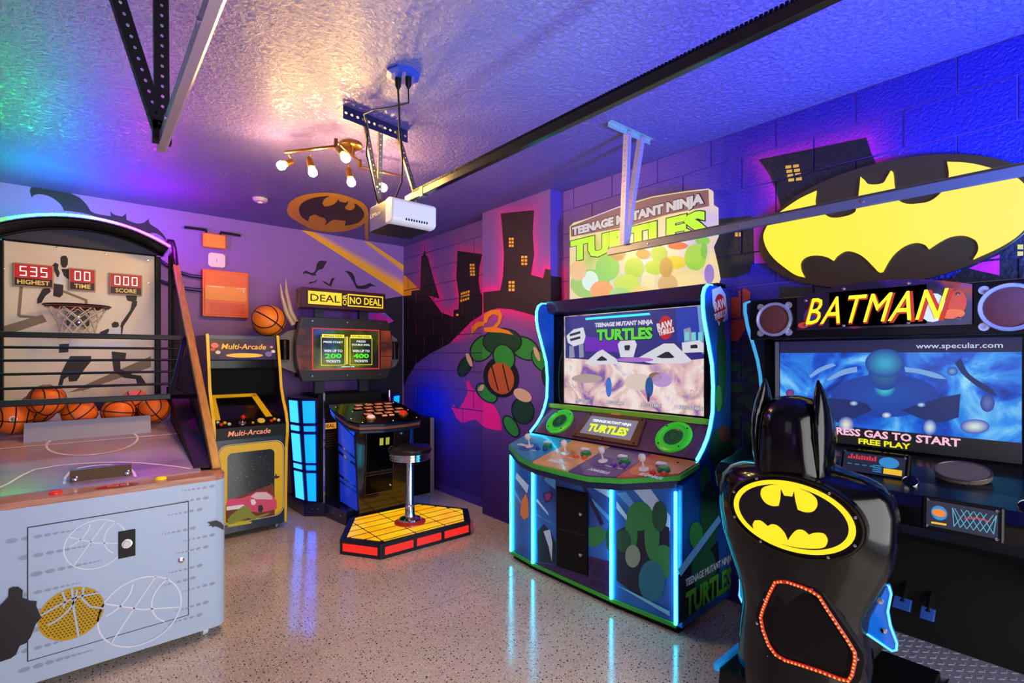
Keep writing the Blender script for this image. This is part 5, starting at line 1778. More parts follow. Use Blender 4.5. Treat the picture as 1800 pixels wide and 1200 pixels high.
def side_pane(A, B, f0, f1):
    A, B = V((*A, 0)), V((*B, 0))
    nn = (B - A).cross(ZA).normalized()
    p0, p1 = A.lerp(B, f0), A.lerp(B, f1)
    q = [p + nn * 0.001 + V((0, 0, z)) for p, z in ((p0, 0.03), (p1, 0.03), (p1, 0.09), (p0, 0.09))]
    MB().prism(q, nn * 0.003).build('red_pane', REDL2, pf_)


side_pane(HEX[5], HEX[0], 0.08, 0.92)
for f0, f1 in ((0.04, 0.33), (0.37, 0.64), (0.68, 0.97)):
    side_pane(HEX[0], HEX[1], f0, f1)
side_pane(HEX[1], HEX[2], 0.08, 0.92)
# stool on the platform
stl = thing('stool', (2.115, 3.80, 0.12), 'round black padded stool on a chrome post standing on the amber platform', 'stool')
SX, SY_ = 2.115, 3.80
MB().lathe([(0.135, 0), (0.132, 0.008), (0.10, 0.02), (0.098, 0.024), (0, 0.024)], (SX, SY_, 0.122), ZA, 32).build('base_ring', mat('red_base', C(190, 50, 20), 0.25, coat=0.5), stl, smooth=True)
MB().lathe([(0.095, 0), (0.09, 0.012), (0.05, 0.03), (0.042, 0.05), (0.042, 0.12), (0.037, 0.125), (0.033, 0.13), (0.033, 0.53)], (SX, SY_, 0.146), ZA, 32).build('post', CHROME, stl, smooth=True)
MB().lathe([(0.10, 0), (0.165, 0.008), (0.172, 0.012), (0.172, 0.022), (0.166, 0.026), (0.166, 0.032), (0.172, 0.036), (0.172, 0.046), (0.166, 0.05), (0.166, 0.056), (0.172, 0.06), (0.172, 0.072)], (SX, SY_, 0.655), ZA, 40).build('seat_band', CHROME, stl, smooth=True)
MB().lathe([(0.172, 0), (0.182, 0.012), (0.182, 0.035), (0.165, 0.052), (0.10, 0.06), (0.0, 0.062)], (SX, SY_, 0.722), ZA, 40).build('seat', mat('black_vinyl', C(12, 12, 14), 0.3, coat=0.2), stl, smooth=True)
# low black cabinet against the block wall
lc = thing('low_cabinet', (2.9, 5.0, 0), 'low black cabinet with a grey front edge beside the stool near the block wall', 'cabinet')
box('cabinet_body', (2.735, 4.86, 0.0), (3.0, 5.40, 0.85), MATTE, lc, 0.004)
box('front_edge', (2.955, 4.84, 0.0), (3.0, 4.86, 0.85), mat('grey_edge', C(120, 112, 120), 0.45), lc, 0.002)
box('door_panel', (2.735, 4.848, 0.01), (2.953, 4.86, 0.84), BLACK, lc, 0.002)

# ================================================================== FOUR PLAYER CABINET
NL = V((-1, 0, 0))
YN = -YA
tm_ = thing('four_player_arcade', (2.75, 2.18, 0), 'wide four player arcade outlined in cyan light with a lime-lettered marquee', 'arcade game')
CY = 2.18
CYAN = glow('cyan_tube', (0.03, 0.72, 1.0), 11.0)
CBLUE = noisy('comic_blue', [(0.3, C(10, 50, 120)), (0.5, C(16, 96, 178)), (0.7, C(30, 120, 200))], 2.5, rough=0.3, coat=0.3)
SBLUE = noisy('side_blue', [(0.3, C(10, 40, 110)), (0.7, C(24, 100, 190))], 2.0, rough=0.3, coat=0.3)
PLAN = [(2.49, 1.49), (2.452, 1.905), (2.445, 2.60), (2.47, 2.87)]
MB().prism([(x, y, 0.045) for x, y in PLAN] + [(3.06, 2.87, 0.045), (3.06, 1.49, 0.045)], (0, 0, 0.79)).build('lower_body', CBLUE, tm_)
MB().prism([(x + 0.02, y, 0.0) for x, y in PLAN] + [(3.04, 2.85, 0.0), (3.04, 1.52, 0.0)], (0, 0, 0.05)).build('plinth', MATTE, tm_)
GTR = mat('green_trim', C(60, 170, 50), 0.35)
tr = MB()
for a, b in zip(PLAN, PLAN[1:]):
    tr.bar((a[0] - 0.004, a[1], 0.05), (b[0] - 0.004, b[1], 0.05), 0.012, 0.022)
tr.build('bottom_trim', GTR, tm_)
for x, y in PLAN:
    MB().tube([(x - 0.010, y, 0.06), (x - 0.010, y, 0.795)], 0.0095, 8).build('light_tube', CYAN, tm_, smooth=True)
# comic art on the three front faces
c6a = crop(880, 720, 3)
F = {}
for k, (a, b) in enumerate(zip(PLAN, PLAN[1:])):
    n_ = V((-(b[1] - a[1]), b[0] - a[0], 0)).normalized()
    F[k] = (V((*a, 0)), n_)


def fd(k, name, pts, m, off=0.002, par=None):
    p, n_ = F[k]
    return decal(name, [onp(x, y, p, n_) for x, y in c6a(pts)], m, par or tm_, n_, off)


STK = mat('pale_streak', C(190, 216, 240), 0.4)
STK2 = mat('blue_streak', C(90, 160, 222), 0.4)
PBR = mat('plum_brick', C(58, 24, 84), 0.45)
DPL = mat('dark_plum', C(34, 16, 66), 0.45)
GB = mat('leaf_green', C(44, 130, 66), 0.4)
GB2 = mat('deep_leaf_green', C(22, 78, 52), 0.4)
TEAL = mat('teal_print', C(30, 110, 130), 0.4)
fd(1, 'streak_print', [(430, 378), (585, 470), (585, 430), (500, 385)], STK)
fd(1, 'streak_print', [(465, 470), (585, 600), (585, 570), (480, 465)], STK2)
fd(1, 'streak_print', [(188, 480), (255, 560), (250, 540), (195, 470)], STK)
fd(1, 'streak_print', [(190, 545), (250, 590), (300, 610), (200, 560)], STK2)
fd(1, 'streak_print', [(195, 330), (290, 345), (290, 420), (240, 380)], STK2, 0.0015)
fd(1, 'rooftop_print', [(188, 805), (300, 820), (462, 868), (462, 770), (585, 800), (585, 990), (190, 838)], PBR)
for r_ in range(3):
    for q_ in range(4):
        x, y = 470 + q_ * 30 + (r_ % 2) * 15, 790 + r_ * 50 + q_ * 9
        if x < 560:
            fd(1, 'brick_print', [(x, y), (x + 24, y + 7), (x + 24, y + 42), (x, y + 34)], DPL, 0.003)
fd(1, 'figure_print', [(195, 640), (230, 600), (262, 640), (290, 700), (290, 812), (200, 800)], mat('night_print', C(16, 24, 44), 0.4), 0.003)
fd(1, 'figure_print', [(228, 640), (262, 630), (275, 700), (272, 800), (255, 720)], STK, 0.004)
fd(1, 'leaf_print', [(464, 620), (520, 615), (560, 640), (550, 690), (500, 722), (464, 715)], GB, 0.003)
fd(1, 'leaf_print', [(560, 640), (588, 610), (588, 760), (560, 720)], GB2, 0.003)
fd(1, 'pole_print', [(415, 372), (436, 375), (545, 600), (530, 612)], DPL, 0.0035)
for pp in ([(222, 440), (268, 425), (278, 445), (262, 485), (235, 490)], [(216, 355), (230, 338), (238, 352), (225, 372)]):
    fd(1, 'shard_print', pp, PBR, 0.003)
    cx, cy = sum(p[0] for p in pp) / len(pp), sum(p[1] for p in pp) / len(pp)
    fd(1, 'shard_print', [(cx + (x - cx) * 0.6, cy + (y - cy) * 0.6) for x, y in pp], mat('shard_magenta', C(160, 50, 130), 0.4), 0.0037)
fd(0 if False else 2, 'blank_print', [(76, 280), (158, 320), (158, 810), (80, 770)], CBLUE, 0.001) if False else None
fd(2, 'streak_print', [(85, 330), (150, 400), (140, 440), (80, 360)], STK, 0.002)
fd(2, 'streak_print', [(76, 420), (130, 520), (110, 500), (78, 450)], STK2, 0.002)
fd(2, 'flame_print', [(112, 480), (135, 440), (148, 480), (150, 560), (125, 580), (105, 550)], mat('flame_orange', C(226, 130, 60), 0.4), 0.003)
# right hand face: abstract green boulders and streaks
fd(0, 'streak_print', [(612, 440), (760, 600), (780, 590), (660, 430)], STK2, 0.002)
fd(0, 'streak_print', [(700, 420), (895, 640), (895, 560), (790, 415)], STK, 0.0015)
fd(0, 'streak_print', [(612, 480), (690, 590), (670, 590), (612, 520)], STK, 0.0022)
fd(0, 'shade_print', [(612, 640), (760, 560), (890, 620), (890, 840), (740, 990), (612, 900)], mat('night_print', C(16, 24, 44), 0.4), 0.0028)
for i, (cx, cy, a, b, m) in enumerate(((735, 560, 68, 78, GB), (690, 650, 34, 110, GB), (800, 660, 40, 130, GB), (840, 560, 40, 80, GB2), (650, 690, 40, 60, GB2), (860, 800, 60, 90, GB), (800, 900, 70, 110, TEAL), (700, 770, 40, 60, mat('sand_print', C(130, 150, 130), 0.4)))):
    fd(0, 'boulder_print', [(min(893, max(614, cx + a * math.cos(t))), cy + b * math.sin(t)) for t in [2 * pi * k / 20 for k in range(20)]], m, 0.0032 + i * 0.0005)
fd(0, 'streak_print', [(612, 920), (895, 1085), (895, 1060), (700, 960)], mat('pale_teal_streak', C(120, 200, 220), 0.4), 0.008)
p_, n__ = F[1]
ddoor = MB().prism([onp(x, y, p_, n__) + n__ * 0.001 for x, y in c6a([(300, 402), (462, 440), (462, 875), (300, 822)])], n__ * 0.012).build('coin_door', GLOSS, tm_, bevel=0.003)
q_ = c6a([(430, 548), (430, 762)])
for x, y in q_:
    MB().lathe([(0.012, 0), (0.011, 0.008), (0.006, 0.009), (0, 0.006)], onp(x, y, p_, n__) + n__ * 0.013, n__, 12).build('lock', CHROME, ddoor, smooth=True)
stroke([onp(x, y, p_, n__) + n__ * 0.0135 for x, y in c6a([(306, 622), (456, 660)])], 0.003, n__).build('door_seam', mat('seam_grey', C(40, 40, 50), 0.4), ddoor, fix=False)
# control deck
DK = [(2.68, 1.455), (2.50, 1.475), (2.33, 1.74), (2.265, 1.95), (2.26, 2.18), (2.265, 2.42), (2.31, 2.62), (2.44, 2.875), (2.68, 2.905)]


def dz(x):
    return 0.832 + (x - 2.265) * 0.25


DN = V((-0.25, 0, 1)).normalized()
MB().prism([(x, y, dz(x) - 0.035) for x, y in DK], (0, 0, 0.03)).build('deck_edge', GTR, tm_, bevel=0.004)
MB().prism([(2.46 + (x - 2.46) * 0.9, CY + (y - CY) * 0.98, dz(x) - 0.075) for x, y in DK], (0, 0, 0.045)).build('deck_apron', mat('apron_blue', C(20, 30, 70), 0.4), tm_)
DKI = [(2.68 - 0.0, 1.462), (2.505, 1.484), (2.338, 1.744), (2.274, 1.952), (2.269, 2.18), (2.274, 2.418), (2.318, 2.612), (2.446, 2.866), (2.68, 2.897)]
zones = ((1.40, 1.78, (200, 50, 40), 'red'), (1.78, 2.10, (92, 40, 120), 'plum'), (2.10, 2.44, (236, 170, 96), 'orange'), (2.44, 2.95, (36, 150, 206), 'blue'))
ZB = {}
for y0, y1, cc, nm in zones:
    q = clip_rect(DKI, 2.2, 2.75, y0 + 0.002, y1 - 0.002)
    ZB[nm] = MB().prism([(x, y, dz(x) - 0.006) for x, y in q], (0, 0, 0.008)).build('deck_panel', noisy('deck_' + nm, [(0.35, tuple(c * 0.75 for c in C(*cc))), (0.65, C(*cc))], 7, rough=0.3, coat=0.3), tm_)


def dp(x, y, o=0.002):
    return V((x, y, dz(x) + 0.002)) + DN * (o - 0.002)


DX, DYv = V((1, 0, 0.25)).normalized(), -YA
GRB = mat('green_button', C(20, 130, 70), 0.25)
for nm, jy, by, disc, bc_, word in (('red', 1.69, 1.585, (232, 120, 40), (214, 40, 24), 'RAPHAEL'), ('plum', 1.99, 1.86, (80, 40, 130), (130, 60, 160), 'DONATELLO'), ('orange', 2.31, 2.17, (240, 130, 30), (226, 90, 30), 'MICHELANGELO'), ('blue', 2.67, 2.53, (30, 90, 180), (30, 60, 150), 'LEONARDO')):
    jx = 2.47
    dd = decal('joystick_disc', [dp(2.46 + 0.072 * math.cos(t), jy + 0.072 * math.sin(t)) for t in [2 * pi * k / 28 for k in range(28)]], mat('disc_' + nm, C(*disc), 0.3), ZB[nm], DN, 0.001)
    jk = MB().lathe([(0.032, 0), (0.030, 0.004), (0.006, 0.006), (0.006, 0.05)], dp(jx, jy, 0.004), DN, 18).build('joystick', mat('clear_ivory', C(226, 214, 206), 0.15, coat=0.6), ZB[nm], smooth=True)
    MB().lathe([(0.006, 0), (0.018, 0.010), (0.024, 0.026), (0.021, 0.042), (0.010, 0.05), (0, 0.051)], dp(jx, jy, 0.05), DN, 16).build('joystick_knob', mat('clear_ivory', C(226, 214, 206), 0.15, coat=0.6), jk, smooth=True)
    gb_ = MB().lathe([(0.036, 0), (0.036, 0.010), (0.028, 0.012), (0.027, 0.020), (0, 0.021)], dp(2.515, by, 0.003), DN, 22).build('round_button', GRB, ZB[nm], smooth=True)
    MB().prism([dp(2.565 + a, by + 0.05 + b) for a, b in ((-0.016, -0.03), (0.016, -0.03), (0.016, 0.03), (-0.016, 0.03))], DN * 0.014).build('start_button', WHITE, ZB[nm], bevel=0.003)
    for yy, xx in ((by + 0.035, 2.455), (by - 0.035, 2.46)):
        MB().lathe([(0.018, 0), (0.018, 0.008), (0.012, 0.010), (0.011, 0.016), (0, 0.017)], dp(xx, yy, 0.003), DN, 16).build('small_button', mat('sbtn_' + nm, C(*bc_), 0.25), ZB[nm], smooth=True)
    text('name_letters', word, WP, ZB[nm], dp({'red': 2.415, 'plum': 2.345, 'orange': 2.345, 'blue': 2.47}[nm], {'red': 1.60, 'plum': 1.92, 'orange': 2.27, 'blue': 2.72}[nm], 0.002), DYv, DX, w=0.15, h=0.03, bold=0.02, shear=0.25)
    text('button_letters', 'ATTACK', WP, ZB[nm], dp(2.425, by + 0.05, 0.002), DYv, DX, w=0.05, h=0.011)
    text('button_letters', 'JUMP', WP, ZB[nm], dp(2.425, by - 0.035, 0.002), DYv, DX, w=0.035, h=0.011) if nm == 'plum' else None
    MB().lathe([(0.007, 0), (0.006, 0.004), (0, 0.005)], dp(2.63, by - 0.02), DN, 8).build('bolt', BLACK, ZB[nm], smooth=True)
# side panels with the light tube along their curved edge
EDGE = [(p.x, p.z) for p in (on(x, y, 1, 1.46) for x, y in [(1256, 502), (1248, 501), (1243, 506), (1240, 518), (1240, 540), (1242, 560), (1250, 605), (1256, 640), (1258, 680), (1257, 725), (1253, 750), (1248, 770), (1240, 790), (1230, 809)])]
for yy, nm in ((1.46, 'r'), (2.875, 'l')):
    out = [(x, z) for x, z in EDGE] + [(2.69, 0.88), (2.50, 0.83), (2.495, 0.045), (3.07, 0.045), (3.07, 1.93), (2.99, 1.965)]
    MB().prism([(x, yy, z) for x, z in out], (0, 0.03, 0)).build('side_panel', SBLUE, tm_)
    MB().tube([(x - 0.004, yy + 0.015, z) for x, z in EDGE], 0.0095, 8).build('light_tube', CYAN, tm_, smooth=True)
# prints on the near side panel
c5 = crop(930, 500, 3.3325)


def sd(name, pts, m, off=0.002):
    return decal(name, [on(x, y, 1, 1.46) for x, y in pts], m, tm_, YN, off)


sd('streak_print', c5([(1070, 30), (1120, 10), (1150, 60), (1165, 200), (1110, 240), (1075, 120)]), STK, 0.0015)
p = on(1265, 541, 1, 1.46)
decal('badge_print', ell(p, XA, ZA, 0.07, 0.085, 24), mat('badge_red2', C(196, 30, 26), 0.4), tm_, YN, 0.003)
text('badge_letters', 'RAW', WP, tm_, p + V((0.0, -0.003, 0.022)), XA, ZA, w=0.15, h=0.06, bold=0.03, rot=0.28)
text('badge_letters', 'THRILLS', WP, tm_, p + V((0.0, -0.003, -0.042)), XA, ZA, w=0.15, h=0.04, bold=0.03, rot=0.28)
for i, (x, y, a, b, m) in enumerate(((1240, 845, 10, 26, GB), (1266, 790, 18, 40, GB2), (1273, 762, 10, 16, mat('bark_print', C(96, 66, 60), 0.4)), (1246, 905, 16, 60, GB2), (1268, 640, 8, 80, GB2), (1262, 700, 6, 24, GB), (1236, 1000, 22, 40, GB2), (1222, 940, 12, 24, GB))):
    sd('leaf_print', [(x + a * math.cos(t), y + b * math.sin(t)) for t in [2 * pi * k / 16 for k in range(16)]], m, 0.0022 + i * 0.0004)
sd('blade_print', [(1190, 1000), (1262, 905), (1266, 915), (1195, 1012)], STK2, 0.006)
sd('shade_print', [(1192, 1010), (1262, 950), (1266, 1040), (1192, 1098)], mat('night_print', C(16, 24, 44), 0.4), 0.0015)
text('title_letters', 'TEENAGE MUTANT NINJA', mat('pale_blue_letters', C(170, 190, 210), 0.4), tm_, (2.79, 1.4525, 0.285), XA, ZA, w=0.54, h=0.055, bold=0.02)
text('title_letters', 'TURTLES', mat('side_green_letters', C(70, 150, 40), 0.4), tm_, (2.79, 1.4525, 0.17), XA, ZA, w=0.54, h=0.14, bold=0.04)
# speaker panel above the deck
P0, P1 = (2.70, 0.945), (2.885, 1.13)
su = V((P1[0] - P0[0], 0, P1[1] - P0[1])).normalized()
sn = V((-su.z, 0, su.x))


def spn(y, t, o=0.0):
    return V((P0[0] + (P1[0] - P0[0]) * t, y, P0[1] + (P1[1] - P0[1]) * t)) + sn * o


MB().prism([spn(1.49, 0), spn(2.875, 0), spn(2.875, 1), spn(1.49, 1)], -sn * 0.02).build('speaker_panel', noisy('plum_wood', [(0.3, C(64, 26, 62)), (0.7, C(104, 50, 92))], 5, rough=0.4, stretch=(1, 4, 1)), tm_)
MB().bar((2.885, 1.49, 1.145), (2.885, 2.875, 1.145), 0.03, 0.035).build('green_strip', mat('bright_green_strip', C(120, 190, 50), 0.35), tm_, bevel=0.003)
GRN2 = mat('speaker_green', C(60, 200, 40), 0.3, emit=C(60, 220, 40), es=0.18)
GRN3 = mat('speaker_dark_green', C(10, 70, 22), 0.3, emit=C(16, 110, 30), es=0.1)
for y in (1.69, 2.67):
    c = spn(y, 0.5)
    g_ = MB().lathe([(0.118, 0), (0.118, 0.012), (0.108, 0.018), (0.092, 0.018), (0.088, 0.010)], c, sn, 36).build('speaker_ring', GRN2, tm_, smooth=True)
    MB().lathe([(0.088, 0.004), (0.070, 0.006), (0.064, 0.010)], c, sn, 36).build('speaker_surround', GRN3, g_, smooth=True)
    MB().lathe([(0.064, 0.011), (0.060, 0.013), (0.030, 0.005), (0.026, 0.010), (0.012, 0.013), (0, 0.014)], c, sn, 36).build('speaker_cone', GRN3, g_, smooth=True)
    pr = MB()
    for k in range(40):
        t = 2 * pi * k / 40
        p = c + YA * 0.079 * math.cos(t) + su * 0.079 * math.sin(t) + sn * 0.0075
        pr.poly(ell(p, YA, su, 0.0035, 0.0035, 6))
    pr.build('speaker_slots', mat('slot_dark', C(6, 40, 10), 0.4), g_, fix=False)
    for k in range(4):
        t = pi / 4 + pi / 2 * k
        MB().lathe([(0.006, 0.016), (0.005, 0.021), (0, 0.022)], c + YA * 0.1 * math.cos(t) + su * 0.1 * math.sin(t), sn, 8).build('bolt', BLACK, g_, smooth=True)
pq = MB().prism([spn(a, t, 0.002) for a, t in ((1.90, 0.06), (2.47, 0.06), (2.43, 0.90), (2.30, 0.95), (2.05, 0.95), (1.94, 0.90))], sn * 0.016).build('name_plaque', mat('bronze_plaque', C(112, 72, 40), 0.35, 0.4), tm_, bevel=0.003)
MB().prism([spn(a, t, 0.0185) for a, t in ((1.965, 0.18), (2.405, 0.18), (2.39, 0.80), (1.98, 0.80))], sn * 0.003).build('plaque_window', glow('plaque_lilac', C(170, 160, 190), 0.5), pq)
text('plaque_letters', 'TEENAGE MUTANT NINJA', WT, pq, spn(2.185, 0.635, 0.0215), DYv, su, w=0.34, h=0.03, bold=0.03, n=sn)
text('plaque_letters', 'TURTLES', glow('plaque_yellow', C(226, 240, 30), 1.1), pq, spn(2.185, 0.40, 0.0215), DYv, su, w=0.34, h=0.07, bold=0.05, n=sn)
for a, t in ((1.93, 0.12), (2.44, 0.12), (1.96, 0.86), (2.41, 0.86), (2.185, 0.10)):
    MB().lathe([(0.007, 0), (0.006, 0.004), (0, 0.005)], spn(a, t, 0.018), sn, 8).build('bolt', BLACK, pq, smooth=True)
MB().prism([spn(a, t, 0.001) for a, t in ((2.15, 0.92), (2.23, 0.92), (2.23, 1.08), (2.15, 1.08))], sn * 0.02).build('plaque_tab', mat('gold_tab', C(190, 160, 50), 0.35), pq)
# monitor
XS_ = 2.95
box('monitor_surround', (XS_ + 0.002, 1.49, 1.10), (3.06, 2.875, 2.0), MATTE, tm_)
for y0, y1, z0, z1 in ((1.49, 2.875, 1.868, 1.90), (1.49, 1.565, 1.15, 1.9), (2.775, 2.875, 1.15, 1.9), (1.49, 2.875, 1.12, 1.17)):
    box('monitor_bezel', (2.93, y0, z0), (2.955, y1, z1), GLOSS, tm_)
hdm = MB().prism([(2.84, 1.49, 1.985), (2.86, 1.49, 1.90), (2.93, 1.49, 1.885), (3.06, 1.49, 1.885), (3.06, 1.49, 1.985)], (0, 1.385, 0)).build('header', mat('header_plum', C(46, 24, 66), 0.35, coat=0.3), tm_)
sA, sB = (1.567, 1.17), (2.773, 1.868)
gs = box('screen', (XS_ - 0.002, sA[0], sA[1]), (XS_ + 0.002, sB[0], sB[1]), noisy('lab_floor', [(0.3, C(136, 100, 176)), (0.44, C(232, 190, 190)), (0.58, C(250, 236, 230)), (0.74, C(186, 160, 206))], 5.0, rough=0.15, emit=0.9, distort=1.2), tm_)
XD = XS_ - 0.003


def scd(name, pts, m, off=0.0):
    return decal(name, [on(x, y, 0, XD) for x, y in c5(pts)], m, gs, NL, 0.0006 + off)


E = lambda n, c, s=0.85: glow('scr_' + n, C(*c), s)
scd('backdrop', [(211, 190), (1032, 122), (1052, 430), (700, 470), (500, 450), (214, 430)], E('violet', (46, 40, 130)))
scd('backdrop_stripe', [(860, 138), (985, 128), (1000, 330), (870, 340)], E('blue', (30, 60, 180)), 0.0004)
scd('backdrop_beam', [(985, 128), (1030, 124), (1046, 420), (1010, 400)], E('lblue', (110, 160, 220)), 0.0004)
scd('cyan_beam', [(330, 195), (705, 165), (712, 178), (332, 208)], E('cyan', (40, 230, 240), 1.2), 0.0006)
scd('purple_patch', [(320, 300), (540, 330), (540, 395), (330, 390)], E('purple', (110, 30, 190)), 0.0004)
LW, LG = E('white', (226, 226, 236)), E('greyw', (150, 150, 180))
for i, pp in enumerate(([(220, 300), (262, 262), (318, 250), (332, 300), (320, 345), (262, 362), (228, 340)], [(236, 360), (262, 358), (268, 425), (236, 430)], [(292, 350), (318, 350), (322, 425), (295, 428)],
                        [(322, 462), (400, 395), (430, 380), (520, 440), (515, 465), (380, 470)], [(535, 330), (620, 325), (632, 350), (612, 425), (536, 425), (520, 350)], [(620, 440), (790, 345), (850, 345), (955, 445), (900, 462), (720, 462)], [(895, 340), (1000, 325), (1028, 350), (1025, 395), (900, 400)], [(905, 262), (945, 250), (960, 330), (910, 335)])):
    scd('machine_shape', pp, LW if i not in (1, 2, 7) else LG, 0.0008)
    if i in (4, 5, 6, 3):
        cx, cy = sum(q[0] for q in pp) / len(pp), sum(q[1] for q in pp) / len(pp)
        scd('machine_shadow', [(cx + (x - cx) * 0.32, cy + (y - cy) * 0.32) for x, y in pp], E('dark', (30, 24, 50)), 0.0012)
for pp in ([(238, 290), (300, 272), (302, 286), (240, 304)], [(240, 318), (300, 302), (302, 316), (244, 332)]):
    scd('machine_shadow', pp, E('dark', (30, 24, 50)), 0.0012)
for x in (925, 965, 1003):
    scd('tube_shape', [(x - 12, 280), (x + 12, 278), (x + 14, 326), (x - 12, 328)], E('mint', (120, 220, 220)), 0.0012)
for cx, cy, a, b, cc in ((468, 600, 18, 58, (70, 120, 220)), (705, 600, 24, 60, (40, 90, 160)), (740, 540, 40, 26, (150, 110, 80)), (700, 660, 8, 28, (60, 40, 60)), (640, 570, 80, 50, (236, 214, 200)), (340, 550, 90, 26, (190, 170, 160)), (780, 560, 60, 40, (196, 160, 220)), (620, 440, 110, 14, (180, 120, 210))):
    scd('blur_shape', [(cx + a * math.cos(t), cy + b * math.sin(t)) for t in [2 * pi * k / 18 for k in range(18)]], E('b%d_%d' % (cx, cy), cc, 0.8), 0.0009 + (0.0004 if b > 27 and a < 30 else 0))


def stext(name, s, px, py, w_, h_, m, bold=0.02, off=0.002, rot=0.0, shear=0.0):
    (x, y), = c5([(px, py)])
    return text(name, s, m, gs, on(x, y, 0, XD) + NL * off, DYv, ZA, w=w_, h=h_, bold=bold, rot=rot, shear=shear)


stext('screen_letters', 'TEENAGE MUTANT NINJA', 548, 232, 0.51, 0.042, LW, 0.04)
stext('screen_letters', 'TURTLES', 553, 290, 0.50, 0.095, E('dkout', (10, 20, 10), 0.5), 0.09, 0.0018)
stext('screen_letters', 'TURTLES', 553, 290, 0.49, 0.085, E('green', (90, 210, 60), 1.0), 0.05, 0.0025)
(x, y), = c5([(800, 252)])
decal('badge_shape', ell(on(x, y, 0, XD), YA, ZA, 0.055, 0.08, 24), E('red', (200, 20, 30)), gs, NL, 0.002)
stext('screen_letters', 'RAW', 797, 238, 0.12, 0.05, LW, 0.04, 0.003, 0.2)
stext('screen_letters', 'THRILLS', 805, 275, 0.12, 0.035, LW, 0.04, 0.003, 0.2)
for px, py, ww in ((315, 680, 0.15), (505, 692, 0.16), (715, 707, 0.165), (950, 722, 0.165)):
    stext('screen_letters', 'PRESS START!', px, py, ww, 0.028, E('dkout2', (30, 20, 40), 0.5), 0.07, 0.0016)
    stext('screen_letters', 'PRESS START!', px, py, ww * 0.99, 0.024, LW, 0.02, 0.0022)
for px, py in ((1003, 640), (262, 605)):
    stext('screen_letters', 'DEMO', px, py, 0.13, 0.05, E('demo', (214, 186, 170), 0.8), 0.0, 0.0016)
# backlit marquee
cq = crop(1000, 190, 3.427)
XM = 3.0
MQ_W = noisy('marquee_backlit', [(0.3, C(190, 206, 80)), (0.5, C(246, 222, 160)), (0.7, C(206, 190, 236))], 2.2, rough=0.25, emit=0.95)
mo = [on(x, y, 0, XM) for x, y in cq([(5, 712), (28, 690), (110, 665), (300, 592), (500, 532), (700, 500), (838, 484), (850, 494), (852, 575), (880, 592), (882, 765), (852, 832), (880, 950), (893, 1025), (880, 1062), (5, 1170)])]
mqe = MB().prism(mo, (0.045, 0, 0)).build('marquee', MQ_W, tm_)


def mqd(name, pts, m, off=0.002):
    return decal(name, [on(x, y, 0, XM) for x, y in cq(pts)], m, mqe, NL, off)


mqd('marquee_band', [(12, 712), (110, 672), (300, 600), (500, 540), (700, 507), (842, 492), (846, 590), (600, 640), (350, 715), (14, 775)], glow('band_mauve', C(150, 96, 100), 0.8), 0.002)
mt = lambda n, c, s=1.15: glow('mq_' + n, C(*c), s)
LET = mt('letters', (206, 196, 200), 1.0)
o0 = on(*cq([(440, 628)])[0], 0, XM)
text('marquee_letters', 'TEENAGE MUTANT NINJA', mat('marquee_outline', C(30, 20, 30), 0.4), mqe, (XM - 0.0025, 2.165, 2.548), DYv, ZA, w=1.15, h=0.10, bold=0.10)
text('marquee_letters', 'TEENAGE MUTANT NINJA', LET, mqe, (XM - 0.0035, 2.165, 2.548), DYv, ZA, w=1.13, h=0.088, bold=0.065)
text('marquee_letters', 'TURTLES', mat('marquee_outline2', C(16, 30, 10), 0.4), mqe, (XM - 0.0035, 2.165, 2.398), DYv, ZA, w=1.18, h=0.185, bold=0.09)
text('marquee_letters', 'TURTLES', mt('lime', (176, 240, 20), 1.2), mqe, (XM - 0.0055, 2.165, 2.398), DYv, ZA, w=1.16, h=0.17, bold=0.062)
# abstract rounded shapes in lime, orange and cream under the title
i = 0
for cx, cy, a, b, cc in ((130, 1060, 120, 90, (150, 200, 60)), (235, 960, 72, 80, (140, 206, 70)), (130, 1040, 50, 60, (214, 236, 214)), (200, 1100, 70, 60, (240, 160, 60)), (395, 965, 58, 66, (176, 210, 50)), (350, 1060, 80, 60, (200, 220, 70)), (480, 1040, 40, 70, (244, 220, 170)), (545, 880, 50, 50, (170, 206, 60)), (520, 960, 60, 44, (176, 210, 50)), (640, 930, 74, 40, (230, 200, 40)), (765, 900, 66, 80, (160, 210, 60)), (720, 1030, 95, 60, (240, 214, 150)), (810, 800, 44, 26, (130, 200, 60)), (600, 1060, 60, 60, (210, 170, 110)), (440, 1110, 60, 36, (250, 206, 120)), (660, 830, 60, 22, (226, 90, 30)), (850, 1000, 30, 60, (150, 120, 200)), (60, 980, 50, 60, (236, 190, 120)), (310, 1120, 60, 40, (170, 210, 120)), (590, 960, 40, 60, (190, 150, 60)), (690, 1100, 60, 30, (250, 230, 190)), (300, 880, 40, 40, (190, 140, 70)), (820, 860, 20, 50, (120, 190, 60)), (450, 880, 40, 30, (226, 140, 50))):
    mqd('marquee_shape', [(max(8, min(890, cx + a * math.cos(t))), min(cy + b * math.sin(t), 1166 - 0.122 * (cx + a * math.cos(t)))) for t in [2 * pi * k / 20 for k in range(20)]], mt('s%d' % i, cc, 1.0), 0.003 + i * 0.0004)
    i += 1

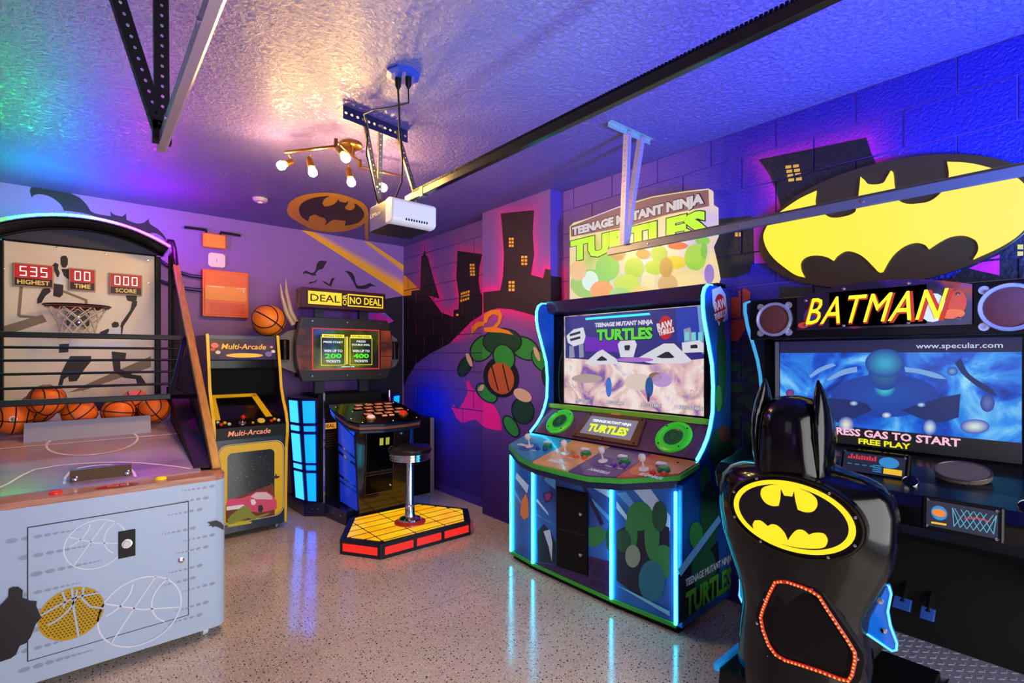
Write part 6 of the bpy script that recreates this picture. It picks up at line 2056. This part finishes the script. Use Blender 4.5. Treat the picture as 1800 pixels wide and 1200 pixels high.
# ================================================================== BAT SIGN
bs_ = thing('bat_sign', (3.05, 0.70, 2.215), 'big oval bat sign, glowing yellow on dark brown, high on the block wall', 'sign')
MB().prism(ell((3.055, 0.70, 2.215), YA, ZA, 0.585, 0.315, 64), (0.028, 0, 0)).build('oval_plate', mat('sign_brown', C(72, 52, 20), 0.3, 0.3, coat=0.4), bs_, bevel=0.004)
batp = cr_([(515, 450), (508, 525), (530, 560), (560, 585), (605, 607), (680, 601), (740, 577), (752, 545), (764, 470), (775, 367), (795, 385), (822, 411), (905, 405), (930, 370), (952, 332), (964, 340), (973, 425), (985, 470), (996, 503), (1040, 525), (1100, 526), (1180, 511), (1240, 468), (1275, 420), (1293, 356), (1282, 280), (1400, 286), (1500, 306), (1600, 338), (1690, 372), (1750, 430), (1790, 510), (1775, 610), (1710, 700), (1600, 775), (1435, 852), (1462, 805), (1464, 770), (1445, 738), (1380, 712), (1300, 720), (1230, 755), (1175, 792), (1150, 766), (1100, 754), (1040, 770), (980, 812), (940, 862), (905, 925), (884, 928), (860, 905), (800, 845), (750, 815), (690, 803), (640, 830), (615, 860), (580, 840), (520, 828), (460, 836), (425, 866), (424, 910), (446, 958), (395, 944), (330, 900), (270, 850), (228, 795), (208, 740), (208, 700), (232, 650), (272, 602), (330, 555), (420, 495)])
MB().prism([on(x, y, 0, 3.040) for x, y in smooth(batp)], (0.012, 0, 0)).build('bat_emblem', glow('bat_yellow', C(255, 236, 0), 1.05), bs_)

# ================================================================== DRIVING CABINET
dv = thing('driving_arcade', (2.7, 0.62, 0), 'black driving arcade with two round speakers, a wide blue screen and a dashboard', 'arcade game')
BL2 = mat('deep_black', C(5, 5, 7), 0.26, coat=0.08, spec=0.2)
EDG = [(p.x, p.z) for p in (on(x, y, 1, 1.19) for x, y in [(1318, 531), (1310, 534), (1310, 548), (1315, 575), (1324, 604), (1332, 632), (1337, 660), (1339, 690), (1337, 740), (1332, 795)])]
for yy in (1.18, 0.02):
    MB().prism([(x, yy, z) for x, z in EDG] + [(EDG[-1][0] - 0.1, yy, 0.98), (2.55, yy, 0.9), (2.55, yy, 0.7), (2.9, yy, 0.6), (2.9, yy, 0.05), (3.06, yy, 0.05), (3.06, yy, 1.84)], (0, 0.02, 0)).build('side_panel', mat('side_black', C(16, 18, 26), 0.3, coat=0.3), dv)
    MB().tube([(x - 0.004, yy + 0.01, z) for x, z in EDG], 0.009, 8).build('edge_light', glow('dim_blue_tube', C(60, 170, 230), 0.9), dv, smooth=True)
box('header_box', (2.70, 0.04, 1.635), (3.05, 1.18, 1.845), BL2, dv, 0.006)
box('rear_housing', (2.90, 0.04, 0.05), (3.06, 1.18, 1.64), mat('footwell_black', C(4, 4, 5), 0.7, spec=0.2), dv)
SPK = mat('speaker_rust', C(84, 40, 32), 0.7, spec=0.2, bump=(300, 0.5, 0.002, 1))
for y, r in ((1.055, 0.088), (0.195, 0.093)):
    c = V((2.70, y, 1.737))
    rg = MB().lathe([(r, 0), (r, 0.012), (r * 0.96, 0.018), (r * 0.84, 0.016), (r * 0.82, 0.008)], c, NL, 40).build('speaker_ring', mat('ring_chrome', C(196, 200, 212), 0.22, 0.75), dv, smooth=True)
    MB().lathe([(r * 0.82, 0.008), (r * 0.78, 0.010), (r * 0.4, 0.013), (0, 0.014)], c, NL, 40).build('speaker_mesh', SPK, rg, smooth=True)
    for k in range(4):
        t = pi / 4 + pi / 2 * k
        MB().lathe([(0.017, 0), (0.017, 0.006), (0.008, 0.007), (0, 0.004)], c + YA * r * 1.1 * math.cos(t) + ZA * r * 1.1 * math.sin(t), NL, 14).build('mounting_lug', mat('ring_chrome', C(196, 200, 212), 0.22, 0.75), rg, smooth=True)
# curved clear marquee with the title
def mq2(y):
    f = (y - 0.62) / 0.32
    return 1.835 + 0.05 * (1 - f * f)


ys = [0.30 + 0.64 * k / 16 for k in range(17)]
mp_ = [(2.675, y, mq2(y)) for y in ys] + [(2.675, 0.94, 1.675), (2.675, 0.30, 1.675)]
m2 = MB().prism(mp_, (0.012, 0, 0)).build('marquee', noisy('marquee_dark', [(0.42, C(12, 12, 22)), (0.52, C(40, 20, 50)), (0.62, C(150, 50, 20)), (0.72, C(30, 60, 110))], 5.5, rough=0.08, coat=1.0, detail=2), dv)
box('marquee_core', (2.675, 0.44, 1.685), (2.6765, 0.8, 1.85), mat('marquee_night', C(10, 10, 16), 0.1, coat=1.0), m2)
for off, m, bo, sc2 in ((0.0, mat('title_red', C(190, 50, 16), 0.3), 0.015, 1.05), (0.002, mat('title_yellow', C(255, 222, 20), 0.3, emit=C(255, 222, 20), es=0.75), 0.0, 1.0)):
    text('title_letters', 'BATMAN', m, m2, (2.674 - off, 0.635 - (0.004 if off == 0 else 0), 1.765 - (0.005 if off == 0 else 0)), DYv, ZA, w=0.50 * sc2, h=0.125 * sc2, bold=bo, shear=0.25, space=1.08)
for y, z in ((0.34, 1.80), (0.34, 1.70), (0.5, 1.862), (0.74, 1.862), (0.9, 1.82), (0.9, 1.70), (0.74, 1.69), (0.5, 1.69)):
    MB().lathe([(0.008, 0), (0.007, 0.005), (0, 0.006)], (2.675, y, z), NL, 10).build('bolt', CHROME, m2, smooth=True)
for y, z, a, b, cc in ((0.345, 1.765, 0.03, 0.05, (200, 50, 20)), (0.36, 1.72, 0.04, 0.02, (230, 90, 30)), (0.42, 1.75, 0.045, 0.06, (210, 206, 200)), (0.88, 1.74, 0.03, 0.04, (40, 50, 80)), (0.91, 1.70, 0.025, 0.015, (200, 70, 20))):
    decal('marquee_patch', ell((2.674, y, z), YA, ZA, a, b, 16), mat('sp_%d_%d' % (cc[0], cc[1]), C(*cc), 0.15, coat=1.0), m2, NL, 0.0008 + a * 0.01)  # the pale oval paints in a reflection, the others are print
# screen
XB = 2.85
by0, by1, bz0, bz1 = 0.172, 1.085, 1.115, 1.625
box('screen_frame', (XB, by0 - 0.03, bz0 - 0.04), (2.92, by1 + 0.03, bz1 + 0.02), GLOSS, dv, 0.004)
box('frame_strip', (XB - 0.002, by1 + 0.005, bz0), (XB + 0.01, by1 + 0.025, bz1), mat('strip_grey', C(96, 96, 100), 0.35), dv)
ds = box('screen', (XB - 0.003, by0, bz0), (XB + 0.001, by1, bz1), noisy('cave_blue', [(0.32, C(6, 24, 96)), (0.46, C(18, 80, 204)), (0.58, C(50, 146, 236)), (0.72, C(140, 214, 246))], 5.5, rough=0.12, emit=1.0, detail=5, distort=1.0), dv)
c9 = crop(1280, 480, 3.158)


def s9(name, pts, m, off=0.001):
    return decal(name, [on(x, y, 0, XB - 0.003) for x, y in c9(pts)], m, ds, NL, off)


NVB = E('navybar', (14, 14, 66), 0.7)
top_z = on(1600, 480 + 455 / 3.158, 0, XB).z
box('title_bar', (XB - 0.0045, by0, 1.565), (XB - 0.003, by1, bz1), NVB, ds)
box('footer_bar', (XB - 0.0045, by0, bz0), (XB - 0.003, by1, 1.20), E('footer', (8, 8, 24), 0.5), ds)
for i, (cx, cy, a, b, cc, s) in enumerate(((870, 680, 300, 120, (20, 84, 190), 0.75), (870, 640, 60, 50, (70, 220, 220), 0.9), (870, 560, 90, 90, (40, 120, 170), 0.7), (870, 500, 110, 80, (60, 190, 230), 0.7), (655, 840, 44, 44, (226, 226, 210), 1.0), (1120, 855, 38, 44, (200, 226, 230), 1.0), (1370, 850, 82, 40, (214, 226, 220), 1.0), (880, 788, 28, 18, (220, 236, 236), 1.0), (698, 722, 24, 14, (200, 226, 230), 0.9), (1072, 730, 24, 14, (190, 226, 226), 0.9), (345, 665, 24, 22, (190, 50, 110), 0.7), (1245, 545, 30, 24, (120, 170, 230), 0.8), (1440, 720, 40, 50, (110, 130, 200), 0.7))):
    for kk in range(7):
        f = 1.0 - 0.125 * kk
        s9('blur_shape', [(cx + a * f * math.cos(t), cy + b * f * math.sin(t)) for t in [2 * pi * k / 24 for k in range(24)]], glow('d_%d_%d' % (i, kk), mix(C(16, 64, 176), C(*cc), (kk + 0.5) / 7), s), 0.0010 + i * 0.00025 + kk * 0.00003)
for pp in ([(548, 590), (590, 560), (640, 535), (715, 518), (718, 548), (650, 562), (560, 596)], [(980, 520), (1080, 535), (1170, 560), (1215, 588), (1150, 582), (1050, 555), (985, 548)], [(450, 570), (500, 530), (580, 500), (600, 512), (520, 545), (460, 582)]):
    s9('arc_shape', smooth(pp), E('arc', (120, 170, 226), 0.9), 0.0050)
for pp in ([(560, 690), (760, 720), (800, 760), (620, 830), (560, 800)], [(960, 760), (1180, 690), (1290, 670), (1280, 800), (1150, 830)], [(1290, 470), (1340, 560), (1460, 640), (1500, 690), (1400, 640), (1300, 560), (1260, 500)]):
    s9('dark_shape', smooth(pp), E('dshape', (10, 44, 120), 0.7), 0.0015)


def t9(s, px, py, w_, h_, m, bold):
    (x, y), = c9([(px, py)])
    return text('screen_letters', s, m, ds, on(x, y, 0, XB - 0.006), DYv, ZA, w=w_, h=h_, bold=bold)


t9('www.specular.com', 1272, 406, 0.28, 0.030, E('w2', (200, 210, 240), 0.9), 0.01)
text('screen_letters', 'PRESS GAS TO START', E('pinkw', (250, 190, 214), 1.0), ds, (XB - 0.006, 0.60, 1.176), DYv, ZA, w=0.49, h=0.036, bold=0.03)
text('screen_letters', 'FREE PLAY', E('yel', (246, 236, 30), 1.0), ds, (XB - 0.006, 0.625, 1.137), DYv, ZA, w=0.20, h=0.026, bold=0.03)
# dashboard
MB().prism([(2.90, 0.04, 1.10), (2.80, 0.04, 1.105), (2.66, 0.04, 1.085), (2.50, 0.04, 1.05), (2.36, 0.04, 1.03), (2.31, 0.04, 0.99), (2.33, 0.04, 0.92), (2.42, 0.04, 0.86), (2.55, 0.04, 0.80), (2.90, 0.04, 0.74)], (0, 1.14, 0)).build('dashboard', BL2, dv, bevel=0.012)


def panel(px, name, label_pts, X, tilt):
    pass


# instrument panels: small lit displays with thick black rims
def inst(name, cx, cy, cz, wd, ht, lean):
    u_ = V((lean, 0, 1)).normalized()
    n_ = V((-u_.z, 0, u_.x))
    o_ = V((cx, cy, cz))
    q = [o_ + YA * a * wd / 2 + u_ * b * ht / 2 for a, b in ((1, -1), (-1, -1), (-1, 1), (1, 1))]
    qq = [o_ + YA * a * (wd / 2 + 0.016) + u_ * b * (ht / 2 + 0.014) for a, b in ((1, -1), (-1, -1), (-1, 1), (1, 1))]
    r_ = MB().prism(qq, -n_ * 0.03).build(name, BL2, dv, bevel=0.006)
    s_ = MB().prism([p + n_ * 0.001 for p in q], n_ * 0.002).build('display_glass', glow('panel_navy', C(12, 26, 60), 0.7), r_)
    for a, b in ((-1, -1), (1, -1), (1, 1), (-1, 1)):
        MB().lathe([(0.006, 0), (0.005, 0.003), (0, 0.004)], o_ + YA * a * (wd / 2 - 0.002) + u_ * b * (ht / 2 + 0.001) + n_ * 0.003, n_, 8).build('bolt', CHROME, r_, smooth=True)
    return r_, (lambda a, b, o=0.0035: o_ - YA * a * wd / 2 + u_ * b * ht / 2 + n_ * o), u_, n_


r1, f1, u1, n1 = inst('instrument_panel', 2.52, 0.59, 1.092, 0.215, 0.082, 0.35)
RL, CL, YLp = E('rline', (214, 40, 60), 1.0), E('cline', (40, 140, 210), 0.9), E('yline', (236, 190, 30), 1.0)
mb = MB()
for k in range(11):
    a = -0.85 + k * 0.088
    h_ = 0.25 + 0.4 * abs(math.sin(k * 1.7))
    mb.poly([f1(a, 0.3), f1(a + 0.06, 0.3), f1(a + 0.06, 0.3 + h_ * 0.8), f1(a, 0.3 + h_ * 0.8)])
mb.build('red_bars', RL, r1, fix=False)
decal('yellow_block', [f1(0.35, -0.8), f1(0.92, -0.8), f1(0.92, -0.25), f1(0.35, -0.25)], YLp, r1, n1, 0.0)
decal('blue_globe', [f1(0.5 + 0.32 * math.cos(t), 0.35 + 0.55 * math.sin(t)) for t in [2 * pi * k / 20 for k in range(20)]], CL, r1, n1, 0.0)
mb = MB()
for k in range(4):
    mb.poly([f1(-0.85 + 0.25 * k, -0.2), f1(-0.70 + 0.25 * k, -0.2), f1(-0.70 + 0.25 * k, -0.28), f1(-0.85 + 0.25 * k, -0.28)])
    mb.poly([f1(0.0, -0.75 + 0.2 * k), f1(0.28, -0.75 + 0.2 * k), f1(0.28, -0.66 + 0.2 * k), f1(0.0, -0.66 + 0.2 * k)])
mb.build('blue_lines', CL, r1, fix=False)
r2, f2, u2, n2 = inst('instrument_panel', 2.305, 0.287, 0.985, 0.185, 0.09, 0.12)
decal('amber_dial', [f2(-0.62 + 0.24 * math.cos(t), 0.12 + 0.55 * math.sin(t)) for t in [2 * pi * k / 24 for k in range(24)]], CL, r2, n2, 0.0)
decal('amber_dial', [f2(-0.62 + 0.2 * math.cos(t), 0.12 + 0.30 * math.sin(t)) for t in [2 * pi * k / 16 for k in range(16)]], E('amb', (240, 130, 20), 1.0), r2, n2, 0.0005)
mb = MB()
for k in range(7):
    a = -0.2 + k * 0.18
    for s in (1, -1):
        x0, x1 = a, min(0.95, max(-0.25, a + s * 0.35))
        mb.add([f2(x0, -0.7), f2(x0 + 0.025, -0.7), f2(x1 + 0.025, 0.7), f2(x1, 0.7)], [(0, 1, 2, 3)])
mb.build('grid_lines', E('gline', (90, 180, 214), 0.9), r2, fix=False)
decal('route_line', [f2(0.1, 0.0, 0.004), f2(0.4, 0.2, 0.004), f2(0.8, 0.15, 0.004), f2(0.8, 0.22, 0.004), f2(0.4, 0.3, 0.004), f2(0.1, 0.08, 0.004)], RL, r2, n2, 0.0)
decal('yellow_scale', [f2(-0.85, -0.8), f2(-0.4, -0.75), f2(-0.4, -0.6), f2(-0.85, -0.65)], YLp, r2, n2, 0.0)
# oval speaker grille, gauges and buttons on the dash
og = V((2.60, 0.318, 1.083))
ou = V((1, 0, 0.5)).normalized()
on_ = V((-0.5, 0, 1)).normalized()
gm = MB().prism(ell(og, YA, ou, 0.085, 0.062, 36), on_ * 0.02).build('oval_speaker', mat('mesh_grey', C(110, 96, 92), 0.5, 0.5, bump=(420, 1.0, 0.003, 0)), dv, bevel=0.004)
MB().tube(ell(og + on_ * 0.02, YA, ou, 0.084, 0.061, 40), 0.003, 8, True).build('speaker_rim', mat('dark_rim_metal', C(90, 84, 80), 0.3, 0.8), gm, smooth=True)
for p in ((2.47, 0.455, 1.045), (2.40, 0.13, 1.035)):
    gg = MB().lathe([(0.028, 0), (0.028, 0.014), (0.025, 0.018), (0.023, 0.014)], p, (-0.7, 0, 0.7), 24).build('gauge', CHROME, dv, smooth=True)
    MB().lathe([(0.023, 0.015), (0.01, 0.018), (0, 0.019)], p, (-0.7, 0, 0.7), 24).build('gauge_glass', GLOSS, gg, smooth=True)
wh = MB().tube([V((2.19, 0.68, 0.99)) + V((0.25, 0, 1)).normalized() * 0.13 * math.sin(t) + YA * 0.15 * math.cos(t) for t in [2 * pi * k / 32 for k in range(32)]], 0.014, 8, True).build('steering_wheel', BLACK, dv, smooth=True)
MB().tube([(2.19, 0.68, 0.99), (2.34, 0.68, 0.95)], 0.03, 12).build('steering_column', BLACK, wh, smooth=True)
MB().bar((2.19, 0.54, 0.99), (2.19, 0.82, 0.99), 0.02, 0.03).build('wheel_spoke', BLACK, wh, bevel=0.004)
# floor plate, pedals
PLATE = mat('tread_plate', C(150, 152, 180), 0.35, 0.5)
fp = MB().box((2.64, 0.03, 0.0), (2.90, 0.985, 0.25)).box((2.30, 0.03, 0.0), (2.64, 0.362, 0.25)).build('floor_plate', PLATE, dv)
tp_ = MB()
for i in range(20):
    for jx in range(31):
        x, y = 2.315 + i * 0.03, 0.045 + jx * 0.03
        s = 1 if (i + jx) % 2 else -1
        if x < 2.66 and y > 0.345:
            continue
        tp_.bar((x - 0.009, y - 0.009 * s, 0.2502), (x + 0.009, y + 0.009 * s, 0.2502), 0.005, 0.003)
tp_.build('tread_pattern', PLATE, fp, kind='stuff')
PEDL = mat('pedal_blue_lit', C(50, 90, 190), 0.35, 0.4)  # blue light on the pedals put into their colour
for px, w2 in ((1585, 0.065), (1630, 0.05)):
    p = on(px, 1060 + (px - 1585) * 0.40, 0, 2.80)
    MB().hexa([p + V(v) for v in ((-0.02, w2 / 2, -0.02), (-0.02, -w2 / 2, -0.02), (0.0, -w2 / 2, -0.03), (0.0, w2 / 2, -0.03), (0.02, w2 / 2, 0.02), (0.02, -w2 / 2, 0.02), (0.035, -w2 / 2, 0.015), (0.035, w2 / 2, 0.015))]).build('pedal', PEDL, dv, bevel=0.004)
    MB().tube([p + V((0.01, 0, 0)), p + V((0.1, 0, 0.06))], 0.012, 8).build('pedal_arm', MATTE, dv, smooth=True)

# ================================================================== DRIVER SEAT
st_ = thing('driver_seat', (2.05, 0.685, 0), 'glossy black moulded seat with a pointed-ear headrest and a lit yellow bat oval', 'seat')
SYC = 0.715
SB = mat('seat_black', C(3, 3, 4), 0.15, coat=0.28, spec=0.22)


def sec(z, cx, hw, hd, p=2.6, n=40, cy=SYC, flat=0.0):
    out = []
    for k in range(n):
        t = 2 * pi * k / n
        c_, s_ = math.cos(t), math.sin(t)
        y = abs(c_) ** (2 / p) * (1 if c_ > 0 else -1) * hw
        x = abs(s_) ** (2 / p) * (1 if s_ > 0 else -1) * hd
        out.append(V((cx + x + flat * (abs(y) / max(hw, 1e-3)) ** 2, cy + y, z)))
    return out


prof = [(0.27, 2.03, 0.215, 0.13), (0.34, 2.03, 0.225, 0.125), (0.46, 2.04, 0.225, 0.115), (0.56, 2.04, 0.215, 0.11), (0.64, 2.035, 0.225, 0.11), (0.74, 2.03, 0.262, 0.11), (0.83, 2.025, 0.292, 0.11), (0.93, 2.02, 0.305, 0.11), (1.01, 2.02, 0.305, 0.11), (1.06, 2.022, 0.292, 0.105), (1.095, 2.027, 0.262, 0.098), (1.118, 2.032, 0.215, 0.088), (1.13, 2.036, 0.16, 0.075), (1.145, 2.04, 0.11, 0.06)]
body = MB().loft([sec(z, cx, hw, hd, 2.8, 44, flat=0.05) for z, cx, hw, hd in prof]).build('seat_shell', SB, st_, smooth=True)
# bucket cushion facing the dashboard
MB().loft([sec(z, cx, hw, hd, 3.2, 28) for z, cx, hw, hd in ((0.42, 2.30, 0.20, 0.20), (0.50, 2.30, 0.215, 0.215), (0.54, 2.29, 0.205, 0.205), (0.55, 2.28, 0.17, 0.17))]).build('seat_cushion', mat('seat_vinyl', C(16, 16, 20), 0.4), st_, smooth=True)
# headrest cowl
hp = [(1.10, 2.03, 0.125, 0.105), (1.16, 2.03, 0.122, 0.112), (1.22, 2.03, 0.121, 0.118), (1.28, 2.03, 0.118, 0.118), (1.33, 2.03, 0.108, 0.112), (1.365, 2.03, 0.09, 0.098), (1.39, 2.03, 0.06, 0.07), (1.40, 2.03, 0.02, 0.025)]
MB().loft([sec(z, cx, hw, hd, 2.3, 36, cy=0.725) for z, cx, hw, hd in hp]).build('headrest', SB, st_, smooth=True)
for s in (1, -1):
    er = []
    for z, off, a, b, dx in ((1.11, 0.105, 0.020, 0.07, 0.01), (1.18, 0.108, 0.026, 0.082, 0.01), (1.26, 0.108, 0.030, 0.085, 0.0), (1.32, 0.105, 0.029, 0.074, -0.005), (1.37, 0.101, 0.025, 0.056, -0.01), (1.41, 0.097, 0.018, 0.037, -0.015), (1.44, 0.094, 0.010, 0.02, -0.018), (1.462, 0.092, 0.003, 0.006, -0.02)):
        er.append([V((2.02 + dx + b * math.sin(t), 0.725 + s * off + a * math.cos(t), z)) for t in [2 * pi * k / 18 for k in range(18)]])
    MB().loft(er).build('ear', SB, st_, smooth=True)
# lit oval on the back
EC, EA, EB_ = V((1.905, 0.693, 0.978)), 0.201, 0.124
ebk = MB().prism(ell(EC + V((0.004, 0, 0)), YA, ZA, EA * 1.14, EB_ * 1.18, 56), (0.035, 0, 0)).build('emblem_plate', BL2, st_, bevel=0.006)
MB().tube(ell(EC + V((0.0, 0, 0)), YA, ZA, EA * 1.10, EB_ * 1.13, 56), 0.004, 8, True).build('emblem_rim', mat('rim_dark', C(40, 36, 20), 0.2, 0.6), ebk, smooth=True)
EY = glow('emblem_yellow', C(255, 222, 10), 1.15)
EK = mat('emblem_black', C(12, 12, 14), 0.3)
em = decal('emblem_oval', ell(EC, YA, ZA, EA, EB_, 56), EY, ebk, NL, 0.002)
decal('emblem_field', ell(EC, YA, ZA, EA * 0.90, EB_ * 0.87, 56), EK, em, NL, 0.003)
ce = crop(1230, 640, 3.3333)
for pp in ([(372, 722), (360, 745), (363, 775), (390, 812), (430, 829), (465, 828), (475, 785), (478, 728), (497, 768), (545, 773), (556, 740), (562, 790), (577, 850), (620, 865), (665, 861), (690, 832), (690, 795), (672, 770), (640, 748), (560, 718), (480, 705), (420, 706)],
           [(330, 975), (313, 940), (325, 913), (360, 914), (402, 946), (425, 935), (460, 944), (500, 985), (520, 1030), (535, 1005), (570, 970), (610, 970), (642, 996), (680, 985), (730, 990), (752, 1022), (748, 1050), (732, 1070), (690, 1078), (600, 1075), (500, 1055), (400, 1020)]):
    decal('emblem_lobe', [on(x, y, 0, EC.x) for x, y in smooth(ce(pp))], EY, em, NL, 0.0045)
for t in (0.35, 1.0, 2.2, 2.8, 3.5, 4.1, 5.2, 5.9):
    MB().lathe([(0.006, 0), (0.005, 0.003), (0, 0.004)], EC + YA * EA * 1.055 * math.cos(t) + ZA * EB_ * 1.075 * math.sin(t) + NL * 0.002, NL, 8).build('bolt', CHROME, ebk, smooth=True)
# red bead light loop on the lower back
cl = crop(1230, 900, 4)
LP = cl([(530, 492), (575, 488), (620, 492), (720, 526), (780, 552), (838, 590), (900, 690), (960, 780), (1040, 900), (1090, 985), (1092, 1040), (1072, 1140), (1045, 1185), (985, 1172), (850, 1120), (730, 1080), (600, 1040), (535, 1002), (485, 935), (445, 830), (428, 740), (445, 680), (490, 570)])
XR = 1.918
loop = [on(x, y, 0, XR) for x, y in LP]
cyl_, czl = sum(p.y for p in loop) / len(loop), sum(p.z for p in loop) / len(loop)
pan = MB().prism([V((XR + 0.012, cyl_ + (p.y - cyl_) * 1.16, czl + (p.z - czl) * 1.1)) for p in loop], (0.03, 0, 0)).build('light_panel', MATTE, st_, bevel=0.004)
MB().tube(loop, 0.006, 8, True).build('light_tube', glow('red_tube', C(190, 24, 4), 1.0), pan, smooth=True)
mb = MB()
L = len(loop)
for i in range(L):
    a, b = loop[i], loop[(i + 1) % L]
    nseg = max(1, int((b - a).length / 0.0115))
    for k in range(nseg):
        mb.sphere(a.lerp(b, k / nseg) + NL * 0.004, 0.0042, 6, 4)
mb.build('light_beads', glow('orange_bead', C(255, 120, 30), 2.2), pan, kind='stuff')
MB().prism([V((XR + 0.007, cyl_ + (p.y - cyl_) * 0.86, czl + (p.z - czl) * 0.86)) for p in loop], (0.004, 0, 0)).build('dark_window', GLOSS, pan)
for x, y in cl([(535, 468), (785, 540), (455, 612), (405, 780), (485, 1012), (1110, 1030)]):
    p = on(x, y, 0, XR + 0.012)
    MB().lathe([(0.006, 0), (0.005, 0.004), (0, 0.005)], p, NL, 8).build('bolt', CHROME, pan, smooth=True)
# blue lit wing plates at the hips and base of the seat
WBL = mat('wing_blue', C(20, 100, 190), 0.15, emit=C(10, 80, 190), es=0.55, coat=0.6)
EDL = glow('wing_edge', C(90, 200, 255), 1.6)
wg = cl([(1292, 490), (1330, 520), (1346, 575), (1322, 700), (1340, 800), (1386, 920), (1382, 968), (1352, 976), (1182, 860), (1130, 842), (1130, 808), (1190, 690), (1250, 560)])
w1 = MB().prism([on(x, y, 0, 2.06) for x, y in wg], (0.025, 0, 0)).build('hip_wing', WBL, st_, bevel=0.004)
MB().tube([on(x, y, 0, 2.057) for x, y in wg], 0.004, 6, True).build('wing_edge', EDL, w1, smooth=True)
wg2 = [on(x, y, 0, 2.06) for x, y in ((1301, 1018), (1312, 1030), (1330, 1048), (1330, 1075), (1306, 1060), (1300, 1046))]
w2_ = MB().prism(wg2, (0.025, 0, 0)).build('hip_wing', WBL, st_, bevel=0.004)
MB().tube([p - V((0.003, 0, 0)) for p in wg2], 0.004, 6, True).build('wing_edge', EDL, w2_, smooth=True)
for x, y in cl([(1270, 625), (1295, 832)]):
    MB().lathe([(0.010, 0), (0.009, 0.004), (0, 0.005)], on(x, y, 0, 2.06), NL, 10).build('bolt', CHROME, w1, smooth=True)
bb_ = MB().hexa([(1.93, 0.37, 0), (1.93, 0.99, 0), (2.62, 0.99, 0), (2.62, 0.37, 0), (1.95, 0.385, 0.285), (1.95, 0.975, 0.285), (2.60, 0.975, 0.285), (2.60, 0.385, 0.285)]).build('seat_base', BLACK, st_, bevel=0.006)
for y in (0.985, 0.375):
    MB().bar((1.94, y, 0.285), (2.3, y, 0.285), 0.02, 0.03).build('base_edge', mat('edge_blue', C(30, 130, 190), 0.3, emit=C(20, 110, 180), es=0.5), bb_, bevel=0.003)
